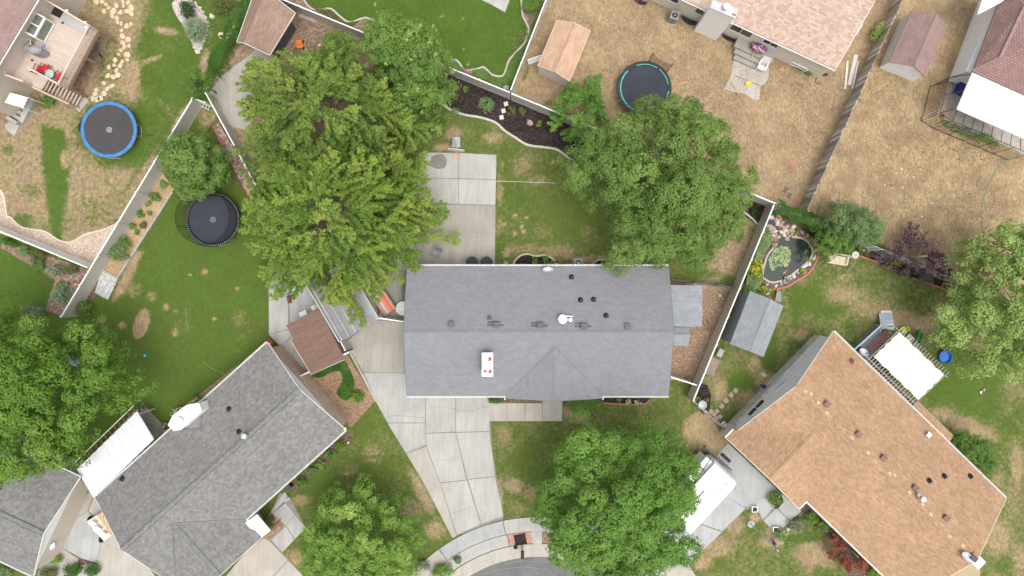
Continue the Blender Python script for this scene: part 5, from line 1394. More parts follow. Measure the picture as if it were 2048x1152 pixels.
def spray_tree(label, px, centre, zmid, zb, zt, mat, seed=1, rings=((1.0, 26), (.8, 20), (.6, 15), (.4, 11), (.2, 8)), leaf_s=.17, dens=1.0, bark='bark_pale', r0=.3, name='tree', cat='tree', shoot=1.0, flowers=None, wid=1.0, group=None):
    r = np.random.default_rng(seed); rs = random.Random(seed); poly = outline_world(px, zmid); c = np.array(W(*centre, zmid)[:2])
    root = thing(name, label, cat, (c[0], c[1], 0), group)
    def bnd(a):
        d = np.array([math.cos(a), math.sin(a)]); t = np.arange(.3, 18, .15); s = pdist(c + t[:, None] * d, poly); k = np.argmax(s < 0); return t[k] if s[k] < 0 else 8
    C, N, S, RN = [], [], [], []; br = MB(); bough = MB()
    for fr, nb in rings:
        a0 = rs.uniform(0, 6.28)
        for i in range(nb):
            a = a0 + 6.283 * (i + rs.uniform(-.3, .3)) / nb; f = fr * rs.uniform(.78, 1.15); Rr = bnd(a) * f
            if Rr < .5: continue
            zt_ = zb + (zt - zb) * (1 - f ** 1.7 * .92) * rs.uniform(.66, 1.15); zs = max(zb * .6, zt_ - Rr * rs.uniform(.30, .55)); h0 = rs.uniform(.1, .5) * Rr; ja = a + rs.uniform(-.9, .9)
            d = np.array([math.cos(a), math.sin(a), 0]); sd = np.array([-d[1], d[0], 0]); bend = rs.uniform(-.14, .14) * Rr
            T = np.linspace(0, 1, 12); j0 = np.array([math.cos(ja + 1.2 * (rs.random() - .5)), math.sin(ja), 0]) * h0 * 1.2; pts = np.array([c[0], c[1], 0]) + j0 * (1 - T)[:, None] + d * (T * Rr)[:, None] + sd * (bend * T ** 2)[:, None]
            pts[:, 2] = zs + (zt_ - zs) * (T ** .75) - .35 * np.maximum(T - .75, 0) * 2
            bough.tube([tuple(p - np.array([0, 0, .16])) for p in pts[:11]], .022 + .004 * Rr, 5, .012, cap=False)
            tone = rs.uniform(.12, .85)
            L = Rr * 1.02; s = max(.12 * L, .5) if fr > .5 else .15 * L; side = 1
            while s < L:
                u = s / L; q = u * 11; k = min(int(q), 10); p = pts[k] + (pts[k + 1] - pts[k]) * (q - k)
                rem = L - s; ln = min(.45 + rem * .36, 2.0 * shoot) * rs.uniform(.6, 1.15) * wid
                an = side * rs.uniform(.40, .85); dd = d * math.cos(an) + sd * math.sin(an); dd = dd + np.array([0, 0, rs.uniform(-.12, .28)])
                m = int((ln / .11) * 11 * dens) + 10; t = r.random(m) ** .85 * ln; ja_ = r.normal(0, 1, (m, 3)) * np.array([1, 1, .8])
                P = p + t[:, None] * dd - np.array([0, 0, 1]) * (.10 * t ** 2)[:, None] + ja_ * .088 * (1.3 - .6 * t / ln)[:, None]
                C.append(P); N.append(ja_ * .55 + np.array([0, 0, .8])); S.append(leaf_s * r.uniform(.65, 1.25, m)); RN.append(np.clip(tone + r.normal(0, .12, m), 0, 1))
                if rs.random() < .2: br.tube([tuple(p), tuple(p + dd * ln * .55)], .014, 4, .006, cap=False)
                side = -side; s += rs.uniform(.36, .58) * shoot
            m = int(26 * dens); P = pts[-1] + r.normal(0, 1, (m, 3)) * np.array([.13, .13, .08]); C.append(P); N.append(np.tile([0, 0, 1.], (m, 1))); S.append(leaf_s * r.uniform(.7, 1.2, m)); RN.append(np.clip(tone + .1 + r.normal(0, .1, m), 0, 1))
    leafmesh('crown', np.concatenate(C), np.concatenate(N), np.concatenate(S), np.concatenate(RN), mat, root, seed=seed)
    b = MB(); b.tube([(c[0], c[1], -.05), (c[0], c[1], .4), (c[0] + .1, c[1], zb), (c[0], c[1], zt * .72)], r0 * 1.2, 10, .05); b.build('trunk', bark, root, smooth=True)
    bough.build('boughs', 'bark', root, smooth=True)
    if br.v: br.build('twigs', bark, root)
    return root
def shrub(label, x, y, rp, h, mat='leaf_shrub', ry=None, ang=0, name='shrub', cat='shrub', flowers=None, dens=1.0, leaf_s=.12, group=None, z0=0, spiky=False, seed=None):
    ry = ry or rp; seed = seed or int(x * 13 + y * 7); r = np.random.default_rng(seed); b = W(x, y, z0 + h * .5); k = (H - h * .5) / F; a_, b_ = rp * k, ry * k; aa = R(-ang)
    base = (b.x, b.y, z0)
    if spiky:
        m = int(170 * dens); az = r.random(m) * 6.283; el = r.uniform(.15, 1.45, m); L = r.uniform(.6, 1.05, m)
        C, N, S = [], [], []
        for t in np.linspace(.1, 1, 7):
            rad = t * L * np.cos(el * .8); z = h * (np.sin(el) * t * 1.3 - .75 * t * t * np.cos(el)) + .15
            C.append(np.stack([b.x + np.cos(az) * rad * a_, b.y + np.sin(az) * rad * b_, z0 + np.maximum(z, .04)], 1)); N.append(np.tile([0, 0, 1.], (m, 1)) + .3 * r.normal(0, 1, (m, 3)))
        C = np.concatenate(C); N = np.concatenate(N); rn = np.tile(r.random(m), 7)
        C += r.normal(0, .02, C.shape)
        o = leafmesh(name, C, N, np.full(len(C), leaf_s * 1.3), rn, mat, base=base, asp=.32, seed=seed)
    else:
        nc = max(3, int(6 + rp * ry * .05)); C, N, RN = [], [], []
        per = int(900 * dens * (a_ * b_ * 1.0 + .12) * (.12 / leaf_s) ** 1.5 / nc) + 12
        for i in range(nc):
            q = math.sqrt(r.random()) * .72; t = r.random() * 6.283; cx, cy = q * math.cos(t), q * math.sin(t); cz = h * (.35 + .35 * (1 - q * q) * r.uniform(.7, 1.1)); cr = r.uniform(.30, .48)
            e = r.normal(0, 1, (per, 3)); e[:, 2] += .3; e /= np.linalg.norm(e, axis=1, keepdims=True); e2 = e * r.uniform(.6, 1.08, (per, 1))
            X = (cx + e2[:, 0] * cr) * a_; Y = (cy + e2[:, 1] * cr) * b_; Z = cz + e2[:, 2] * h * .32
            C.append(np.stack([b.x + X * math.cos(aa) - Y * math.sin(aa), b.y + X * math.sin(aa) + Y * math.cos(aa), z0 + np.maximum(Z, .03)], 1)); N.append(e + [0, 0, .6]); RN.append(np.clip(r.uniform(.3, .7) + r.normal(0, .13, per), 0, 1))
        C = np.concatenate(C)
        o = leafmesh(name, C, np.concatenate(N), leaf_s * r.uniform(.7, 1.25, len(C)), np.concatenate(RN), mat, base=base, seed=seed)
    tag(o, label, cat, group)
    if flowers:
        top = C[C[:, 2] > np.percentile(C[:, 2], 45)]; P = top[r.integers(0, len(top), int(flowers[1]))]; P = np.concatenate([P + r.normal(0, .035, P.shape) + [0, 0, .06] for _ in range(6)])
        f = leafmesh('flowers', P, np.tile([0, 0, 1.], (len(P), 1)), np.full(len(P), .09), r.random(len(P)), flowers[0], parent=o, seed=seed)
    return o

# the two big spraying trees and their round neighbour
spray_tree('huge yellow-green tree with long leafy sprays left of the patio, the lower one', [(448, 430), (482, 330), (560, 290), (650, 262), (760, 262), (850, 310), (888, 380), (885, 430), (862, 470), (840, 500), (800, 540), (742, 575), (716, 615), (680, 662), (655, 640), (610, 590), (560, 600), (520, 590), (505, 545), (462, 500)],
           (668, 425), 7, 3.0, 12.5, 'leaf_ash', seed=5, rings=((1.0, 34), (.84, 27), (.68, 22), (.5, 16), (.34, 11), (.16, 7)))
spray_tree('big green tree with long leafy sprays beside the top left shed, the upper one', [(448, 118), (490, 82), (560, 95), (610, 55), (650, 35), (690, 40), (730, 80), (790, 130), (850, 210), (915, 262), (880, 300), (800, 310), (700, 330), (600, 350), (520, 370), (462, 330), (432, 260), (436, 180)],
           (640, 215), 7, 3.0, 12.0, 'leaf_ash_green', seed=9, rings=((1.0, 30), (.84, 24), (.68, 19), (.5, 14), (.34, 10), (.16, 7)))
cloud_tree('round tree with pale yellow seed tufts overhanging the lush north lawn', [(722, 50), (770, 34), (800, 40), (850, 55), (880, 85), (902, 120), (905, 160), (892, 200), (850, 215), (800, 200), (770, 150), (730, 110)], 5.5, 2.6, 8.5, 'leaf_golden', seed=3, flowers=('flower_pale', .05), clump=.95, puff=.36, leaf_s=.15, trunk=(800, 150))
cloud_tree('large dense maple between the back lawn and the straw yard', [(1112, 350), (1130, 320), (1150, 300), (1175, 280), (1205, 262), (1260, 240), (1290, 205), (1330, 210), (1385, 205), (1400, 240), (1450, 275), (1470, 320), (1500, 345), (1492, 400), (1482, 450), (1450, 480), (1420, 512), (1350, 520), (1310, 508), (1250, 520), (1215, 490), (1222, 455), (1200, 415), (1160, 400), (1120, 395)],
           6, 2.8, 10.5, 'leaf_maple', seed=4, clump=1.55, puff=.40, trunk=(1310, 385), leaf_s=.15)
cloud_tree('huge round bright green tree on the front lawn between the driveway and the white trailer', [(1088, 990), (1100, 955), (1122, 935), (1125, 890), (1160, 852), (1210, 855), (1250, 865), (1270, 870), (1320, 868), (1348, 895), (1375, 920), (1392, 945), (1382, 985), (1385, 1015), (1365, 1050), (1392, 1090), (1365, 1115), (1330, 1140), (1290, 1170), (1200, 1175), (1150, 1130), (1102, 1110), (1092, 1060), (1082, 1020)],
           6, 2.6, 11, 'leaf_bright', seed=6, clump=1.6, puff=.40, trunk=(1235, 990), leaf_s=.15)
cloud_tree('round young tree with pale leaf tips on the lower left front lawn', [(612, 1080), (610, 1045), (640, 1030), (650, 1005), (690, 990), (722, 978), (750, 1000), (790, 1020), (812, 1045), (838, 1070), (830, 1110), (815, 1150), (780, 1180), (700, 1200), (640, 1180), (606, 1140)], 4.5, 1.8, 7.0, 'leaf_young', seed=8, clump=1.0, puff=.32, leaf_s=.14, trunk=(735, 1070), gap=.1)
cloud_tree('large yellow-green tree covering the left edge over the grey roof', [(-60, 620), (0, 608), (40, 640), (110, 640), (180, 650), (200, 670), (242, 695), (266, 742), (246, 785), (226, 812), (200, 832), (172, 852), (148, 878), (132, 905), (112, 928), (85, 948), (40, 960), (-10, 960), (-60, 940)], 6, 2.8, 11, 'leaf_lime', seed=10, clump=1.5, puff=.40, trunk=(100, 770), leaf_s=.17)
cloud_tree('small broad-leaved tree beside the black trampoline', [(322, 330), (318, 300), (340, 272), (370, 265), (400, 272), (430, 280), (440, 310), (438, 350), (420, 372), (385, 398), (350, 385), (345, 350)], 3.5, 1.5, 5.5, 'leaf_maple', seed=12, clump=.7, puff=.30, leaf_s=.17, trunk=(398, 330), r0=.1)
spray_tree('slender young tree with upright sprays beside the green-rimmed trampoline', [(1108, 220), (1112, 180), (1150, 165), (1185, 118), (1200, 165), (1218, 205), (1210, 240), (1195, 265), (1150, 262), (1122, 245)], (1165, 215), 3.5, 1.4, 5, 'leaf_bright', seed=14, rings=((1.0, 13), (.7, 9), (.4, 6)), r0=.08, bark='bark', leaf_s=.15, shoot=.6)
cloud_tree('wide airy pale green tree at the right edge', [(1905, 640), (1900, 610), (1925, 580), (1920, 540), (1935, 500), (1985, 470), (2040, 455), (2110, 480), (2110, 700), (2060, 730), (2030, 770), (1990, 765), (1985, 730), (1960, 700), (1930, 670)], 6, 2.6, 9, 'leaf_pale', seed=16, clump=1.0, puff=.42, dens=1.0, gap=.15, under=.6, bark='bark_pale', trunk=(2010, 630))
cloud_tree('bushy blue-green tree on the straw side of the plank fence', [(1656, 440), (1670, 420), (1705, 410), (1740, 428), (1762, 444), (1762, 476), (1735, 486), (1700, 478), (1682, 466)], 2.6, 1.0, 4.2, 'leaf_teal', seed=18, clump=.7, puff=.28, leaf_s=.12, r0=.09)
cloud_tree('low bright bush tree next to the garden swing', [(1634, 480), (1642, 462), (1668, 458), (1700, 470), (1708, 490), (1690, 505), (1655, 506), (1636, 500)], 1.8, .5, 2.6, 'leaf_shrub', seed=19, clump=.55, puff=.24, leaf_s=.12, r0=.06, name='bush', cat='bush')
spray_tree('purple-leaved tree with bare pale twigs leaning over the plank fence', [(1796, 500), (1806, 480), (1835, 474), (1855, 452), (1870, 462), (1878, 490), (1900, 508), (1920, 540), (1918, 556), (1880, 556), (1835, 542), (1806, 520)], (1852, 512), 3.2, 1.5, 4.6, 'leaf_purple', seed=20, rings=((1.0, 13), (.7, 9), (.4, 5)), dens=.55, leaf_s=.13, r0=.1, shoot=.7)
spray_tree('red-leaved maple beside the front wall of the orange house', [(1676, 1090), (1680, 1078), (1700, 1082), (1725, 1080), (1748, 1110), (1755, 1128), (1740, 1145), (1700, 1140), (1680, 1120)], (1714, 1112), 2.0, .9, 3.0, 'leaf_red', seed=21, rings=((1.0, 13), (.7, 9), (.35, 6)), dens=1.1, leaf_s=.12, r0=.07, shoot=.6)
cloud_tree('clipped round shrub behind the east end of the orange house', [(1896, 885), (1908, 862), (1935, 862), (1965, 880), (1982, 910), (1980, 940), (1965, 952), (1940, 935), (1915, 912)], 1.4, .5, 2.4, 'leaf_shrub', seed=22, clump=.5, puff=.22, leaf_s=.10, gap=.0, under=.2, name='bush', cat='bush', r0=.05)
cloud_tree('small tree at the top left fence corner over the gate', [(372, 165), (380, 145), (400, 138), (420, 150), (425, 175), (410, 190), (388, 185)], 2.8, 1.2, 3.8, 'leaf_shrub', seed=23, clump=.5, puff=.24, leaf_s=.12, r0=.06)
# vine hedges along fences
def vine(label, pts, wd, z0, z1, mat, dens, seed):
    r = np.random.default_rng(seed); P = [np.array(W(x, y, (z0 + z1) / 2)[:2]) for x, y in pts]; C = []; N = []; RN = []
    for a, b in zip(P, P[1:]):
        L = np.linalg.norm(b - a); d = (b - a) / L; s = np.array([-d[1], d[0]]); m = int(L * dens * 260)
        t = r.random(m) * L; ph = r.random(m) * math.pi; rad = wd / 2 * (1 + .25 * np.sin(t * 2.3 + seed) + .18 * np.sin(t * 5.1)) * r.uniform(.8, 1.1, m)
        xy = a + t[:, None] * d + (np.cos(ph) * rad)[:, None] * s; z = z0 + (z1 - z0) * np.abs(np.sin(ph)) ** .5 * r.uniform(.85, 1.05, m)
        C.append(np.column_stack([xy, z])); N.append(np.column_stack([np.cos(ph)[:, None] * s, np.sin(ph)]) + [0, 0, .3]); RN.append(np.clip(.5 + .25 * np.sin(t * 3 + ph * 2) + r.normal(0, .12, m), 0, 1))
    C = np.concatenate(C); b = C.mean(0); b[2] = 0
    o = leafmesh('vine_hedge', C, np.concatenate(N), .12 * r.uniform(.7, 1.3, len(C)), np.concatenate(RN), mat, base=tuple(b), seed=seed); return tag(o, label, 'hedge')
vine('dark green vine smothering the fence beside the top left shed', [(522, -40), (470, 60), (438, 120), (428, 150)], .95, .1, 2.0, 'leaf_vine', 2.0, 1)
vine('bright vine spilling over the fence behind the pond', [(1549, 412), (1585, 428), (1622, 444), (1640, 452)], .95, .3, 2.0, 'leaf_vine', 2.0, 2)

S_ = shrub
# top left garden
S_('silver ornamental grass clump in the stone-edged island bed', 392, 58, 30, 1.2, 'leaf_silver', spiky=True, dens=3.6, name='ornamental_grass', cat='ornamental grass')
S_('dark green shrub above the ornamental grass', 374, 20, 19, 1.0, 'leaf_dark', ry=22)
S_('dusty olive shrub next to the vine-covered fence', 450, 14, 30, 1.4, 'leaf_olive', ry=22, dens=.8)
S_('low weed tuft beside the raised deck', 137, 16, 8, .4, 'leaf_shrub')
S_('weedy clump at the foot of the deck stairs', 100, 200, 14, .4, 'leaf_shrub', ry=10)
# bark bed by the long fence: a row of small plants
for i, (x, y, r_, m, t) in enumerate(((325, 368, 10, 'leaf_teal', 'topmost'), (311, 392, 13, 'leaf_shrub', 'largest dark'), (297, 408, 7, 'leaf_teal', 'third from the top'), (281, 428, 9, 'leaf_shrub', 'dark round'), (300, 425, 6, 'leaf_teal', 'small teal'), (265, 452, 7, 'leaf_shrub', 'round'), (286, 450, 8, 'leaf_olive', 'olive'), (275, 466, 7, 'leaf_shrub', 'lowest small'))):
    S_(t + ' plant in the orange bark bed by the long fence', x, y, r_, .45, m, name='bed_plant', cat='plant', group='plants in the bark bed')
S_('bushy shrub in the bark bed, upper of the two big ones', 252, 485, 15, .9, 'leaf_shrub'); S_('bushy shrub in the bark bed leaning on the long fence', 237, 506, 20, 1.1, 'leaf_teal')
S_('small grey-green plant at the low end of the bark bed', 255, 515, 8, .4, 'leaf_grey')
# shrubs below the white fence at the left edge
S_('green shrub at the far left below the white fence', 20, 486, 20, .8, 'leaf_vine', ry=10, ang=20); S_('mid-green shrub below the white fence', 50, 502, 16, .8, 'leaf_teal', ry=11, ang=20)
S_('rust-tinged shrub below the white fence', 72, 512, 20, .9, 'leaf_olive', ry=14); S_('spiky cream-and-green plant below the white fence', 112, 540, 22, .8, 'leaf_silver', ry=12, spiky=True, dens=1.6)
S_('leafy shrub next to the spiky cream plant', 78, 532, 16, .7, 'leaf_shrub'); S_('yellow-green shrub against the white fence corner', 143, 538, 16, .7, 'leaf_olive', ry=11)
S_('spiky silver plant beside the long fence, above the green tree', 122, 590, 22, .8, 'leaf_silver', spiky=True, dens=1.8); S_('green plant under the pink gravel patch', 125, 572, 16, .6, 'leaf_teal', ry=10)
S_('grey-green shrub poking out above the left tree', 68, 622, 22, 1.6, 'leaf_grey', ry=14); S_('green and red shrub at the south end of the long fence', 168, 618, 19, 1.1, 'leaf_shrub', ry=17, flowers=('leaf_red', 20))
ground_poly('gravel_bed', [(115, 560), (172, 545), (168, 565), (150, 572), (112, 572)], 'rock_bed', .03)
# top middle
S_('bright green shrub in the top flower bed beside the tan fence', 1068, 8, 26, 1.0, 'leaf_lime', ry=20); S_('pink flowering plant by the north fence', 935, 146, 11, .5, 'leaf_shrub', ry=6, flowers=('flower_pink', 40), name='flower_clump', cat='flowers')
def cover(label, px, mat, n, h=.22, s=.10, seed=1, name='ground_cover', kind='stuff', flowers=None, clump=None):
    r = np.random.default_rng(seed); poly = outline_world(px, 0, 3); lo, hi = poly.min(0), poly.max(0); P = lo + r.random((n * 3, 2)) * (hi - lo); P = P[pdist(P, poly) > 0][:n]
    nz = np.sin(P[:, 0] * 3.1 + seed) * np.cos(P[:, 1] * 2.7) * .5 + .5
    C = np.column_stack([P, .02 + h * nz * r.uniform(.3, 1, len(P))]); b = (*C.mean(0)[:2], 0)
    o = leafmesh(name, C, np.tile([0, 0, 1.], (len(C), 1)), s * r.uniform(.7, 1.3, len(C)), np.clip(nz * .6 + r.normal(.2, .15, len(C)), 0, 1), mat, base=b, seed=seed); o['kind'] = kind
    if flowers:
        q = C[r.integers(0, len(C), flowers[1])]; q = np.concatenate([q + r.normal(0, .03, q.shape) + [0, 0, .08] for _ in range(5)]); leafmesh('flowers', q, np.tile([0, 0, 1.], (len(q), 1)), np.full(len(q), .07), r.random(len(q)), flowers[0], parent=o, seed=seed)
    return tag(o, label, 'ground cover')
cover('low green planting between the curving edging and the tan fence', [(1062, 50), (1080, 22), (1040, 130), (1020, 175), (985, 165), (1010, 150), (1020, 118), (1050, 88)], 'leaf_shrub', 5200, seed=2)
cover('weedy green strip behind the round tree along the north fence', [(905, 122), (935, 140), (965, 140), (1000, 156), (1012, 175), (960, 158), (920, 142)], 'leaf_shrub', 2600, seed=3)
cover('short green planting in the top flower bed by the shed', [(615, 8), (660, 20), (690, 45), (720, 40), (700, 52), (650, 30)], 'leaf_olive', 2000, seed=4)
# mulch bed behind the lawn
S_('blue-green leafy shrub in the dark mulch bed', 972, 210, 19, .8, 'leaf_teal', ry=17); S_('small dark shrub at the west end of the mulch bed', 931, 177, 8, .5, 'leaf_shrub'); S_('olive shrub at the mulch bed under the round tree', 903, 186, 18, 1.0, 'leaf_olive', ry=22)
S_('left of two olive shrubs beside the three stepping stones', 1022, 222, 10, .5, 'leaf_olive', ry=13, group='olive shrubs'); S_('right of two olive shrubs beside the three stepping stones', 1045, 225, 9, .5, 'leaf_olive', ry=13, group='olive shrubs')
S_('tiny bright plant between the pink rock and the round stone', 1078, 247, 7, .3, 'leaf_lime'); S_('bright shrub at the east end of the mulch bed', 1142, 273, 10, .6, 'leaf_bright', ry=13)
S_('sparse dark plant in the mulch corner by the pond fence', 1508, 425, 10, .4, 'leaf_dark')
# plants by the house
S_('broad-leaf plant in the left mulch bay behind the house', 1069, 521, 7, .4, 'leaf_shrub', ry=9); S_('plant in the middle of the left mulch bay behind the house', 1090, 520, 9, .4, 'leaf_shrub'); S_('yellow flowering plant in the left mulch bay behind the house', 1108, 526, 8, .4, 'leaf_olive', flowers=('flower_yellow', 10))
S_('dark plant in the right mulch bay behind the house', 1228, 529, 12, .4, 'leaf_dark', ry=6); S_('small yellow-green plant in the right mulch bay behind the house', 1206, 530, 7, .3, 'leaf_olive'); S_('plant at the right end of the right mulch bay', 1262, 531, 10, .4, 'leaf_dark', ry=6)
S_('dark green shrub at the corner of the front walk', 988, 797, 19, .9, 'leaf_vine', ry=11)
S_('white-edged hosta in the front bed, left one', 1256, 803, 7, .35, 'leaf_shrub', flowers=('flower_white', 8), name='hosta', cat='plant', group='front bed hostas'); S_('white-edged hosta in the front bed, right one', 1276, 806, 8, .35, 'leaf_shrub', flowers=('flower_white', 9), name='hosta', cat='plant', group='front bed hostas')
S_('small plant at the left end of the front mulch bed', 1238, 800, 6, .3, 'leaf_shrub')
cover('low green shrubs under the front eave beside the walk', [(1135, 800), (1200, 800), (1195, 812), (1150, 815)], 'leaf_shrub', 1500, h=.4, seed=5)
# bark bed between brown shed and driveway
cover('sprawling green ground cover in the bark bed', [(625, 748), (650, 735), (680, 718), (690, 722), (700, 742), (708, 760), (708, 780), (698, 798), (685, 796), (674, 785), (686, 765), (682, 742), (660, 745), (640, 755)], 'leaf_vine', 9000, h=.5, seed=6)
S_('lime-green lily with yellow blooms in the bark bed', 715, 793, 14, .6, 'leaf_lime', flowers=('flower_yellow', 7), name='lily_plant', cat='plant', spiky=True, dens=2)
# front bed of the grey-brown house
for x, y, r_, m, t in ((681, 892, 13, 'leaf_lime', 'uppermost lime'), (661, 908, 13, 'leaf_shrub', 'second from the top, green'), (641, 929, 11, 'leaf_bright', 'bright green middle'), (622, 945, 13, 'leaf_shrub', 'fourth from the top, green'), (603, 965, 13, 'leaf_lime', 'lowest lime')):
    S_(t + ' shrub along the front wall of the grey-brown house', x, y, r_, .6, m, group='front wall shrubs', spiky=(m == 'leaf_lime'), dens=2 if m == 'leaf_lime' else 1)
S_('shrub in the small bark bed beside the entry walk', 540, 1046, 16, .6, 'leaf_olive', ry=18)
for x, y, t in ((394, 797, 'uppermost'), (362, 818, 'middle'), (350, 828, 'lowest')): S_(t + ' rose bush with pale blooms against the grey-brown house', x, y, 9, .7, 'leaf_shrub', flowers=('flower_white', 9), name='rose_bush', cat='rose bush', group='rose bushes by the chimney')
S_('yellow-green flowering plant on the north wall of the grey-brown house', 482, 728, 11, .4, 'leaf_lime', ry=5, ang=-42)
S_('white flowering plant below the chimney', 332, 853, 8, .6, 'leaf_olive', flowers=('flower_white', 9)); S_('potted shrub on the patio corner beside the ribbed cover', 281, 817, 8, .5, 'leaf_olive', flowers=('flower_white', 3))
S_('round green shrub in the driveway corner by the ribbed cover', 165, 978, 13, .9, 'leaf_lime'); S_('round shrub with cream blooms beside the west driveway', 112, 1118, 12, .8, 'leaf_lime', flowers=('flower_pale', 14))
S_('dark green shrub at the bottom edge, right of three', 186, 1140, 18, .8, 'leaf_vine', ry=15); S_('dark green shrub at the bottom edge, middle of three', 145, 1140, 22, .8, 'leaf_vine', ry=16); S_('dry olive shrub at the bottom edge, left of three', 98, 1148, 22, .9, 'leaf_olive', ry=14); S_('shrub in the bottom left corner', 8, 1142, 16, .8, 'leaf_teal')
# street strip
S_('lime-green shrub on the gravel strip by the street', 884, 1142, 26, .9, 'leaf_lime', ry=16); S_('small-leaved shrub on the gravel strip leaning over the pavement', 846, 1132, 18, .7, 'leaf_grey', ry=12, dens=.6); S_('variegated little plant by the driveway apron', 916, 1120, 8, .4, 'leaf_silver', spiky=True, dens=1.5)
# pond garden
cover('dense leafy planting between the tan fence and the pond', [(1530, 450), (1540, 470), (1530, 500), (1520, 530), (1522, 560), (1500, 585), (1485, 590), (1500, 530), (1515, 490)], 'leaf_teal', 8000, h=.7, s=.13, seed=7, flowers=('flower_yellow', 60), kind='stuff')
S_('yellow flowering clump at the left edge of the pond', 1510, 536, 16, .9, 'leaf_lime', ry=22, flowers=('flower_yellow', 70), name='flower_clump', cat='flowers'); S_('yellow-tipped clump at the foot of the pond by the garden shed', 1527, 577, 16, .6, 'leaf_lime', ry=10, flowers=('flower_yellow', 26), name='flower_clump', cat='flowers')
S_('pink flowering clump beside the pond waterfall', 1547, 484, 9, .5, 'leaf_teal', ry=13, flowers=('flower_pink', 36), name='flower_clump', cat='flowers'); S_('small yellow clump on the right rim of the pond', 1604, 541, 8, .35, 'leaf_lime', flowers=('flower_yellow', 8), name='flower_clump', cat='flowers')
S_('white flower clump below the pond', 1571, 560, 8, .3, 'leaf_grey', flowers=('flower_white', 6), name='flower_clump', cat='flowers'); S_('little green plant between the waterfall and the vine', 1593, 465, 6, .3, 'leaf_lime')
S_('shrub dotted with yellow flowers against the plank fence', 1787, 528, 17, 1.0, 'leaf_shrub', flowers=('flower_yellow', 16)); S_('dark shrub right of the yellow-flowered one', 1812, 540, 16, .8, 'leaf_dark', ry=13); S_('low bed plants right of the swing', 1728, 504, 22, .4, 'leaf_olive', ry=9, ang=20, flowers=('flower_white', 3))
S_('grey twiggy shrub under the purple tree', 1852, 556, 16, .8, 'leaf_grey', ry=18, dens=.7); S_('red and green plant at the end of the plank fence bed', 1892, 570, 10, .4, 'leaf_red', ry=7)
# orange house front
S_('shrub filling the square bed beside the orange roof', 1550, 996, 20, .7, 'leaf_shrub', ry=18, ang=-40, flowers=('flower_yellow', 3))
for x, y, r_, m, t in ((1562, 1068, 16, 'leaf_teal', 'leftmost blue-green'), (1592, 1052, 20, 'leaf_grey', 'grey-green'), (1621, 1036, 15, 'leaf_lime', 'yellow-green'), (1648, 1052, 20, 'leaf_shrub', 'bright green'), (1674, 1068, 15, 'leaf_dark', 'dark'), (1744, 1146, 16, 'leaf_bright', 'green')):
    S_(t + (' shrub beyond the red maple at the bottom edge' if x == 1744 else ' shrub in the planting along the front of the orange house'), x, y, r_, .8, m, ry=r_ * .8, flowers=('flower_yellow', 4) if i % 2 else None)
S_('little green clump in the stepping-stone yard by the orange house', 1490, 818, 7, .3, 'leaf_shrub'); S_('small plant in the mulch patch behind the fence end', 1395, 797, 8, .4, 'leaf_shrub'); S_('tiny plant beside the garden fountain', 1412, 800, 6, .3, 'leaf_olive')
S_('tall thistle-like shrub beside the plank fence near the pink-tan house', 1757, 64, 13, 1.1, 'leaf_pale', ry=26, ang=20); S_('weed clump by the window well', 1619, 146, 7, .4, 'leaf_shrub')
cover('green weeds along the steel cage', [(1882, 240), (1920, 250), (1980, 270), (2000, 285), (1960, 285), (1900, 262)], 'leaf_shrub', 1500, h=.12, s=.08, seed=8)
cover('clover patch along the long fence', [(300, 280), (275, 330), (255, 370), (245, 400), (262, 370), (300, 310)], 'leaf_shrub', 900, h=.12, s=.08, seed=9)
# ------------------------------------------------------------------ objects
def px_ang(a, b): d = W(*b) - W(*a); return math.atan2(d.y, d.x)
PI = math.pi
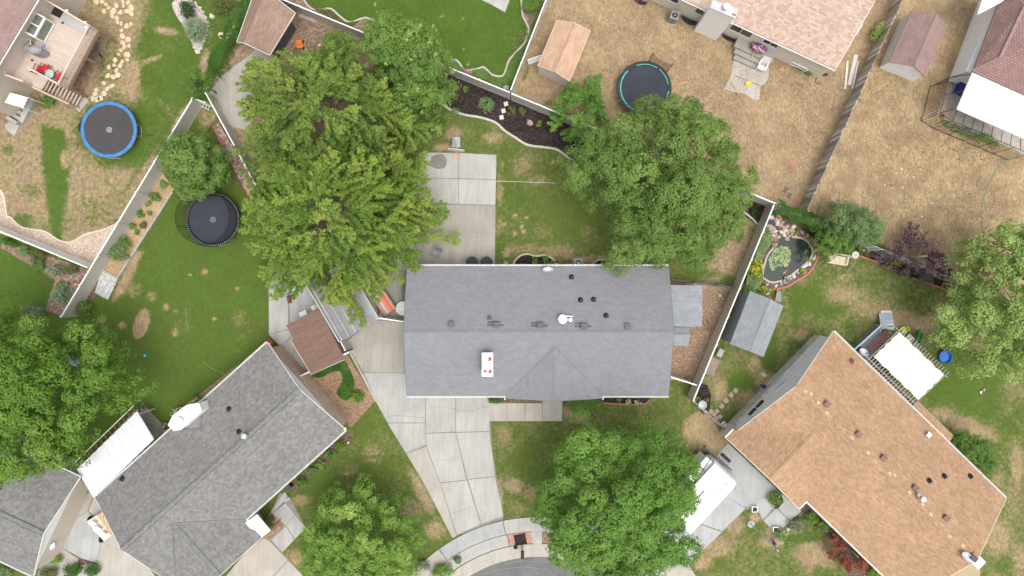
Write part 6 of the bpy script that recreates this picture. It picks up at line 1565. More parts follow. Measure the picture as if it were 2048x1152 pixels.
# ---- trampolines
plain('pale_logo', (.40, .40, .42, 1), .7)
n = NT('net_black'); n.b.inputs["Base Color"].default_value = (.015, .015, .018, 1); n.b.inputs["Alpha"].default_value = .38; n.fin(.8)
def trampoline(label, x, y, rp, pad, mat, net=None, zt=.9, frame='grey_metal', a0=0., padw=.25, logo=None, inner=None):
    c = W(x, y, zt); Rr = rp * (H - zt) / F; root = thing('trampoline', label, 'trampoline', (c.x, c.y, 0), 'trampolines'); P = lambda r, a, z: Vector((c.x + r * math.cos(a), c.y + r * math.sin(a), z))
    m = MB(); m.lathe((c.x, c.y, zt - .05), [(.0001, -.04), (Rr * .5, -.03), (Rr - padw, 0)], 40); m.lathe((c.x, c.y, zt - .06), [(Rr - padw, 0), (.0001, -.04)], 40); jm = m.build('jumping_mat', mat, root, smooth=True)
    m = MB(); m.lathe((c.x, c.y, zt), [(Rr - padw - .04, -.03), (Rr - padw, .0), (Rr, 0), (Rr + .02, -.04), (Rr - padw, -.05), (Rr - padw - .04, -.03)], 48); m.build('safety_pad', pad, root)
    m = MB(); m.tube([P(Rr - .01, PI * 2 * i / 40, zt - .07) for i in range(41)], .03, 6, cap=False); m.build('frame', frame, root)
    if inner:
        m = MB()
        for i in range(70):
            a = PI * 2 * i / 70; m.bar(P(Rr - .13, a, zt + .012), P(Rr - .02, a, zt + .012), .03, .02)
        m.build('springs', 'light_grey_metal', root)
    for i in range(4):
        a = a0 + PI * 2 * i / 4; m = MB(); q, s = P(Rr - .05, a - .22, 0), P(Rr - .05, a + .22, 0); t, u = P(Rr - .03, a - .22, zt - .1), P(Rr - .03, a + .22, zt - .1)
        m.tube([t, Vector((q.x, q.y, .03)), Vector((s.x, s.y, .03)), u], .025, 6); m.build('leg', frame, root)
    if logo:
        m = MB(); m.lathe((c.x, c.y, zt - .055), [(.16, -.03), (.21, -.029)], 20); m.box((c.x - .05, c.y, zt - .08), (.05, .22, .006)); m.box((c.x + .05, c.y, zt - .08), (.05, .22, .006)); m.build('logo', logo, jm)
    if net == 'full':
        ht = 1.75
        for i in range(6):
            a = a0 + PI * 2 * i / 6; m = MB(); m.tube([P(Rr + .03, a, .2), P(Rr + .03, a, zt + ht * .8), P(Rr - .06, a, zt + ht)], .022, 6); m.build('net_pole', 'dark_metal', root)
        m = MB(); m.tube([P(Rr - .06, PI * 2 * i / 40, zt + ht) for i in range(41)], .018, 6, cap=False); m.build('top_ring', 'black_plastic', root)
        m = MB(); m.lathe((c.x, c.y, zt), [(Rr - .08, .02), (Rr - .08, ht)], 40); m.build('net', 'net_black', root)
    if net == 'down':
        for a, ln in ((2.75, 1.0), (3.5, 1.1), (-.15, .9), (1.9, .5)):
            m = MB(); m.tube([P(Rr + .02, a, zt), P(Rr + .02 + ln * .5, a + .03, .5), P(Rr + ln, a + .05, .04)], .02, 6); m.build('net_pole', 'dark_metal', root)
        m = MB(); m.slab([P(Rr + .02, 2.2, zt), P(Rr + .5, 2.4, .25), P(Rr + .8, 3.0, .08), P(Rr + .02, 3.3, zt)], .01); m.build('net', 'net_black', root)
    if net == 'corner':
        for a in (1.42, .62):
            m = MB(); m.tube([P(Rr + .04, a, .3), P(Rr + .04, a, zt + 1.2), P(Rr + .1, a, zt + 1.75)], .03, 6); m.build('net_pole', 'dark_metal', root)
        m = MB(); k = [(.62 + .8 * i / 8) for i in range(9)]
        for i in range(8):
            s0, s1 = math.sin(PI * i / 8), math.sin(PI * (i + 1) / 8); m.poly([P(Rr, k[i], zt), P(Rr, k[i + 1], zt), P(Rr + .08 - .1 * s1, k[i + 1], zt + 1.6 - .5 * s1), P(Rr + .08 - .1 * s0, k[i], zt + 1.6 - .5 * s0)])
        m.build('net', 'net_black', root)
        for a in (2.5, 3.6, 4.2, -.4):
            m = MB(); m.tube([P(Rr + .04, a, .1), P(Rr + .04, a, zt + .1)], .022, 6); m.build('net_pole', 'white_metal', root)
    return root
trampoline('blue-rimmed round trampoline on the patchy lawn by the raised deck', 217, 259, 56, 'blue_pad', 'trampoline_mat_brown', 'down', logo='pale_logo', frame='light_grey_metal', padw=.21)
trampoline('black netted round trampoline on the green lawn by the big tree', 425, 439, 54, 'black_plastic', 'trampoline_mat', 'full', inner=1, padw=.22, logo='grey_plastic', a0=.3, zt=.85)
plain('pad_black', (.02, .025, .03, 1), .5)
t = trampoline('black trampoline with a mint-green inner rim in the straw yard', 1289, 176, 54, 'pad_black', 'trampoline_mat', 'corner', frame='light_grey_metal')
m = MB(); c = W(1289, 176, .9); Rr = 54 * 51.6 / F
for a0_, a1_, r0_, r1_ in ((2.35, 3.9, -.27, -.19), (3.95, 4.75, -.27, -.17), (.15, .9, -.27, -.22), (1.0, 1.9, -.27, -.22), (5.9, 6.15, -.26, -.19)):
    for k in range(10):
        a, b = a0_ + (a1_ - a0_) * k / 10, a0_ + (a1_ - a0_) * (k + 1) / 10; q = lambda r, a: Vector((c.x + r * math.cos(a), c.y + r * math.sin(a), .915)); m.slab([q(Rr + r0_, a), q(Rr + r1_, a), q(Rr + r1_, b), q(Rr + r0_, b)], .01)
m.build('pad_band', 'green_pad', t)

# ---- the raised deck
def railing(root, pts, z0, zt, mat='deck_rail', bal=.14, skip=False, cap=.12):
    for a, b in zip(pts, pts[1:]):
        A, B = W(*a, zt), W(*b, zt); A0 = Vector((A.x, A.y, 0)); m = MB(); m.bar(A, B, cap, .05); d = (B - A); L = d.length; d.normalize()
        if not skip:
            k = int(L / bal)
            for i in range(k + 1):
                p = A + d * (L * i / max(k, 1)); m.bar(Vector((p.x, p.y, z0)), Vector((p.x, p.y, zt - .02)), .04, .04)
            m.bar(Vector((A.x, A.y, z0 + .1)), Vector((B.x, B.y, z0 + .1)), .05, .06)
        m.build('railing', mat, root)
    for a in pts:
        A = W(*a, zt); m = MB(); m.box((A.x, A.y, (z0 + zt) / 2 - .1), (.13, .13, zt - z0 + .2)); m.build('post', mat, root)
plain('deck_rail', (.60, .47, .38, 1), .75, var=.1)
plain('deck_frame', (.30, .20, .13, 1), .85, var=.2)
DZ = 2.4
root = thing('deck', 'large raised tan deck with railings and a flight of steps, top left', 'deck', W(100, 90, 0))
m = MB(Vector((.88, -.47, 0))); q = [W(x, y, 3.4) for x, y in ((64, -16), (90, -1), (178, 51), (116, 168), (78, 148), (64, 172), (44, 162), (8, 148), (-14, 140))]
m.prism([(p.x, p.y) for p in q], DZ - .05, DZ); m.build('deck_floor', 'deck_tan', root)
m = MB(); qq = [Vector((p.x, p.y, DZ - .2)) for p in q]
for i in range(1, 7): m.bar(qq[i], qq[i + 1], .06, .28)
m.build('rim_joist', 'deck_frame', root)
railing(root, [(90, -1), (178, 51), (116, 168), (57, 136)], DZ, 3.4); railing(root, [(44, 162), (10, 149)], DZ, 3.4)
for x, y in ((178, 51), (150, 104), (116, 168), (90, 10), (44, 162)):
    p = W(x, y, 3.4); m = MB(); m.box((p.x, p.y, DZ / 2), (.15, .15, DZ)); m.build('deck_post', 'deck_frame', root)
for x, y in ((171, 46), (173, 55), (134, 22)): p = W(x, y, 3.45); m = MB(); m.box(p + Vector((0, 0, .03)), (.17, .17, .10)); m.build('post_cap', 'white_plastic', root)
s0, s1 = W(75, 160, DZ), W(163, 203, .2); s0 = (W(76, 148, 3.4) + W(65, 171, 3.4)) / 2; s0.z = DZ; sd = (s1 - s0); sd.z = 0; Ls = sd.length; sd.normalize(); sn = Vector((-sd.y, sd.x, 0))
for i in range(10):
    t_ = (i + .5) / 10.5; p = s0 + sd * (Ls * t_); p.z = DZ - (DZ - .15) * (i + 1) / 11; m = MB(sn); m.box(p, (.02, .02, .02)) if False else m.bar(p - sn * .5, p + sn * .5, Ls / 10.5 * .82, .05); m.build('tread', 'deck_tan', root)
for s_ in (-.53, .53):
    m = MB(); a = s0 + sn * s_; b = s0 + sd * Ls + sn * s_; m.bar((a.x, a.y, DZ - .2), (b.x, b.y, .1), .05, .28); m.build('stringer', 'deck_frame', root)
a = s0 - sn * .56; b = s0 + sd * Ls * .93 - sn * .56; m = MB(); m.bar((a.x, a.y, DZ + .95), (b.x, b.y, 1.15), .13, .05)
for i in range(16):
    p = a.lerp(b, i / 15); zz = (DZ + .95) + (1.15 - DZ - .95) * i / 15; m.bar((p.x, p.y, zz - .9), (p.x, p.y, zz), .04, .04)
m.build('stair_rail', 'deck_rail', root)
ground_poly('concrete_pad', spline([(158, 195), (172, 196), (177, 204), (165, 215), (160, 224), (152, 216), (152, 205)], 3, True), 'concrete_beige', .05)

def onbox(name, label, cat, x, y, z0, size, mat, ang=0, grp=None, bevel=None):
    p = W(x, y, z0 + size[2]); m = MB(); a, b, h = size; r = thing(name, label, cat, (p.x, p.y, z0), grp); return r, p
# doormats
for nm, lab, x, y, sz, mt, an in (('rubber_mat', 'black rubber mat on the raised deck beside the white bench', 114, 24, (.95, .62), 'black_fabric', -.5), ('doormat', 'brown doormat under the greenhouse window on the deck', 91, 50, (.42, .75), 'wood_brown', -.2)):
    p = W(x, y, DZ); m = MB(); m.box((p.x, p.y, DZ + .012), (sz[0], sz[1], .02), an); tag(m.build(nm, mt), lab, 'mat')
# deck storage bench
root = thing('storage_bench', 'long white two-part storage bench along the deck railing', 'bench', W(144, 43, DZ)); an = px_ang((126, 33), (168, 58))
for x, y, l in ((133, 37, .75), (157, 51, 1.2)):
    p = W(x, y, DZ + .4); m = MB(); m.box((p.x, p.y, DZ + .19), (l, .62, .38), an); o = m.build('seat_box', 'light_grey_metal', root); m = MB(); m.box((p.x, p.y, DZ + .41), (l + .04, .66, .05), an); m.build('lid', 'concrete_light', o)
for x, y, lab, mt, r in ((126, 46, 'dark small bowl near the white deck bench', 'dark_metal', .08), (88, 92, 'lavender-blue bowl in the middle of the deck', 'bowl_blue', .11), (65, 121, 'dark small bowl near the red chairs on the deck', 'dark_metal', .08)):
    if mt == 'bowl_blue': plain('bowl_blue', (.25, .27, .60, 1), .5)
    p = W(x, y, DZ); m = MB(); m.lathe(p, [(.0001, .01), (r * .7, .01), (r, .06), (r * 1.05, .06), (r * .8, 0), (.0001, 0)], 14); tag(m.build('bowl', mt), lab, 'bowl')
# grill
root = thing('grill', 'round-bodied grill under a grey cover on the raised deck', 'grill', W(64, 100, DZ)); p = W(69, 100, DZ + .9)
m = MB(); m.prism([(p.x + .42 * math.cos(a) * (1.25 if abs(math.cos(a)) > .5 else 1) , p.y + .30 * math.sin(a)) for a in [PI * 2 * i / 12 for i in range(12)]], DZ + .02, DZ + .95); m.lathe((p.x, p.y, DZ + .95), [(.42, 0), (.34, .12), (.2, .18), (.0001, .2)], 14, 1.15, .75); m.build('grill_cover', 'grey_cover', root)
m = MB(); q = W(52, 95, DZ + .6); m.lathe((q.x, q.y, DZ), [(.20, .02), (.2, .55), (.26, .6), (.26, .68), (.0001, .72)], 16); m.build('side_burner', 'grey_cover', root)
root = thing('side_table', 'small cream frame table against the house wall on the deck', 'table', W(56, 84, DZ)); p = W(56, 84, DZ + .5); m = MB()
for dx, dy, a, b in ((0, .19, .44, .06), (0, -.19, .44, .06), (.19, 0, .06, .32), (-.19, 0, .06, .32)): m.box((p.x + dx, p.y + dy, DZ + .5), (a, b, .05))
m.build('frame', 'cream_paint', root); m = MB(); m.box((p.x, p.y, DZ + .48), (.33, .33, .03)); m.build('table_top', 'grey_cover', root)
for dx in (-.19, .19):
    for dy in (-.19, .19): m = MB(); m.box((p.x + dx, p.y + dy, DZ + .23), (.04, .04, .46)); m.build('leg', 'cream_paint', root)
# patio chairs: one builder used for several kinds
def chair(label, x, y, z0, rz, fab, fr='dark_metal', w_=.55, grp=None, name='patio_chair', solid=False, s=1.0):
    root = thing(name, label, 'chair', (0, 0, 0), grp); t = .02 if not solid else .05
    m = MB(); m.slab([Vector((-w_ / 2, -.25, .42)), Vector((w_ / 2, -.25, .42)), Vector((w_ / 2, .25, .40)), Vector((-w_ / 2, .25, .40))], t); m.build('seat', fab, root)
    m = MB(); a = [Vector((-w_ / 2, -.25, .42)), Vector((w_ / 2, -.25, .42)), Vector((w_ / 2 * .94, -.52, .95)), Vector((-w_ / 2 * .94, -.52, .95))]
    if solid:
        for i in range(6):
            f = lambda u, v: a[0] * (1 - u) * (1 - v) + a[1] * u * (1 - v) + a[2] * u * v + a[3] * (1 - u) * v
            m.slab([f(i / 6 + .02, .08), f((i + 1) / 6 - .02, .08), f((i + 1) / 6 - .02, .9), f(i / 6 + .02, .9)], .02)
        m.bar(a[2], a[3], .05, .08)
    else: m.slab(a, t)
    m.build('backrest', fab, root)
    for sx in (-1, 1):
        xx = sx * (w_ / 2 + .03); m = MB(); m.tube([(xx, .3, 0), (xx, .25, .62), (xx, -.33, .66)], .018 if not solid else .03, 6); m.bar((xx, .3, .64), (xx, -.35, .66), .05 if not solid else .08, .03); m.build('armrest', fr, root)
        m = MB(); m.tube([(xx, -.5, 0), (xx, -.27, .42), (xx * .97, -.53, .97)], .018 if not solid else .03, 6); m.build('leg', fr, root)
    p = W(x, y, z0 + .5 * s); return place(root, (p.x, p.y, z0), rz, s)
chair('left red sling chair of the pair beside the deck stair rail', 78, 137, DZ, R(-20), 'red_fabric', grp='red deck chairs', s=.9); chair('right red sling chair of the pair beside the deck stair rail', 90, 135, DZ, R(-15), 'red_fabric', grp='red deck chairs', s=.9)
chair('single red sling chair in the far corner of the deck', 115, 153, DZ, R(120), 'red_fabric', grp='red deck chairs', s=.85)
def round_table(label, x, y, z0, h, r, top, leg='dark_metal', name='round_table', ring=None):
    p = W(x, y, z0 + h); root = thing(name, label, 'table', (p.x, p.y, z0)); m = MB(); m.lathe((p.x, p.y, z0), [(.0001, h - .02), (r, h - .02), (r, h), (.0001, h)], 26); tt = m.build('table_top', top, root)
    if ring: m = MB(); m.tube([(p.x + r * math.cos(a), p.y + r * math.sin(a), z0 + h) for a in [PI * 2 * i / 28 for i in range(29)]], .022, 6, cap=False); m.bar((p.x - r, p.y, z0 + h + .01), (p.x + r, p.y, z0 + h + .01), .02, .012); m.bar((p.x, p.y - r, z0 + h + .012), (p.x, p.y + r, z0 + h + .012), .02, .012); m.build('rim', ring, tt)
    for i in range(4):
        a = PI / 4 + PI / 2 * i; m = MB(); m.tube([(p.x + r * .75 * math.cos(a), p.y + r * .75 * math.sin(a), z0), (p.x + r * .5 * math.cos(a), p.y + r * .5 * math.sin(a), z0 + h - .02)], .018, 6); m.build('leg', leg, root)
    return root
round_table('small round glass table between the red deck chairs', 98, 148, DZ, .6, .32, 'glass_table', ring='light_grey_metal')
round_table('round glass-topped table half under the west eave of the middle house', 806, 617, 0, .72, .52, 'glass_table', ring='white_metal')
round_table('left of two round black patio tables under the north eave', 944, 525, 0, .7, .46, 'black_plastic', 'black_plastic'); round_table('right of two round black patio tables under the north eave', 973, 525, 0, .7, .46, 'black_plastic', 'black_plastic')
chair('grey woven armchair on the back patio', 873, 507, 0, R(155), 'grey_plastic', 'grey_plastic', solid=True, name='armchair', s=.95)
chair('white plastic garden chair on the cracked concrete pad', 1525, 132, 0, R(155), 'white_plastic', 'white_plastic', solid=True, name='garden_chair')
# things under and below the deck
root = thing('wheelbarrow', 'dark grey plastic wheelbarrow beside the raised deck', 'wheelbarrow', W(187, 92, 0)); p = W(187, 92, .5); an = px_ang((180, 80), (195, 105)); u = Vector((math.cos(an), math.sin(an), 0)); v = Vector((-u.y, u.x, 0))
m = MB(); z1, z2 = .25, .6
def ringp(a, b, z): return [p.xy.to_3d() + u * (a * math.cos(t)) + v * (b * math.sin(t)) + Vector((0, 0, z)) for t in [PI * 2 * i / 14 for i in range(14)]]
Ra, Rb, Rc, Rd = ringp(.35, .22, z1), ringp(.62, .38, z2), ringp(.56, .33, z2 - .01), ringp(.32, .2, z1 + .03)
for A_, B_ in ((Ra, Rb), (Rb, Rc), (Rc, Rd)):
    for i in range(14): m.poly([A_[i], A_[(i + 1) % 14], B_[(i + 1) % 14], B_[i]])
m.poly(Rd); m.poly(Ra[::-1]); m.build('tray', 'grey_plastic', root)
for s_ in (-.2, .2): m = MB(); m.tube([p.xy.to_3d() + u * .7 + v * s_ * .3 + Vector((0, 0, .15)), p.xy.to_3d() - u * .9 + v * s_ * 1.6 + Vector((0, 0, .5))], .02, 6); m.build('handle', 'wood_tan', root)
m = MB(); c = p.xy.to_3d() + u * .68 + Vector((0, 0, .18)); m.tube([c - v * .04, c + v * .04], .17, 14); m.build('wheel', 'black_plastic', root)
# basement stairwell
ground_poly('stairwell_floor', [(30, 235), (55, 205), (75, 200), (35, 262), (12, 255)], 'joint_soil', .02)
root = thing('stairwell', 'concrete basement stairwell beside the top left house', 'stairwell', W(40, 225, 0))
for i, (x, y) in enumerate(((46, 217), (40, 225), (34, 234), (27, 241))):
    p = W(x, y, .2); m = MB(); an = px_ang((20, 236), (40, 248)); m.box((p.x, p.y, .05 + .06 * i), (.95, .26, .1 + .12 * i), an); m.build('step', 'wood_grey', root)
m = MB(); ribbon(m, [W(71, 199), W(47, 246)], .38, 0, .35); m.build('side_wall', 'concrete_light', root)
ground_poly('concrete_pad', [(18, 244), (40, 250), (30, 272), (16, 262), (10, 252)], 'concrete_light', .04)
root = thing('awning', 'white sheet-metal awning over the basement stairwell', 'awning', W(32, 200, 0)); q = [W(x, y, z) for x, y, z in ((20, 185, 2.1), (56, 195, 1.8), (46, 216, 1.8), (9, 205, 2.1))]; m = MB(); m.slab(q, .05); m.build('awning_sheet', 'white_metal', root)
for k in range(5): a = q[0].lerp(q[3], (k + .5) / 5) + Vector((0, 0, .02)); b = q[1].lerp(q[2], (k + .5) / 5) + Vector((0, 0, .02)); m = MB(); m.bar(a, b, .03, .03); m.build('rib', 'light_grey_metal', root)
for k in (1, 2): m = MB(); m.tube([(q[k].x, q[k].y, 0), (q[k].x, q[k].y, q[k].z - .05)], .03, 6); m.build('post', 'white_metal', root)

# ---- flagstone path
zp = [(743, 15), (785, 10), (815, 35), (800, 88), (870, 88), (925, 95), (950, 45), (1010, 60), (1010, 105), (865, 125), (898, 138), (905, 172), (932, 182), (975, 202), (1005, 188), (935, 235), (985, 303), (943, 280), (946, 330), (990, 352), (955, 362), (930, 387), (913, 418), (977, 422), (885, 460), (940, 472), (977, 455), (923, 505), (877, 500), (895, 540), (837, 516), (830, 580), (870, 592), (905, 577), (800, 640), (825, 682), (862, 660), (742, 690), (730, 722), (800, 720), (715, 757), (747, 765), (775, 755), (945, 12), (895, 42), (985, 20), (838, 62), (975, 85)]
rr = random.Random(5)
def flag(lab, x, y, r, grp, mat='tan_stone', h=.05, name='flagstone', n=7):
    p = W(x, y); m = MB(); a0 = rr.random() * 6; st = rr.uniform(.6, 1); an = rr.random() * 3
    pts = []
    for i in range(n):
        a = PI * 2 * (i + rr.uniform(-.25, .25)) / n; q = r * rr.uniform(.8, 1.15); x_, y_ = q * math.cos(a), q * math.sin(a) * st; pts.append((p.x + x_ * math.cos(an) - y_ * math.sin(an), p.y + x_ * math.sin(an) + y_ * math.cos(an)))
    m.prism(pts, -.01, h, 0); tag(m.build(name, mat), lab, 'stone', grp)
for x, y in zp: flag('pale irregular flagstone of the path curving past the raised deck', x / 3.84, y / 3.84, rr.uniform(.16, .29), 'flagstones of the curving path')
for x, y in ((1700, 268), (1735, 288), (1772, 252), (1792, 208), (1720, 310), (1700, 285), (1750, 262)): flag('pale flagstone at the foot of the vine-covered fence', x / 3.84, y / 3.84, rr.uniform(.14, .24), 'flagstones by the vine hedge')
for (x, y), t in zip(((1012, 208), (1007, 222), (1003, 235)), ('top', 'middle', 'bottom')):
    p = W(x, y); m = MB(); m.box((p.x, p.y, .04), (.32, .32, .06), .25); tag(m.build('stepping_stone', 'pale_stone'), t + ' one of three square stepping stones in the dark mulch bed', 'stepping stone', 'mulch bed stepping stones')
for (x, y), t in zip(((1471, 781), (1462, 790), (1452, 801), (1443, 812)), ('first and uppermost', 'second', 'third', 'fourth and lowest')):
    p = W(x, y); m = MB(); m.box((p.x, p.y, .03), (.33, .33, .06), .75); tag(m.build('stepping_stone', 'pink_stone'), t + ' of four pink square stepping stones near the low board fence', 'stepping stone', 'pink stepping stones')
m = MB()
for x, y in ((1434, 822), (1428, 829), (1422, 823), (1417, 830), (1440, 833), (1432, 837), (1425, 842), (1411, 824), (1436, 828 + 18)): p = W(x, y); m.box((p.x, p.y, .03), (.29, .29, .05), .75)
tag(m.build('paving', 'pink_stone'), kind='structure')
# stone rim of the island bed, rocks
isl = spline([(345, 5), (372, -5), (400, 15), (415, 45), (412, 70), (398, 105), (388, 95), (372, 60), (352, 30)], 3, True)
for i, (x, y) in enumerate(isl):
    if i > 4 and i < 19: p = W(x, y); m = MB(); m.rock(p, .11, rz=i, sx=1.2, sy=.8, sz=.8, seed=i); tag(m.build('edging_stone', 'pale_stone'), 'tan edging stone round the island bed of ornamental grass', 'stone', 'island bed edging stones')
for x, y, r_, mt, lab in ((1060, 245, .30, 'pink_stone', 'pink upright rock in the dark mulch bed'), (1097, 246, .13, 'tan_stone', 'small round tan stone in the dark mulch bed'), (1012, 527, .30, 'pink_stone', 'round speckled boulder beside the left mulch bay'), (424, 33, .22, 'pale_stone', 'lone flat grey stone on the lawn near the ornamental grass'), (1899, 582, .3, 'grey_stone', 'square grey block at the end of the plank fence bed'), (1527, 750, .2, 'pale_stone', 'pale rock in the lawn by the orange house')):
    m = MB(); m.rock(W(x, y), r_, rz=.9, sx=.8, sy=1.1, sz=.7, seed=int(x)); tag(m.build('rock', mt), lab, 'rock')
# ---- pond
pond = spline([(1563, 476), (1580, 476), (1600, 478), (1613, 486), (1622, 500), (1620, 512), (1608, 526), (1590, 540), (1568, 556), (1545, 562), (1531, 556), (1528, 545), (1530, 525), (1536, 508), (1548, 492)], 4, True)
ground_poly('pond', pond, 'water', .06)
ground_poly('stream', [(1536, 438), (1546, 443), (1556, 455), (1562, 468), (1570, 482), (1556, 486), (1550, 468), (1543, 453), (1533, 448)], 'water', .065)
rim = spline([(1583, 474), (1600, 476), (1615, 484), (1624, 500), (1622, 514), (1610, 528), (1592, 542), (1570, 558), (1545, 565), (1527, 557), (1524, 548), (1531, 518), (1538, 505), (1553, 487)], 4)
m = MB(); Pm = WP(rim); acc = 0
for a, b in zip(Pm, Pm[1:]):
    d = (b - a); L = d.length; d.normalize(); m.bar(a + d * .012 + Vector((0, 0, .06)), b - d * .012 + Vector((0, 0, .06)), .15, .14 + .01 * (len(m.v) % 3))
plain('rim_stone', (.50, .41, .345, 1), .85, var=.15, nscale=4)
tag(m.build('pond_rim', 'rim_stone'), 'pale pink block rim laid around the garden pond', 'pond rim')
bx = [(1541, 434), (1546, 437), (1552, 441), (1557, 432), (1554, 446), (1560, 450), (1564, 445), (1566, 456), (1570, 462), (1572, 454), (1575, 466), (1578, 473), (1568, 470), (1573, 477), (1583, 468), (1581, 460), (1586, 453), (1536, 452), (1541, 455), (1546, 458), (1551, 463), (1543, 464), (1539, 460), (1551, 470), (1546, 472), (1556, 474), (1590, 472), (1559, 438), (1562, 464), (1587, 463)]
for i, (x, y) in enumerate(bx): m = MB(); m.rock(W(x, y), rr.uniform(.14, .25), rz=rr.random() * 3, sx=1.1, sy=.8, sz=.9, seed=i + 50); tag(m.build('boulder', 'pink_stone' if i % 4 else 'pale_stone'), 'pink-tan boulder piled beside the pond waterfall', 'boulder', 'boulders of the pond waterfall')
for i, (x, y, mt) in enumerate(((1608, 476, 'pink_stone'), (1614, 471, 'pink_stone'), (1623, 478, 'pink_stone'), (1629, 488, 'pink_stone'), (1632, 500, 'pale_stone'), (1630, 512, 'grey_stone'), (1628, 516, 'white_stone'), (1619, 527, 'white_stone'), (1612, 531, 'white_stone'), (1606, 536, 'white_stone'), (1596, 545, 'grey_stone'), (1588, 552, 'white_stone'), (1581, 557, 'grey_stone'), (1573, 562, 'pink_stone'), (1563, 566, 'grey_stone'), (1552, 572, 'white_stone'), (1534, 569, 'pale_stone'), (1521, 561, 'white_stone'), (1505, 575, 'pale_stone'), (1535, 587, 'white_stone'), (1604, 465, 'pink_stone'))):
    if mt == 'white_stone': plain('white_stone', (.58, .60, .60, 1), .7, var=.15)
    m = MB(); m.rock(W(x, y), rr.uniform(.11, .19), rz=rr.random() * 3, sx=1.2, sz=.7, seed=i + 90); tag(m.build('stone', mt), 'loose %s stone in the strip around the pond rim' % {'pink_stone': 'pink', 'pale_stone': 'tan', 'grey_stone': 'grey', 'white_stone': 'white'}[mt], 'stone', 'loose %s stones around the pond' % mt.split('_')[0])
r_ = np.random.default_rng(3); C = []; poly = outline_world([(1540, 512), (1552, 497), (1570, 494), (1580, 504), (1578, 522), (1572, 532), (1555, 532), (1545, 542), (1538, 530)], 0, 4)
pads = scatter(poly, .12, r_, 4000, 0); m = MB()
for i, (x, y, d) in enumerate(pads):
    rad = r_.uniform(.06, .11); a0 = r_.random() * 6; z = .075 + .02 * r_.random(); pts = [Vector((x, y, z))] + [Vector((x + rad * math.cos(a0 + t), y + rad * math.sin(a0 + t), z + .01 * (i % 3))) for t in np.linspace(.25, 6.0, 11)]; m.poly(pts)
n = NT('lily_green'); ge = n.n.new("ShaderNodeNewGeometry"); n.col(n.ramp(ge.outputs["Random Per Island"], [(0, (.13, .22, .08, 1)), (.5, (.22, .32, .13, 1)), (.95, (.33, .38, .18, 1)), (1, (.42, .36, .18, 1))])); n.fin(.5)
lil = tag(m.build('water_lily', 'lily_green'), 'cluster of floating lily pads with small pink blooms in the pond', 'water lily')
m = MB()
for x, y in ((1555, 514), (1568, 523), (1567, 505)): m.lathe(W(x, y, .10), [(.0001, 0), (.05, .0), (.07, .04), (.04, .03), (.0001, .03)], 8)
plain('bloom_pink', (.70, .28, .20, 1), .6); m.build('blooms', 'bloom_pink', lil)
def koi(label, x, y, an, s):
    p = W(x, y, .07); m = MB(); u = Vector((math.cos(an), math.sin(an), 0)); v = Vector((-u.y, u.x, 0)); prof = [(-.5, .01), (-.42, .06), (-.25, .10), (0, .115), (.2, .085), (.38, .04), (.5, .025)]; z0 = p.z
    rings = [[p + u * (t * s) + v * (w_ * s * math.cos(q)) + Vector((0, 0, w_ * s * .35 * math.sin(q) + .005)) for q in [PI * 2 * k / 8 for k in range(8)]] for t, w_ in prof]
    for A_, B_ in zip(rings, rings[1:]):
        for k in range(8): m.poly([A_[k], A_[(k + 1) % 8], B_[(k + 1) % 8], B_[k]])
    root = tag(m.build('koi', 'koi_orange', base=p, smooth=True), label, 'fish')
    f = MB(); f.slab([p + u * s * .45, p + u * s * .8 + v * s * .18, p + u * s * .68, p + u * s * .8 - v * s * .14], .01); f.slab([p - u * s * .1 + v * s * .1, p + u * s * .05 + v * s * .28, p + u * s * .12 + v * s * .1], .008); f.slab([p - u * s * .1 - v * s * .1, p + u * s * .05 - v * s * .28, p + u * s * .12 - v * s * .1], .008); f.build('fins', 'koi_orange', root)
koi('orange koi swimming near the south bank of the pond', 1569, 545, R(38), .38)
# ---- garden swing, bird bath, fountain
root = thing('garden_swing', 'cream wooden swing seat in a metal frame near the pond', 'garden swing', W(1675, 518, 0)); an = px_ang((1655, 516), (1696, 523)); u = Vector((math.cos(an), math.sin(an), 0)); v = Vector((-u.y, u.x, 0)); p = W(1675, 519, .5).xy.to_3d()
m = MB(u)
for i in range(6): c = p - v * (.32 - i * .11); m.bar(c - u * .78 + Vector((0, 0, .45)), c + u * .78 + Vector((0, 0, .45)), .104, .025)
m.build('seat', 'planks_light2', root) if 'planks_light2' in MATS else (plain('swing_wood', (.58, .50, .36, 1), .8, var=.12), m.build('seat', 'swing_wood', root))
m = MB(u); 
for i in range(3): c = p + v * (.36 + i * .02); m.bar(c - u * .78 + Vector((0, 0, .58 + i * .14)), c + u * .78 + Vector((0, 0, .58 + i * .14)), .025, .10)
m.build('backrest', 'swing_wood', root)
for s_ in (-1, 1):
    c = p + u * s_ * .72; m = MB(); m.bar(c - v * .33 + Vector((0, 0, .66)), c + v * .36 + Vector((0, 0, .68)), .09, .03); m.build('armrest', 'swing_wood', root)
    c = p + u * s_ * 1.05; m = MB(); m.tube([c - v * .6 + u * s_ * .15, c + Vector((0, 0, 1.25)), c + v * .6 + u * s_ * .15], .025, 6); m.build('frame_leg', 'light_grey_metal', root)
m = MB(); m.tube([p - u * 1.05 + Vector((0, 0, 1.25)), p - u * .72 + v * .36 + Vector((0, 0, .7))], .012, 5); m.tube([p + u * 1.05 + Vector((0, 0, 1.25)), p + u * .72 + v * .36 + Vector((0, 0, .7))], .012, 5); m.build('chain', 'light_grey_metal', root)
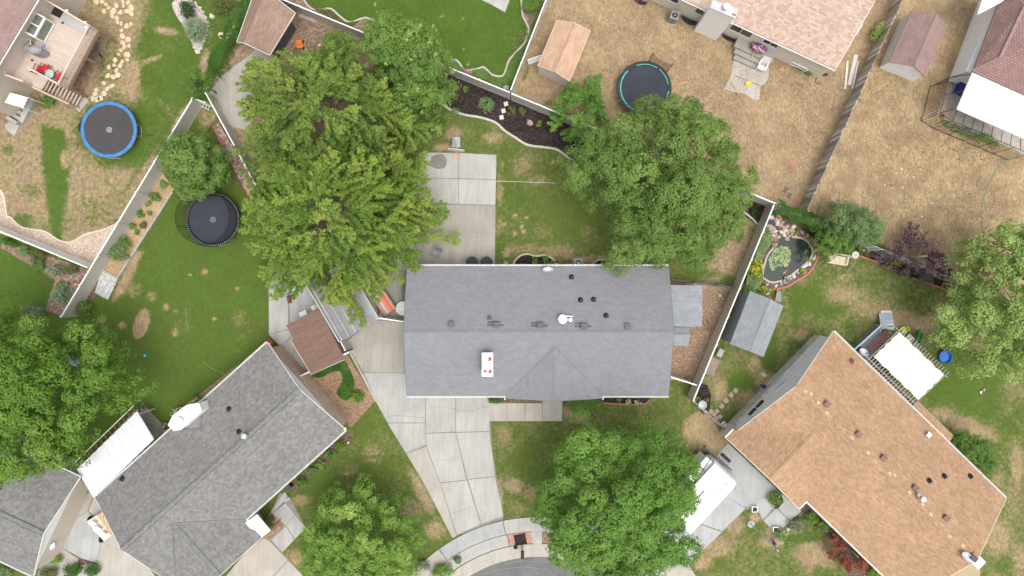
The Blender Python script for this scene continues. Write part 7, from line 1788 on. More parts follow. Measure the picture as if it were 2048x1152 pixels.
def lathe_thing(name, label, cat, x, y, z, prof, mat, n=20, extra=None):
    p = W(x, y, z); root = thing(name, label, cat, (p.x, p.y, 0)); m = MB(); m.lathe((p.x, p.y, 0), prof, n); m.build('body' if name not in ('bird_bath', 'fountain') else 'basin', mat, root, smooth=False)
    if extra: m = MB(); m.lathe((p.x, p.y, 0), extra[0], n); m.build(extra[2], extra[1], root)
    return root
lathe_thing('bird_bath', 'round pinkish bird bath to the right of the garden swing', 'bird bath', 1711, 510, .7, [(.18, 0), (.15, .06), (.07, .12), (.07, .6), (.24, .66), (.27, .72), (.24, .72), (.0001, .67)], 'pale_stone', extra=([(.0001, .69), (.22, .70)], 'grey_stone', 'water_dish'))
lathe_thing('fountain', 'round grey-white urn fountain in the mulch by the fence end', 'fountain', 1405, 810, .6, [(.24, 0), (.30, .2), (.28, .5), (.34, .56), (.34, .62), (.24, .62), (.22, .5), (.0001, .48)], 'concrete_light', extra=([(.0001, .52), (.10, .56), (.20, .54), (.23, .55)], 'glass_table', 'water_bowl'))
lathe_thing('tree_ring', 'rusty metal ring lying in the woodchip side yard', 'ring', 1411, 645, 0, [(.17, .01), (.20, .05), (.22, .05), (.23, .0)], 'wood_brown')
lathe_thing('paddling_pool', 'round blue paddling pool on the lawn behind the orange house', 'paddling pool', 1891, 714, .2, [(.40, .02), (.46, .22), (.50, .24), (.51, .18), (.47, .0), (.0001, 0)], 'blue_plastic', 28, extra=([(.0001, .03), (.42, .035)], 'blue_plastic', 'floor'))
lathe_thing('clay_saucer', 'pinkish round lid lying where the two plank fences nearly meet', 'lid', 1667, 400, 0, [(.20, .0), (.22, .03), (.18, .04), (.0001, .03)], 'pink_stone')
lathe_thing('orange_bucket', 'small orange bucket at the corner of the steel cage', 'bucket', 1886, 231, .3, [(.10, 0), (.14, .3), (.15, .31), (.13, .3), (.10, .02), (.0001, .02)], 'orange_paint')
lathe_thing('black_planter', 'round black lid on the dark planting square behind the mailbox', 'planter', 1031, 1095, .2, [(.14, 0), (.17, .14), (.13, .16), (.0001, .15)], 'black_fabric')
lathe_thing('valve_cover', 'pale green cylinder marker on the gravel strip by the driveway', 'utility marker', 907, 1120, .3, [(.11, 0), (.11, .5), (.08, .55), (.0001, .56)], 'mint_plastic')
for x, y, lab, mt, r in ((290, 711, 'light blue ball on the west lawn', 'bright_blue', .11),):
    p = W(x, y, .1); m = MB(); m.ball((p.x, p.y, r), r, 16, 10); tag(m.build('ball', mt, smooth=True), lab, 'ball')
# red feeder at the brick gable
root = thing('fire_pot', 'bright red pot with a white rim at the tip of the grey-brown roof', 'pot', W(539, 686, 0)); p = W(539, 686, .5); m = MB(); m.lathe((p.x, p.y, 0), [(.14, 0), (.22, .3), (.24, .5), (.20, .5), (.16, .3), (.0001, .28)], 14); m.build('pot', 'red_paint', root); m = MB(); m.lathe((p.x - .06, p.y - .06, .3), [(.0001, 0), (.07, 0), (.07, .12), (.0001, .12)], 10); m.build('white_cup', 'white_plastic', root)
# kids' things
root = thing('slide', 'small green toy slide on the lawn beside the pergola', 'slide', W(1839, 676, 0)); a, b = W(1841, 664, .1), W(1834, 686, .7); d = (b - a).normalized(); s_ = Vector((-d.y, d.x, 0)).normalized(); m = MB(); m.slab([a - s_ * .16, a + s_ * .16, b + s_ * .16, b - s_ * .16], .04); m.bar(a - s_ * .18 + Vector((0, 0, .05)), b - s_ * .18 + Vector((0, 0, .05)), .04, .1); m.bar(a + s_ * .18 + Vector((0, 0, .05)), b + s_ * .18 + Vector((0, 0, .05)), .04, .1); m.build('chute', 'green_plastic', root)
m = MB(); c = b - Vector((0, 0, 0)); m.box((b.x - .05, b.y - .15, .35), (.4, .3, .7), -.3); m.build('ladder_box', 'grey_plastic', root)
root = thing('toy_pair', 'pair of pink and white toy shoes on the lawn right of the orange house', 'toy', W(1965, 782, 0))
for x, y in ((1961, 785), (1967, 780)): p = W(x, y, .05); m = MB(); m.ball((p.x, p.y, .07), .11, 10, 6, .6, 1.1, .6, .5); m.ball((p.x + .03, p.y + .08, .12), .06, 8, 6); m.build('toy_shoe', 'white_plastic' if x < 1965 else 'pink_plastic', root)
root = thing('toy_table', 'lime green toy chair at the top corner of the pergola', 'toy', W(1808, 660, 0)); p = W(1808, 660, .3); m = MB(); m.prism([(p.x + .3 * math.cos(t) * (1 if i % 2 else .8), p.y + .3 * math.sin(t) * (1 if i % 2 else .8)) for i, t in enumerate([PI * 2 * k / 10 for k in range(10)])], .25, .33); m.box((p.x, p.y, .12), (.3, .3, .25), .4); m.build('seat', 'lime_plastic', root); m = MB(); m.box((p.x + .2, p.y + .12, .45), (.08, .4, .3), .4); m.build('backrest', 'lime_plastic', root)
def lidded(name, label, cat, x, y, size, an, mat, lid, z0=0):
    p = W(x, y, z0 + size[2]); root = thing(name, label, cat, (p.x, p.y, z0)); m = MB(); m.box((p.x, p.y, z0 + size[2] * .45), (size[0] * .94, size[1] * .94, size[2] * .9), an); m.build('body', mat, root)
    m = MB(); m.box((p.x, p.y, z0 + size[2] * .93), (size[0], size[1], size[2] * .1), an); m.box((p.x, p.y, z0 + size[2] * 1.0), (size[0] * .8, size[1] * .8, .03), an); m.build('lid', lid, root); return root
lidded('toy_box', 'beige lidded toy box on the lawn beside the pergola', 'box', 1822, 677, (.55, .4, .4), -.7, 'wood_grey', 'pale_stone')
lidded('utility_box', 'mint-green utility box on the lawn corner by the house walk', 'utility box', 576, 998, (.30, .24, .25), .6, 'green_box', 'green_box')
lidded('bin', 'black bin squeezed against the front wall of the grey-brown house', 'bin', 575, 975, (.42, .38, .7), .7, 'black_plastic', 'dark_metal')
lidded('yellow_case', 'yellow tool case on the cracked concrete pad', 'tool case', 1497, 166, (.46, .30, .2), .08, 'yellow_plastic', 'yellow_plastic')
lidded('white_crate', 'white plastic table-like crate on the parking pad under the big tree', 'crate', 590, 577, (.55, .5, .5), .25, 'white_plastic', 'white_plastic')
lidded('dark_crate', 'left dark maroon crate on the parking pad', 'crate', 577, 599, (.22, .60, .4), .15, 'wood_brown', 'wood_brown'); lidded('dark_crate', 'right black crate on the parking pad, next to the white one', 'crate', 585, 594, (.14, .40, .4), .15, 'black_plastic', 'black_plastic')
lidded('storage_tub', 'white and grey storage tub beside the brown shed, left one', 'tub', 606, 627, (.60, .36, .4), .45, 'glass_table', 'white_plastic'); lidded('storage_tub', 'white and red storage tub beside the brown shed, right one', 'tub', 630, 614, (.60, .36, .4), .5, 'red_paint', 'white_plastic')
lidded('orange_tub', 'small orange tub behind the brown shed under the leaves', 'tub', 632, 605, (.35, .3, .5), .5, 'orange_paint', 'terracotta')
lidded('storage_box', 'grey low storage box beside the garden shed', 'box', 1441, 706, (.42, .62, .35), -.45, 'concrete_cool', 'concrete_cool')
lidded('meter_box', 'white meter box at the fence junction behind the flower bed', 'box', 1012, 175, (.4, .35, .25), .3, 'white_plastic', 'concrete_light')
lidded('patio_sofa', 'dark blue sofa under the white patio roof inside the cage', 'sofa', 1930, 172, (.8, 1.2, .6), -.45, 'navy', 'navy')
lidded('teal_planter', 'teal box beside the entry corner of the orange house', 'box', 1638, 1019, (.26, .2, .3), .7, 'teal_paint', 'teal_paint')
lidded('vent_box', 'white pet flap box on the house side of the pink stone bench', 'box', 1546, 763, (.3, .2, .35), .7, 'white_plastic', 'white_plastic')
p = W(1425, 733, .1); m = MB(Vector((.4, .9, 0))); m.box((p.x, p.y, .06), (.72, 1.35, .10), -.42); tag(m.build('wooden_platform', 'wood_brownish') if 'wood_brownish' in MATS else (plain('wood_brownish', (.26, .20, .175, 1), .85, var=.15), m.build('wooden_platform', 'wood_brownish'))[1], 'flat brown wooden platform between the tan fence and the lawn', 'platform')
# stone bench with blue cushion beside the orange house
root = thing('stone_bench', 'pink slab bench against the orange house with a blue pillow on it', 'bench', W(1531, 781, 0)); p = W(1531, 781, .4); m = MB(); m.box((p.x, p.y, .38), (.75, .42, .08), -.35); m.build('seat', 'pink_stone', root)
for s_ in (-.28, .28): m = MB(); m.box((p.x + s_ * .94, p.y - s_ * .34, .17), (.1, .36, .34), -.35); m.build('leg', 'pink_stone', root)
m = MB(); p = W(1528, 773, .5); m.ball((p.x, p.y, .5), .2, 14, 8, 1.5, .7, .5, -.45); tag(m.build('cushion', 'navy', smooth=True), 'rolled blue cushion lying on the pink slab bench', 'cushion')
# white-slatted steps at the low board fence
root = thing('step_stool', 'white three-step stool where the low board fence meets the orange house', 'steps', W(1450, 852, 0))
for i in range(4): p = W(1446 + i * 3.6, 847 + i * 4.4, .2 + .1 * i); m = MB(); m.box((p.x, p.y, .12 + .1 * i), (.42, .13, .05), .7); m.build('step', 'white_metal', root)
for s_ in (-.2, .2): a = W(1444, 845, .1); b = W(1460, 863, .5); o_ = Vector((.14, .14, 0)) * (1 if s_ > 0 else -1); m = MB(); m.bar(a + o_, b + o_, .04, .06); m.build('side_rail', 'grey_metal', root)
# ---- striped daybed
root = thing('daybed', 'daybed with an orange, red and grey striped cover on the side patio', 'daybed', W(768, 607, 0)); an = px_ang((746, 593), (772, 632)); c = W(768, 607, .5).xy.to_3d(); u = Vector((math.cos(an), math.sin(an), 0)); v = Vector((-u.y, u.x, 0))
hl, hw = .83, .56; m = MB(); m.box((c.x, c.y, .2), (hl * 2, hw * 2, .12), an); m.build('frame', 'dark_metal', root)
cols = [('stripe_coral', .55, .16, .10), ('stripe_grey', .45, .42, .45), ('stripe_blue', .30, .34, .42), ('stripe_pale', .60, .55, .52), ('stripe_orange', .70, .32, .18), ('stripe_red', .72, .10, .07), ('stripe_orange', 0, 0, 0), ('stripe_red', 0, 0, 0), ('stripe_coral', 0, 0, 0), ('stripe_orange', 0, 0, 0)]
mt = None; n = NT('striped_cover'); rmp = [(0, (.60, .22, .14, 1)), (.14, (.45, .42, .46, 1)), (.22, (.28, .32, .42, 1)), (.28, (.60, .56, .54, 1)), (.42, (.68, .36, .22, 1)), (.5, (.70, .12, .09, 1)), (.56, (.66, .40, .30, 1)), (.62, (.72, .10, .07, 1)), (.70, (.66, .30, .16, 1)), (.76, (.70, .09, .06, 1)), (.84, (.70, .42, .28, 1)), (.92, (.62, .16, .09, 1))]
cr_ = n.n.new("ShaderNodeValToRGB"); e = cr_.color_ramp; e.interpolation = 'CONSTANT'
while len(e.elements) > 1: e.elements.remove(e.elements[-1])
e.elements[0].color = rmp[0][1]
for p_, c_ in rmp[1:]: q_ = e.elements.new(p_); q_.color = c_
sx = n.n.new("ShaderNodeSeparateXYZ"); mpp = n.n.new("ShaderNodeMapping"); mpp.vector_type = 'TEXTURE'; mpp.inputs["Rotation"].default_value = (0, 0, an); n.l(n.tc.outputs["Object"], mpp.inputs[0]); n.l(mpp.outputs[0], sx.inputs[0])
n.l(n.math('MULTIPLY', n.math('SUBTRACT', hw, sx.outputs[1]), -1 / (2 * hw)) if False else n.math('ADD', n.math('MULTIPLY', sx.outputs[1], 1 / (2 * hw)), .5), cr_.inputs[0]); n.col(cr_.outputs[0]); n.fin(.85)
root.location = (c.x, c.y, 0); WL[root.name] = Vector((c.x, c.y, 0))
for ch_ in root.children: ch_.location = Vector((0, 0, 0)) + (Vector((W(768, 607, 0).x - c.x, W(768, 607, 0).y - c.y, 0)))
m = MB(); N_ = 8
for i in range(N_):
    for j in range(N_):
        f = lambda a, b: c + u * ((a / N_ * 2 - 1) * hl) + v * ((b / N_ * 2 - 1) * hw) + Vector((0, 0, .48 + .05 * math.sin(PI * a / N_) * math.sin(PI * b / N_)))
        m.poly([f(i, j), f(i + 1, j), f(i + 1, j + 1), f(i, j + 1)])
for a, b in (((-1, -1), (1, -1)), ((1, -1), (1, 1)), ((1, 1), (-1, 1)), ((-1, 1), (-1, -1))):
    A_, B_ = c + u * a[0] * hl + v * a[1] * hw, c + u * b[0] * hl + v * b[1] * hw; m.poly([A_ + Vector((0, 0, .24)), B_ + Vector((0, 0, .24)), B_ + Vector((0, 0, .48)), A_ + Vector((0, 0, .48))])
m.build('cover', 'striped_cover', root)
m = MB(); A_ = c + v * (hw + .05); m.bar(A_ - u * hl + Vector((0, 0, .5)), A_ + u * hl + Vector((0, 0, .5)), .08, .3); m.build('backrest', 'stripe_back', root) if 'stripe_back' in MATS else (plain('stripe_back', (.12, .19, .17, 1), .7), m.build('backrest', 'stripe_back', root))
for sa in (-1, 1):
    for sb in (-1, 1): q_ = c + u * sa * (hl - .06) + v * sb * (hw - .06); m = MB(); m.box((q_.x, q_.y, .08), (.05, .05, .16), an); m.build('leg', 'dark_metal', root)
fence('tan fence strip along the east edge of the ribbed carport', (746, 633), (697, 540), spacing=2.2, post0=False)
# ---- basketball hoop
root = thing('basketball_hoop', 'portable basketball hoop with a red rim at the top of the back patio', 'basketball hoop', W(913, 288, 0)); b = W(913, 292, 0)
m = MB(); m.tube([b, b + Vector((0, .02, 2.4)), W(913, 298, 3.0)], .05, 8); m.build('pole', 'light_grey_metal', root); m = MB(); m.box((b.x, b.y + .25, .1), (.6, .8, .2)); m.build('base', 'grey_metal', root)
p = W(913, 300, 3.1); m = MB(); m.box((p.x, p.y, 3.0), (1.15, .05, .75), -.10); bb = m.build('backboard', 'light_grey_metal', root)
m = MB(); m.box((p.x, p.y - .1, 2.75), (.2, .2, .1)); c = Vector((p.x, p.y - .36, 2.75)); m.tube([c + Vector((.23 * math.cos(t), .23 * math.sin(t), 0)) for t in [PI * 2 * i / 24 for i in range(25)]], .014, 6, cap=False); m.build('rim', 'orange_paint', bb)
# ---- air conditioners
def ac(label, x, y, h, s, mat, an):
    p = W(x, y, h); root = thing('air_conditioner', label, 'air conditioner', (p.x, p.y, 0)); m = MB(); m.box((p.x, p.y, .03), (s * 1.25, s * 1.25, .06), an); m.build('pad', 'concrete_light', root)
    m = MB(); m.box((p.x, p.y, .06 + (h - .06) / 2), (s, s, h - .06), an)
    for k in range(9): 
        pass
    o = m.build('cabinet', mat, root); m = MB()
    for k in range(8):
        for sg in (-1, 1):
            q = Vector((math.cos(an), math.sin(an), 0)) * (sg * s * .505); r0 = Vector((-math.sin(an), math.cos(an), 0)) * (s * (-.4 + .8 * k / 7)); m.bar((p.x + q.x + r0.x, p.y + q.y + r0.y, .12), (p.x + q.x + r0.x, p.y + q.y + r0.y, h - .05), .02, .02); q2 = Vector((-math.sin(an), math.cos(an), 0)) * (sg * s * .505); r2 = Vector((math.cos(an), math.sin(an), 0)) * (s * (-.4 + .8 * k / 7)); m.bar((p.x + q2.x + r2.x, p.y + q2.y + r2.y, .12), (p.x + q2.x + r2.x, p.y + q2.y + r2.y, h - .05), .02, .02)
    m.build('grille', 'grey_metal', o)
    m = MB(); m.lathe((p.x, p.y, h), [(.0001, .004), (s * .36, .004)], 20); f = m.build('fan_opening', 'black_plastic', root); m = MB()
    for k in range(4): a = PI / 4 * k + .3; d = Vector((math.cos(a), math.sin(a), 0)) * s * .36; m.bar(Vector((p.x, p.y, h + .02 + k * .004)) - d, Vector((p.x, p.y, h + .02 + k * .004)) + d, .012, .004)
    m.lathe((p.x, p.y, h), [(.07, .03), (.0001, .035)], 12); m.tube([(p.x + s * .37 * math.cos(t), p.y + s * .37 * math.sin(t), h + .01) for t in [PI * 2 * i / 24 for i in range(25)]], .014, 5, cap=False); m.build('fan_guard', 'grey_metal', f)
ac('tall grey air conditioner against the wall of the pink-tan house', 1350, 30, 1.0, .62, 'grey_metal', -.3); ac('pale air conditioner between the two mulch bays behind the middle house', 1157, 526, .7, .66, 'concrete_light', 0)
# ---- window wells
def well(label, x, y, r, an, fill='black_fabric'):
    p = W(x, y, .2); root = thing('window_well', label, 'window well', (p.x, p.y, 0)); m = MB(); m.lathe((p.x, p.y, 0), [(r, 0), (r + .02, .22), (r + .05, .22), (r + .05, 0)], 18, 1, .62, an, PI, 2 * PI); m.build('rim', 'dark_metal', root)
    m = MB(); m.poly([Vector((p.x, p.y, .03)) + Vector((math.cos(an), math.sin(an), 0)) * (r * math.cos(t)) + Vector((-math.sin(an), math.cos(an), 0)) * (r * .62 * math.sin(t)) for t in [PI + PI * k / 16 for k in range(17)]]); m.build('floor', fill, root)
an = px_ang((1340, 0), (1671, 152))
well('leftmost window well of the pink-tan house, next to the air conditioner', 1381, 36, .62, an); well('window well right of the big white chimney', 1462, 70, .62, an); well('rusty-brown window well near the right end of the pink-tan house', 1604, 128, .62, an, 'mulch_red'); well('black window well at the corner of the pink-tan house', 1648, 142, .42, an)
well('dark window well hidden at the top edge left of the air conditioner', 1283, -2, .5, an)
# ---- back porch of the pink-tan house
root = thing('porch_steps', 'concrete back steps with a wide landing on the pink-tan house', 'steps', W(1515, 100, 0)); u = Vector((math.cos(an), math.sin(an), 0)); v = Vector((-u.y, u.x, 0)); o_ = W(1516, 86, .6).xy.to_3d()
for k, (l, d0, d1, h) in enumerate(((1.55, -.2, -1.0, .62), (1.35, -1.0, -1.35, .42), (1.15, -1.35, -1.7, .22))): m = MB(); m.prism([tuple((o_ + u * s_ * l + v * d)[:2]) for s_, d in ((-1, d0), (1, d0), (1, d1), (-1, d1))], 0, h); m.build('step', 'concrete_old', root)
plain('cloth_purple', (.18, .07, .16, 1), .8, var=.3)
n = NT('patterned_cloth'); vo = n.n.new("ShaderNodeTexVoronoi"); vo.inputs["Scale"].default_value = 7; n.l(n.tc.outputs["Object"], vo.inputs["Vector"]); s_ = n.n.new("ShaderNodeSeparateColor"); n.l(vo.outputs["Color"], s_.inputs[0]); n.col(n.ramp(s_.outputs[0], [(.1, (.10, .03, .12, 1)), (.35, (.28, .05, .12, 1)), (.5, (.12, .12, .30, 1)), (.7, (.45, .45, .55, 1)), (.85, (.40, .08, .10, 1))])); n.fin(.85)
root = thing('draped_table', 'table under a purple patterned cloth on the back steps', 'table', W(1520, 92, .62)); p = W(1520, 93, 1.2); m = MB(); m.box((p.x, p.y, 1.15), (.95, .6, .04), an); m.build('table_top', 'wood_tan', root)
for a_ in (-.4, .4):
    for b_ in (-.22, .22): q_ = p.xy.to_3d() + u * a_ + v * b_; m = MB(); m.box((q_.x, q_.y, .88), (.05, .05, .52), an); m.build('leg', 'wood_tan', root)
m = MB(); cl = [p.xy.to_3d() + u * (.62 * math.cos(t) * (1.1 if i % 2 else .95)) + v * (.42 * math.sin(t) * (1.1 if i % 3 else .9)) for i, t in enumerate([PI * 2 * k / 18 for k in range(18)])]; ctr = [p.xy.to_3d() + (q_ - p.xy.to_3d()) * .75 for q_ in cl]
for i in range(18): j = (i + 1) % 18; m.poly([Vector((cl[i].x, cl[i].y, .98)), Vector((cl[j].x, cl[j].y, .98)), Vector((ctr[j].x, ctr[j].y, 1.185)), Vector((ctr[i].x, ctr[i].y, 1.185))])
m.poly([Vector((q_.x, q_.y, 1.185)) for q_ in ctr]); tag(m.build('tablecloth', 'patterned_cloth'), 'purple and blue patterned cloth draped over the table on the back steps', 'tablecloth')
p = W(1489, 92, .5); m = MB(); m.prism([(p.x + a_, p.y + b_) for a_, b_ in ((-.35, -.5), (.1, -.6), (.35, -.2), (.15, .1), (.2, .5), (-.1, .55), (-.15, .1))], .02, .30); tag(m.build('tarp', 'black_fabric'), 'crumpled dark tarp beside the back steps', 'tarp')
def tool(name, label, cat, a, b, head, hm='dark_metal', z0=.05, z1=.05, hs=.13):
    A, B = W(*a, z0), W(*b, z1); root = thing(name, label, cat, (A.x, A.y, 0)); m = MB(); m.tube([A, B], .022, 6); m.build('handle', head, root); m = MB(); d = (B - A).normalized(); s_ = Vector((-d.y, d.x, 0)); m.slab([B - s_ * hs, B + s_ * hs, B + s_ * hs * .9 + d * hs * 1.6, B + d * hs * 2.3, B - s_ * hs * .9 + d * hs * 1.6], .03); m.build('blade', hm, root)
tool('shovel', 'black-bladed shovel leaning from the steps onto the concrete pad', 'shovel', (1508, 103), (1500, 126), 'pale_stone', z0=1.0, hs=.11); tool('spade', 'spade with an orange blade lying above the yellow tool case', 'spade', (1496, 162), (1493, 142), 'grey_stone', 'terracotta', hs=.07)
m = MB(); m.bar(W(1463, 165, .07), W(1478, 190, .07), .12, .04); tag(m.build('board', 'wood_tan'), 'single brown board lying on the cracked concrete pad', 'board')
m = MB(); ribbon(m, WP([(1470, 152), (1490, 160), (1510, 168), (1528, 175)]), .06, 0, .046); tag(m.build('pad_crack', 'dirt_brown'), kind='structure')
def ladder(label, a, b, w_, mat, z=.08, rung=.28, z1=None):
    A, B = W(*a, z), W(*b, z if z1 is None else z1); root = thing('ladder', label, 'ladder', (A.x, A.y, 0)); d = (B - A); L = d.length; d.normalize(); s_ = Vector((-d.y, d.x, 0)).normalized()
    for g in (-1, 1): m = MB(); m.bar(A + s_ * g * w_ / 2, B + s_ * g * w_ / 2, .035, .07); m.build('side_rail', mat, root)
    k = int(L / rung)
    for i in range(k): m = MB(); p = A + d * (L * (i + .5) / k); m.bar(p - s_ * w_ / 2, p + s_ * w_ / 2, .04, .03); m.build('rung', mat, root)
ladder('white slatted rack leaning between the fence and the orange-tan shed', (1056, 124), (1085, 114), .34, 'white_metal', .5, .10, 1.0); ladder('long dull ladder on the ground behind the slender young tree', (1192, 235), (1243, 254), .28, 'light_grey_metal', .06, .3); ladder('white slatted rack by the gate at the top left fence corner', (388, 203), (420, 217), .26, 'white_metal', .3, .2)
for a, b, w_, lab in (((1695, 122), (1690, 178), .16, 'left'), ((1712, 110), (1698, 170), .30, 'middle, widest'), ((1716, 122), (1704, 178), .14, 'right')):
    m = MB(); m.bar(W(*a, .05), W(*b, .05), w_, .06); tag(m.build('plank', 'lumber_white'), lab + ' of three whitewashed planks on the ground by the plank fence', 'plank', 'whitewashed planks')
def cinder(lab, x, y, an, grp):
    p = W(x, y, .1); m = MB(); u = Vector((math.cos(an), math.sin(an), 0)); v = Vector((-u.y, u.x, 0)); c = Vector((p.x, p.y, .1))
    for s_ in (-1, 1): m.bar(c + v * .08 * s_ - u * .2, c + v * .08 * s_ + u * .2, .035, .19)
    for s_ in (-1, 0, 1): m.bar(c + u * .18 * s_ - v * .062, c + u * .18 * s_ + v * .062, .035, .188)
    tag(m.build('cinder_block', 'concrete_old'), lab, 'cinder block', grp)
cinder('left cinder block in the straw near the plank fence corner', 1573, 380, 1.2, 'cinder blocks in the straw'); cinder('right cinder block in the straw near the plank fence corner', 1580, 391, 1.0, 'cinder blocks in the straw')
for i, (x, y) in enumerate(((1898, 249), (1912, 256), (1921, 259), (1930, 262), (1939, 265))): cinder('grey cinder block in the short row below the steel cage', x, y, -.35, 'cinder blocks below the cage')
# hoses, cables and ropes
def hose(name, label, cat, px, r, mat, z=.03, n=6):
    m = MB(); m.tube([W(x, y, z) for x, y in spline(px, n)], r, 5); tag(m.build(name, mat), label, cat)
hose('hose', 'long pale green garden hose across the far straw yard', 'hose', [(2022, 312), (1998, 335), (1978, 370), (1966, 405), (1964, 440), (1971, 480)], .022, 'hose_green')
hose('cable', 'black cable loop on the side driveway beside the orange roof', 'cable', [(1438, 918), (1441, 910), (1452, 908), (1450, 898), (1456, 898), (1458, 907), (1463, 914), (1458, 918), (1450, 912), (1447, 906)], .02, 'black_plastic')
hose('rope', 'thin rope stretched from the patio edge to the maple', 'rope', [(992, 362), (1050, 364), (1112, 366)], .014, 'string_white', 1.2); hose('hose', 'short piece of grey hose in the middle of the west lawn', 'hose', [(371, 615), (373, 635), (376, 662)], .012, 'hose_green')
hose('hose', 'thin hose on the lawn beside the grey-brown house', 'hose', [(405, 722), (425, 738), (450, 748)], .009, 'hose_green'); hose('cable', 'black drain hose at the corner of the pink-tan house', 'hose', [(1634, 150), (1632, 165), (1645, 168)], .02, 'black_plastic')
hose('branch', 'bleached forked branch lying in the woodchip side yard', 'branch', [(1423, 570), (1426, 578), (1440, 590), (1447, 600)], .035, 'bark_pale', .06)
p = W(1440, 591, .08); m = MB(); m.rock(p, .15, seed=4); tag(m.build('rock', 'tan_stone'), 'small tan rock on the bleached branch in the side yard', 'rock')
# spray-painted utility marks
plain('mark_orange', (.48, .225, .12, 1), .95, var=.3, nscale=9); plain('mark_red', (.36, .14, .105, 1), .95, var=.3, nscale=9)
m = MB(); k = 0
for pts in ([(1571, 150), (1573, 175)], [(1572, 182), (1577, 215)], [(1578, 222), (1581, 252)], [(1580, 258), (1579, 282)], [(1586, 312), (1584, 345)], [(1587, 370), (1590, 412)], [(1576, 235), (1588, 240)], [(1581, 320), (1592, 332)]):
    ribbon(m, WP([(x + rr.uniform(-1, 1), y) for x, y in pts]), rr.uniform(.04, .10), 0, .006 + .001 * k); k += 1
tag(m.build('paint_marks', 'mark_orange'), kind='structure'); m = MB(); k = 0
for pts in ([(1345, 166), (1372, 160), (1398, 157)], [(1380, 152), (1385, 162)], [(1428, 152), (1456, 148)], [(1450, 144), (1456, 154)], [(1345, 172), (1352, 176)], [(1210, 158), (1230, 157)], [(1065, 165), (1090, 176)], [(1550, 138), (1568, 128), (1578, 122)], [(1060, 175), (1078, 170)]):
    ribbon(m, WP([(x + rr.uniform(-1, 1), y + rr.uniform(-1, 1)) for x, y in pts]), rr.uniform(.03, .06), 0, .006 + .001 * k); k += 1
tag(m.build('paint_marks', 'mark_red'), kind='structure')
r_ = np.random.default_rng(8); C = np.column_stack([W(1815, 375)[0] + r_.normal(0, 1.3, 26), W(1815, 375)[1] + r_.normal(0, .9, 26), np.full(26, .02)]); plain('paper', (.72, .74, .74, 1), .8); o = leafmesh('litter', C, np.tile([0, 0, 1.], (26, 1)), r_.uniform(.06, .24, 26), r_.random(26), 'paper', base=(C[:, 0].mean(), C[:, 1].mean(), 0)); tag(o, 'scraps of white litter scattered in the far straw yard', 'litter', kind='stuff')
# ---- mailbox and planter square
ground_poly('planting_bed', [(1027, 1070), (1050, 1065), (1055, 1090), (1042, 1094), (1041, 1099), (1026, 1102), (1024, 1092), (1031, 1090)], 'mulch_dark', .085); ground_poly('concrete_pad', [(1061, 1063), (1084, 1059), (1084, 1087), (1066, 1088)], 'concrete_pale', .085)
root = thing('mailbox', 'black mailbox on a post at the kerb of the cul-de-sac', 'mailbox', W(1045, 1094, 0)); b = W(1044, 1091, 0); m = MB(); m.box((b.x, b.y, .5), (.1, .1, 1.0)); m.bar((b.x, b.y, .85), (b.x, b.y - .35, .98), .08, .08); m.build('post', 'wood_grey', root)
p = Vector((b.x + .02, b.y - .28, 1.0)); m = MB(); pr = [(-.12, 0), (.12, 0), (.12, .14), (.09, .21), (0, .24), (-.09, .21), (-.12, .14)]; A_ = [p + Vector((x, -.28, z)) for x, z in pr]; B_ = [p + Vector((x, .28, z)) for x, z in pr]; m.poly(A_); m.poly(B_[::-1])
for i in range(7): j = (i + 1) % 7; m.poly([A_[j], A_[i], B_[i], B_[j]])
m.build('box', 'vent_black', root)
# ---- flagpole
root = thing('flagpole', 'tall grey flagpole on the lawn by the side driveway', 'flagpole', W(1501, 1047, 0)); b = W(1501, 1047, 0); m = MB(); m.tube([b, b + Vector((0, 0, 5.3))], .045, 8, .03); m.build('pole', 'light_grey_metal', root); m = MB(); m.ball(b + Vector((0, 0, 5.35)), .08); m.build('finial', 'light_grey_metal', root, smooth=True); m = MB(); m.lathe(b, [(.28, 0), (.28, .12), (.2, .14), (.0001, .15)], 14); m.build('base', 'concrete_pale', root)
fl = thing('flag', 'limp red, white and blue striped flag hanging on the flagpole', 'flag', b + Vector((0, 0, 4.9))); rd, wt, bl = MB(), MB(), MB(); fd = Vector((.75, .66, 0)).normalized(); fs = Vector((-fd.y, fd.x, 0))
def fp(s_, t): return b + fd * (.06 + .55 * t * (.6 + .4 * s_)) + fs * (.10 * math.sin(t * 9)) + Vector((0, 0, 4.95 - 1.15 * s_ - .9 * t * .8))
for i in range(13):
    for j in range(8):
        q_ = [fp(i / 13, j / 8), fp((i + 1) / 13, j / 8), fp((i + 1) / 13, (j + 1) / 8), fp(i / 13, (j + 1) / 8)]; (bl if (i < 7 and j < 3) else (rd if i % 2 == 0 else wt)).poly(q_)
rd.build('red_stripes', 'red_paint', fl); wt.build('white_stripes', 'white_paint', fl); bl.build('canton', 'navy', fl)
for x, y, lab in ((1510, 1019, 'white square planter pot at the driveway end of the walk'), (1552, 1060, 'white square planter pot at the lawn end of the walk')):
    p = W(x, y, .35); root = thing('planter_pot', lab, 'planter', (p.x, p.y, 0)); m = MB()
    for a_, c_ in (((.19, 0), (.05, .42)), ((-.19, 0), (.05, .42)), ((0, .19), (.33, .05)), ((0, -.19), (.33, .05))): m.box((p.x + a_[0], p.y + a_[1], .18), (c_[0], c_[1], .36), 0)
    m.build('pot', 'white_plastic', root); m = MB(); m.box((p.x, p.y, .27), (.32, .32, .04)); m.build('soil', 'mulch_dark', root); m = MB(); m.ball((p.x, p.y, .34), .09, 8, 6); m.build('plant', 'leaf_shrub', root)
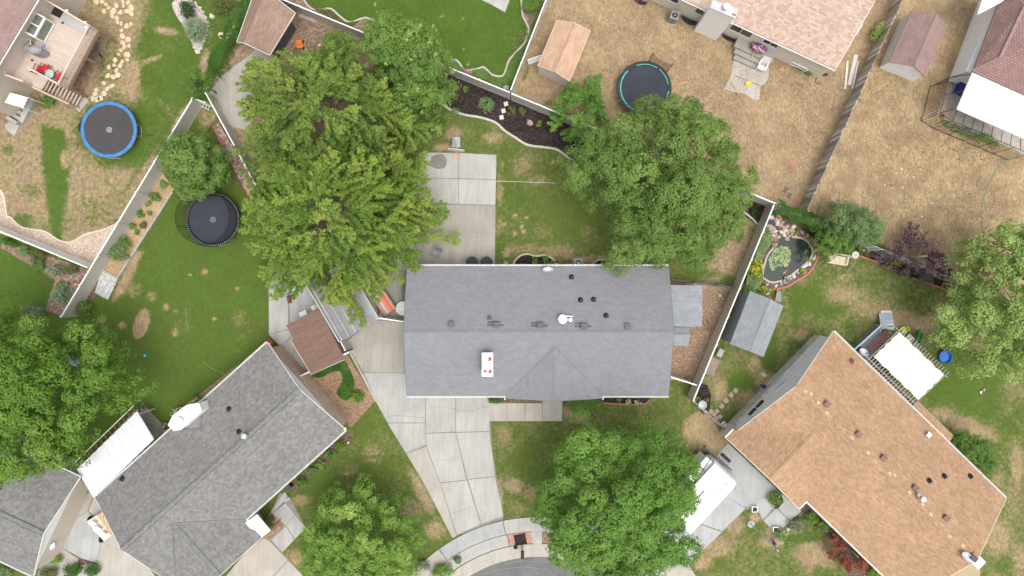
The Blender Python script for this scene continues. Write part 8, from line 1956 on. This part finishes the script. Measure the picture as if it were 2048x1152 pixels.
for x, y, lab in ((1579, 1060, 'large white rock in the planting by the walk'), (1574, 1069, 'pale flat rock in the planting by the walk'), (1596, 1057, 'small pale rock behind the large white one')): m = MB(); m.rock(W(x, y, .3), .2 if x != 1596 else .12, seed=x, sz=1.0); o = m.build('rock', 'white_stone'); o.location.z = 0; tag(o, lab, 'rock')
# ---- white travel trailer
def trailer():
    zt = 2.95; q = [(1433, 924), (1477, 964), (1382, 1068), (1338, 1028)]; P = [W(x, y, zt) for x, y in q]; c = sum(P, Vector()) / 4
    root = thing('travel_trailer', 'white travel trailer parked on the side driveway half under the round tree', 'trailer', (c.x, c.y, 0)); u = (P[2] - P[1]).normalized(); v = (P[0] - P[1]).normalized(); an = math.atan2(u.y, u.x); L, Wd = (P[2] - P[1]).length, (P[0] - P[1]).length
    f = lambda a, b, z: P[1].xy.to_3d() + u * a + v * b + Vector((0, 0, z))
    m = MB(); prof = [(.0, .55), (-.12, 1.2), (.0, 2.4), (.18, 2.85), (.5, zt - .03)]; A_ = [f(a, 0, z) for a, z in prof] + [f(L, 0, zt - .03), f(L, 0, .55)]; B_ = [f(a, Wd, z) for a, z in prof] + [f(L, Wd, zt - .03), f(L, Wd, .55)]
    m.poly(A_[::-1]); m.poly(B_)
    for i in range(7): j = (i + 1) % 7; m.poly([A_[i], A_[j], B_[j], B_[i]])
    m.build('body', 'trailer_white', root); m = MB(); m.slab([f(.45, -.02, zt), f(L + .02, -.02, zt), f(L + .02, Wd + .02, zt), f(.45, Wd + .02, zt)], .035); r_ = m.build('roof', 'trailer_white', root)
    for a, b, s_, mt in ((.75, .35, .42, 'cream_paint'), (1.5, .55, .36, 'trailer_white'), (3.2, 1.2, .4, 'trailer_white')): p = f(a, b, zt + .04); m = MB(); m.box(p, (s_, s_, .08), an); h_ = m.build('roof_hatch', mt, r_); m = MB(); m.box(p + Vector((0, 0, .05)), (s_ * .6, s_ * .6, .03), an); m.build('hatch_lid', 'light_grey_metal' if mt == 'cream_paint' else 'white_metal', h_)
    m = MB(); m.box(f(2.6, 1.1, zt + .12), (.9, .65, .24), an); m.build('roof_unit', 'white_metal', r_)
    # slide-out with grey awning tubes on the north side
    m = MB(); a0, a1 = .2, 1.5; m.prism([tuple(f(a, b, 0)[:2]) for a, b in ((a0, Wd), (a1 + .7, Wd), (a1 + .7, Wd + .62), (a0, Wd + .62))], .7, 2.5); s = m.build('slide_out', 'white_metal', root)
    for a, l in ((.55, .6), (1.6, .95)): m = MB(); m.box(f(a, Wd + .33, 2.52), (l, .46, .03), an); m.build('panel', 'light_grey_metal', s)
    m = MB(); m.bar(f(-.1, Wd + .35, 2.54), f(2.3, Wd + .02, 2.6), .05, .05); m.bar(f(1.08, Wd + .05, 2.54), f(1.08, Wd + .62, 2.54), .06, .06); m.build('awning_arm', 'dark_metal', s)
    m = MB(); m.bar(f(-.32, -.05, .55), f(-.32, Wd + .5, .55), .16, .2); m.build('bumper', 'dark_metal', root); m = MB(); m.bar(f(-.12, .05, 1.0), f(-.12, Wd + .2, 1.0), .05, .7); m.build('rear_panel', 'dark_metal', root)
    m = MB(); p = f(-.75, .75, .1); m.tube([p - v * .42 + Vector((0, 0, .1)), p + v * .42 + Vector((0, 0, .1))], .12, 10); m.build('sewer_tube', 'vent_black', root)
    for a in (2.0, 2.9):
        for b, o_ in ((.05, -1), (Wd - .05, 1)): m = MB(); c_ = f(a, b, .36); m.tube([c_ - v * .11, c_ + v * .11], .36, 20); w_ = m.build('wheel', 'black_plastic', root); m = MB(); m.tube([c_ + v * o_ * .12, c_ + v * o_ * .13], .2, 14); m.build('rim', 'light_grey_metal', w_)
    m = MB(); m.slab([f(L * .5, -.012, 1.3), f(L * .5 + 1, -.012, 1.3), f(L * .5 + 1, -.012, 2.0), f(L * .5, -.012, 2.0)], .01); m.build('window', 'glass_dark', root)
plain('trailer_white', (.84, .84, .84, 1), .35, var=.02, spec=.5); trailer()
# ---- flatbed with lumber and white tubs
root = thing('utility_trailer', 'low flatbed with plywood and pale boards on the west driveway', 'trailer', W(203, 1050, 0)); q = [W(x, y, .6) for x, y in ((173, 1043), (210, 1020), (235, 1062), (208, 1083))]; m = MB((q[2] - q[1]).normalized()); m.slab([p + Vector((0, 0, 0)) for p in q], .08); m.build('bed', 'pale_stone', root)
q = [W(x, y, .72) for x, y in ((194, 1030), (210, 1020), (235, 1062), (222, 1071))]; m = MB((q[2] - q[1]).normalized()); m.slab(q, .04)
n = NT('plywood'); wv = n.n.new("ShaderNodeTexWave"); wv.inputs["Scale"].default_value = 1.6; wv.inputs["Distortion"].default_value = 7; n.l(n.tc.outputs["Object"], wv.inputs["Vector"]); n.col(n.ramp(wv.outputs["Fac"], [(0, (.40, .23, .12, 1)), (1, (.62, .44, .27, 1))])); n.fin(.7)
m.build('plywood_sheet', 'plywood', root)
for x, y in ((180, 1040), (203, 1078), (215, 1030), (226, 1062)): p = W(x, y, .3); m = MB(); m.tube([(p.x - .08, p.y, .28), (p.x + .08, p.y, .28)], .27, 14); m.build('wheel', 'black_plastic', root)
for x, y, s_, t in ((186, 1048, .34, 'upper small'), (194, 1060, .44, 'middle, larger'), (206, 1069, .34, 'lower small')): lidded('white_tub', t + ' white tub standing on the flatbed', 'tub', x, y, (s_, s_, .35), -.6, 'white_plastic', 'white_plastic', z0=.6)
# ---- blue-grey deck with grill, pot
root = thing('low_deck', 'blue-grey deck with steps behind the orange house next to the pergola', 'deck', W(1750, 680, 0)); q = [(1709, 699), (1763, 651), (1790, 654), (1780, 668), (1745, 712), (1735, 722)]; P = [W(x, y, .9) for x, y in q]; m = MB(Vector((.72, .69, 0))); m.prism([tuple(p[:2]) for p in P], .8, .9); m.build('deck_floor', 'deck_blue', root)
for i in range(6): p = W(1774 - i * .6, 649 - i * 3.9, .8 - i * .13); m = MB(); m.box((p.x, p.y, .8 - i * .135), (1.0, .22, .06), .05); m.build('tread', 'deck_blue', root)
for i, (x, y) in enumerate(q): p = W(x, y, .9); m = MB(); m.box((p.x, p.y, .4), (.12, .12, .8)); m.build('post', 'deck_blue_grey', root)
m = MB(); a, b = W(1709, 699, 1.8), W(1762, 651, 1.8); m.bar(a, b, .10, .05)
for i in range(18): p = a.lerp(b, i / 17); m.bar((p.x, p.y, .9), (p.x, p.y, 1.78), .035, .035)
m.build('railing', 'deck_blue_grey', root)
ground_poly('concrete_pad', [(1761, 621), (1782, 621), (1783, 629), (1761, 630)], 'pale_stone', .06)
root = thing('potted_plant', 'leafy plant in a white pot on the blue-grey deck', 'potted plant', W(1768, 664, .9)); p = W(1768, 664, 1.2); m = MB(); m.lathe((p.x, p.y, .9), [(.2, 0), (.3, .3), (.32, .32), (.27, .32), (.2, .2), (.0001, .2)], 16); m.build('pot', 'white_plastic', root); r_ = np.random.default_rng(2); C = r_.normal(0, 1, (260, 3)); C /= np.linalg.norm(C, axis=1, keepdims=True); leafmesh('foliage', C * [.26, .26, .2] + [p.x, p.y, 1.35], C + [0, 0, .5], np.full(260, .11), r_.random(260), 'leaf_lime', root)
root = thing('barbecue', 'white lidded barbecue on the blue-grey deck against the orange roof', 'grill', W(1729, 705, .9)); p = W(1729, 705, 1.7); m = MB(); m.box((p.x, p.y, 1.25), (.7, .45, .7), -.75); m.build('cabinet', 'navy', root); m = MB(); m.lathe((p.x, p.y, 1.6), [(.36, 0), (.34, .12), (.22, .2), (.0001, .22)], 16, 1.15, .75, -.75); l_ = m.build('lid', 'white_metal', root); m = MB(); m.bar((p.x - .05, p.y - .12, 1.85), (p.x + .2, p.y - .0, 1.85), .03, .03); m.build('handle', 'dark_metal', l_)
# hammock glimpsed through the left tree, ramp by the garden shed, yard junk by the shed
root = thing('hammock', 'pale blue hammock seat glimpsed through a gap in the left tree', 'hammock', W(150, 724, 0)); a, b = W(137, 721, .9), W(166, 730, .9); m = MB()
for i in range(6):
    f = lambda t, s_: a.lerp(b, t) + Vector((.0, s_ * .35, -.3 * math.sin(PI * t)))
    m.poly([f(i / 6, -1), f((i + 1) / 6, -1), f((i + 1) / 6, 1), f(i / 6, 1)])
m.build('sling', 'hammock_blue', root) if 'hammock_blue' in MATS else (plain('hammock_blue', (.35, .42, .55, 1), .8), m.build('sling', 'hammock_blue', root)); m = MB(); m.bar(a + Vector((0, .4, .1)), b + Vector((0, -.1, .1)), .06, .06); m.build('spreader_bar', 'wood_tan', root)
root = thing('wheeled_ramp', 'orange-railed blue-grey ramp above the garden shed', 'ramp', W(1555, 588, 0)); m = MB(); m.slab([W(1554, 582, .2), W(1562, 583, .2), W(1563, 604, .6), W(1553, 603, .6)], .04); m.build('ramp_board', 'siding_bluegrey', root); m = MB(); m.bar(W(1556, 577, .25), W(1551, 602, .7), .08, .06); m.build('side_rail', 'orange_wood', root) if 'orange_wood' in MATS else (plain('orange_wood', (.55, .28, .09, 1), .8), m.build('side_rail', 'orange_wood', root))
root = thing('push_mower', 'orange push mower half hidden by leaves beside the top left shed', 'lawn mower', W(598, 88, 0)); p = W(598, 88, .3); m = MB(); m.box((p.x, p.y, .2), (.5, .6, .2), .2); m.lathe((p.x, p.y, .3), [(.16, 0), (.14, .12), (.0001, .14)], 12); m.build('body', 'orange_paint', root)
for a_ in (-.28, .28):
    for b_ in (-.25, .25): m = MB(); m.tube([(p.x + a_ - .03, p.y + b_, .1), (p.x + a_ + .03, p.y + b_, .1)], .1, 12); m.build('wheel', 'black_plastic', root)
m = MB(); m.tube([(p.x - .2, p.y - .25, .25), (p.x - .22, p.y - .9, .95), (p.x + .22, p.y - .9, .95), (p.x + .2, p.y - .25, .25)], .015, 6); m.build('handle', 'dark_metal', root)
p = W(632, 102, .2); m = MB(); m.ball((p.x, p.y, .16), .16, 14, 8); tag(m.build('ball', 'red_paint', smooth=True), 'red ball glimpsed through the leaves near the top left shed', 'ball'); p = W(637, 88, .3); m = MB(); m.rock((p.x, p.y, 0), .18, seed=7); tag(m.build('rock', 'tan_stone'), 'pale yellow rock glimpsed through the leaves near the top left shed', 'rock')
ground_poly('patio', [(938, -12), (980, 8), (1010, 25), (1024, -12)], 'concrete_pale', .04)
m = MB(); m.lathe(W(696, 885, .1), [(.12, 0), (.09, .12), (.0001, .3)], 8); tag(m.build('garden_cone', 'white_plastic'), 'small white cone on the grass corner by the grey-brown roof', 'cone')
root = thing('small_fire_pit', 'round fire pit with a coloured rim glimpsed deep inside the big tree', 'fire pit', W(710, 320, 0)); p = W(710, 320, .4); m = MB(); m.lathe((p.x, p.y, 0), [(.4, 0), (.48, .35), (.44, .36), (.36, .1), (.0001, .1)], 18); m.build('bowl', 'black_plastic', root); m = MB(); m.tube([(p.x + .46 * math.cos(t), p.y + .46 * math.sin(t), .37) for t in [PI * 2 * i / 20 for i in range(21)]], .03, 6, cap=False); m.build('rim', 'blue_pad', root)

# fallen leaves on paving, dead grass tufts in the dry yards
def strew(name, label, px, n, mat, s, seed, h=.01, kind='stuff'):
    r = np.random.default_rng(seed); poly = outline_world(px, 0, 2); lo, hi = poly.min(0), poly.max(0); P = lo + r.random((n * 3, 2)) * (hi - lo); P = P[pdist(P, poly) > 0]
    dn = np.sin(P[:, 0] * .9 + seed) + np.sin(P[:, 1] * 1.3) + np.sin(P[:, 0] * 2.7 + P[:, 1] * 2.1); P = P[dn + r.normal(0, 1, len(P)) > 0][:n]
    C = np.column_stack([P, r.uniform(.5, 1, len(P)) * h]); o = leafmesh(name, C, np.tile([0, 0, 1.], (len(C), 1)), s * r.uniform(.5, 1.3, len(C)), r.random(len(C)), mat, base=(*C.mean(0)[:2], 0), seed=seed, asp=.35 if h > .02 else .6); tag(o, label, 'ground cover', kind=kind)
leaf('leaf_dead', (.16, .09, .04, 1), (.30, .21, .10, 1), (.45, .36, .18, 1), trans=.05)
leaf('grass_dead', (.20, .14, .08, 1), (.34, .25, .15, 1), (.50, .40, .25, 1), trans=.05)
strew('dry_grass', 'tufts of dead straw-coloured grass in the yard with the orange-tan shed', [(1105, 0), (1330, 0), (1500, 120), (1700, 120), (1600, 400), (1500, 380), (1030, 180)], 15000, 'grass_dead', .13, 31, .06)
strew('dry_grass', 'tufts of dead straw-coloured grass in the far yard beside the steel cage', [(1830, 10), (1950, 10), (1880, 240), (2048, 310), (2048, 520), (1900, 540), (1630, 430)], 15000, 'grass_dead', .13, 32, .06)
strew('fallen_leaves', 'dead leaves scattered on the back patio slabs', [(840, 310), (990, 312), (988, 528), (836, 528)], 220, 'leaf_dead', .06, 33, .065)
strew('fallen_leaves', 'dead leaves scattered on the main driveway slabs', [(700, 690), (812, 650), (975, 800), (1005, 1030), (905, 1070), (760, 800)], 420, 'leaf_dead', .055, 34, .06)
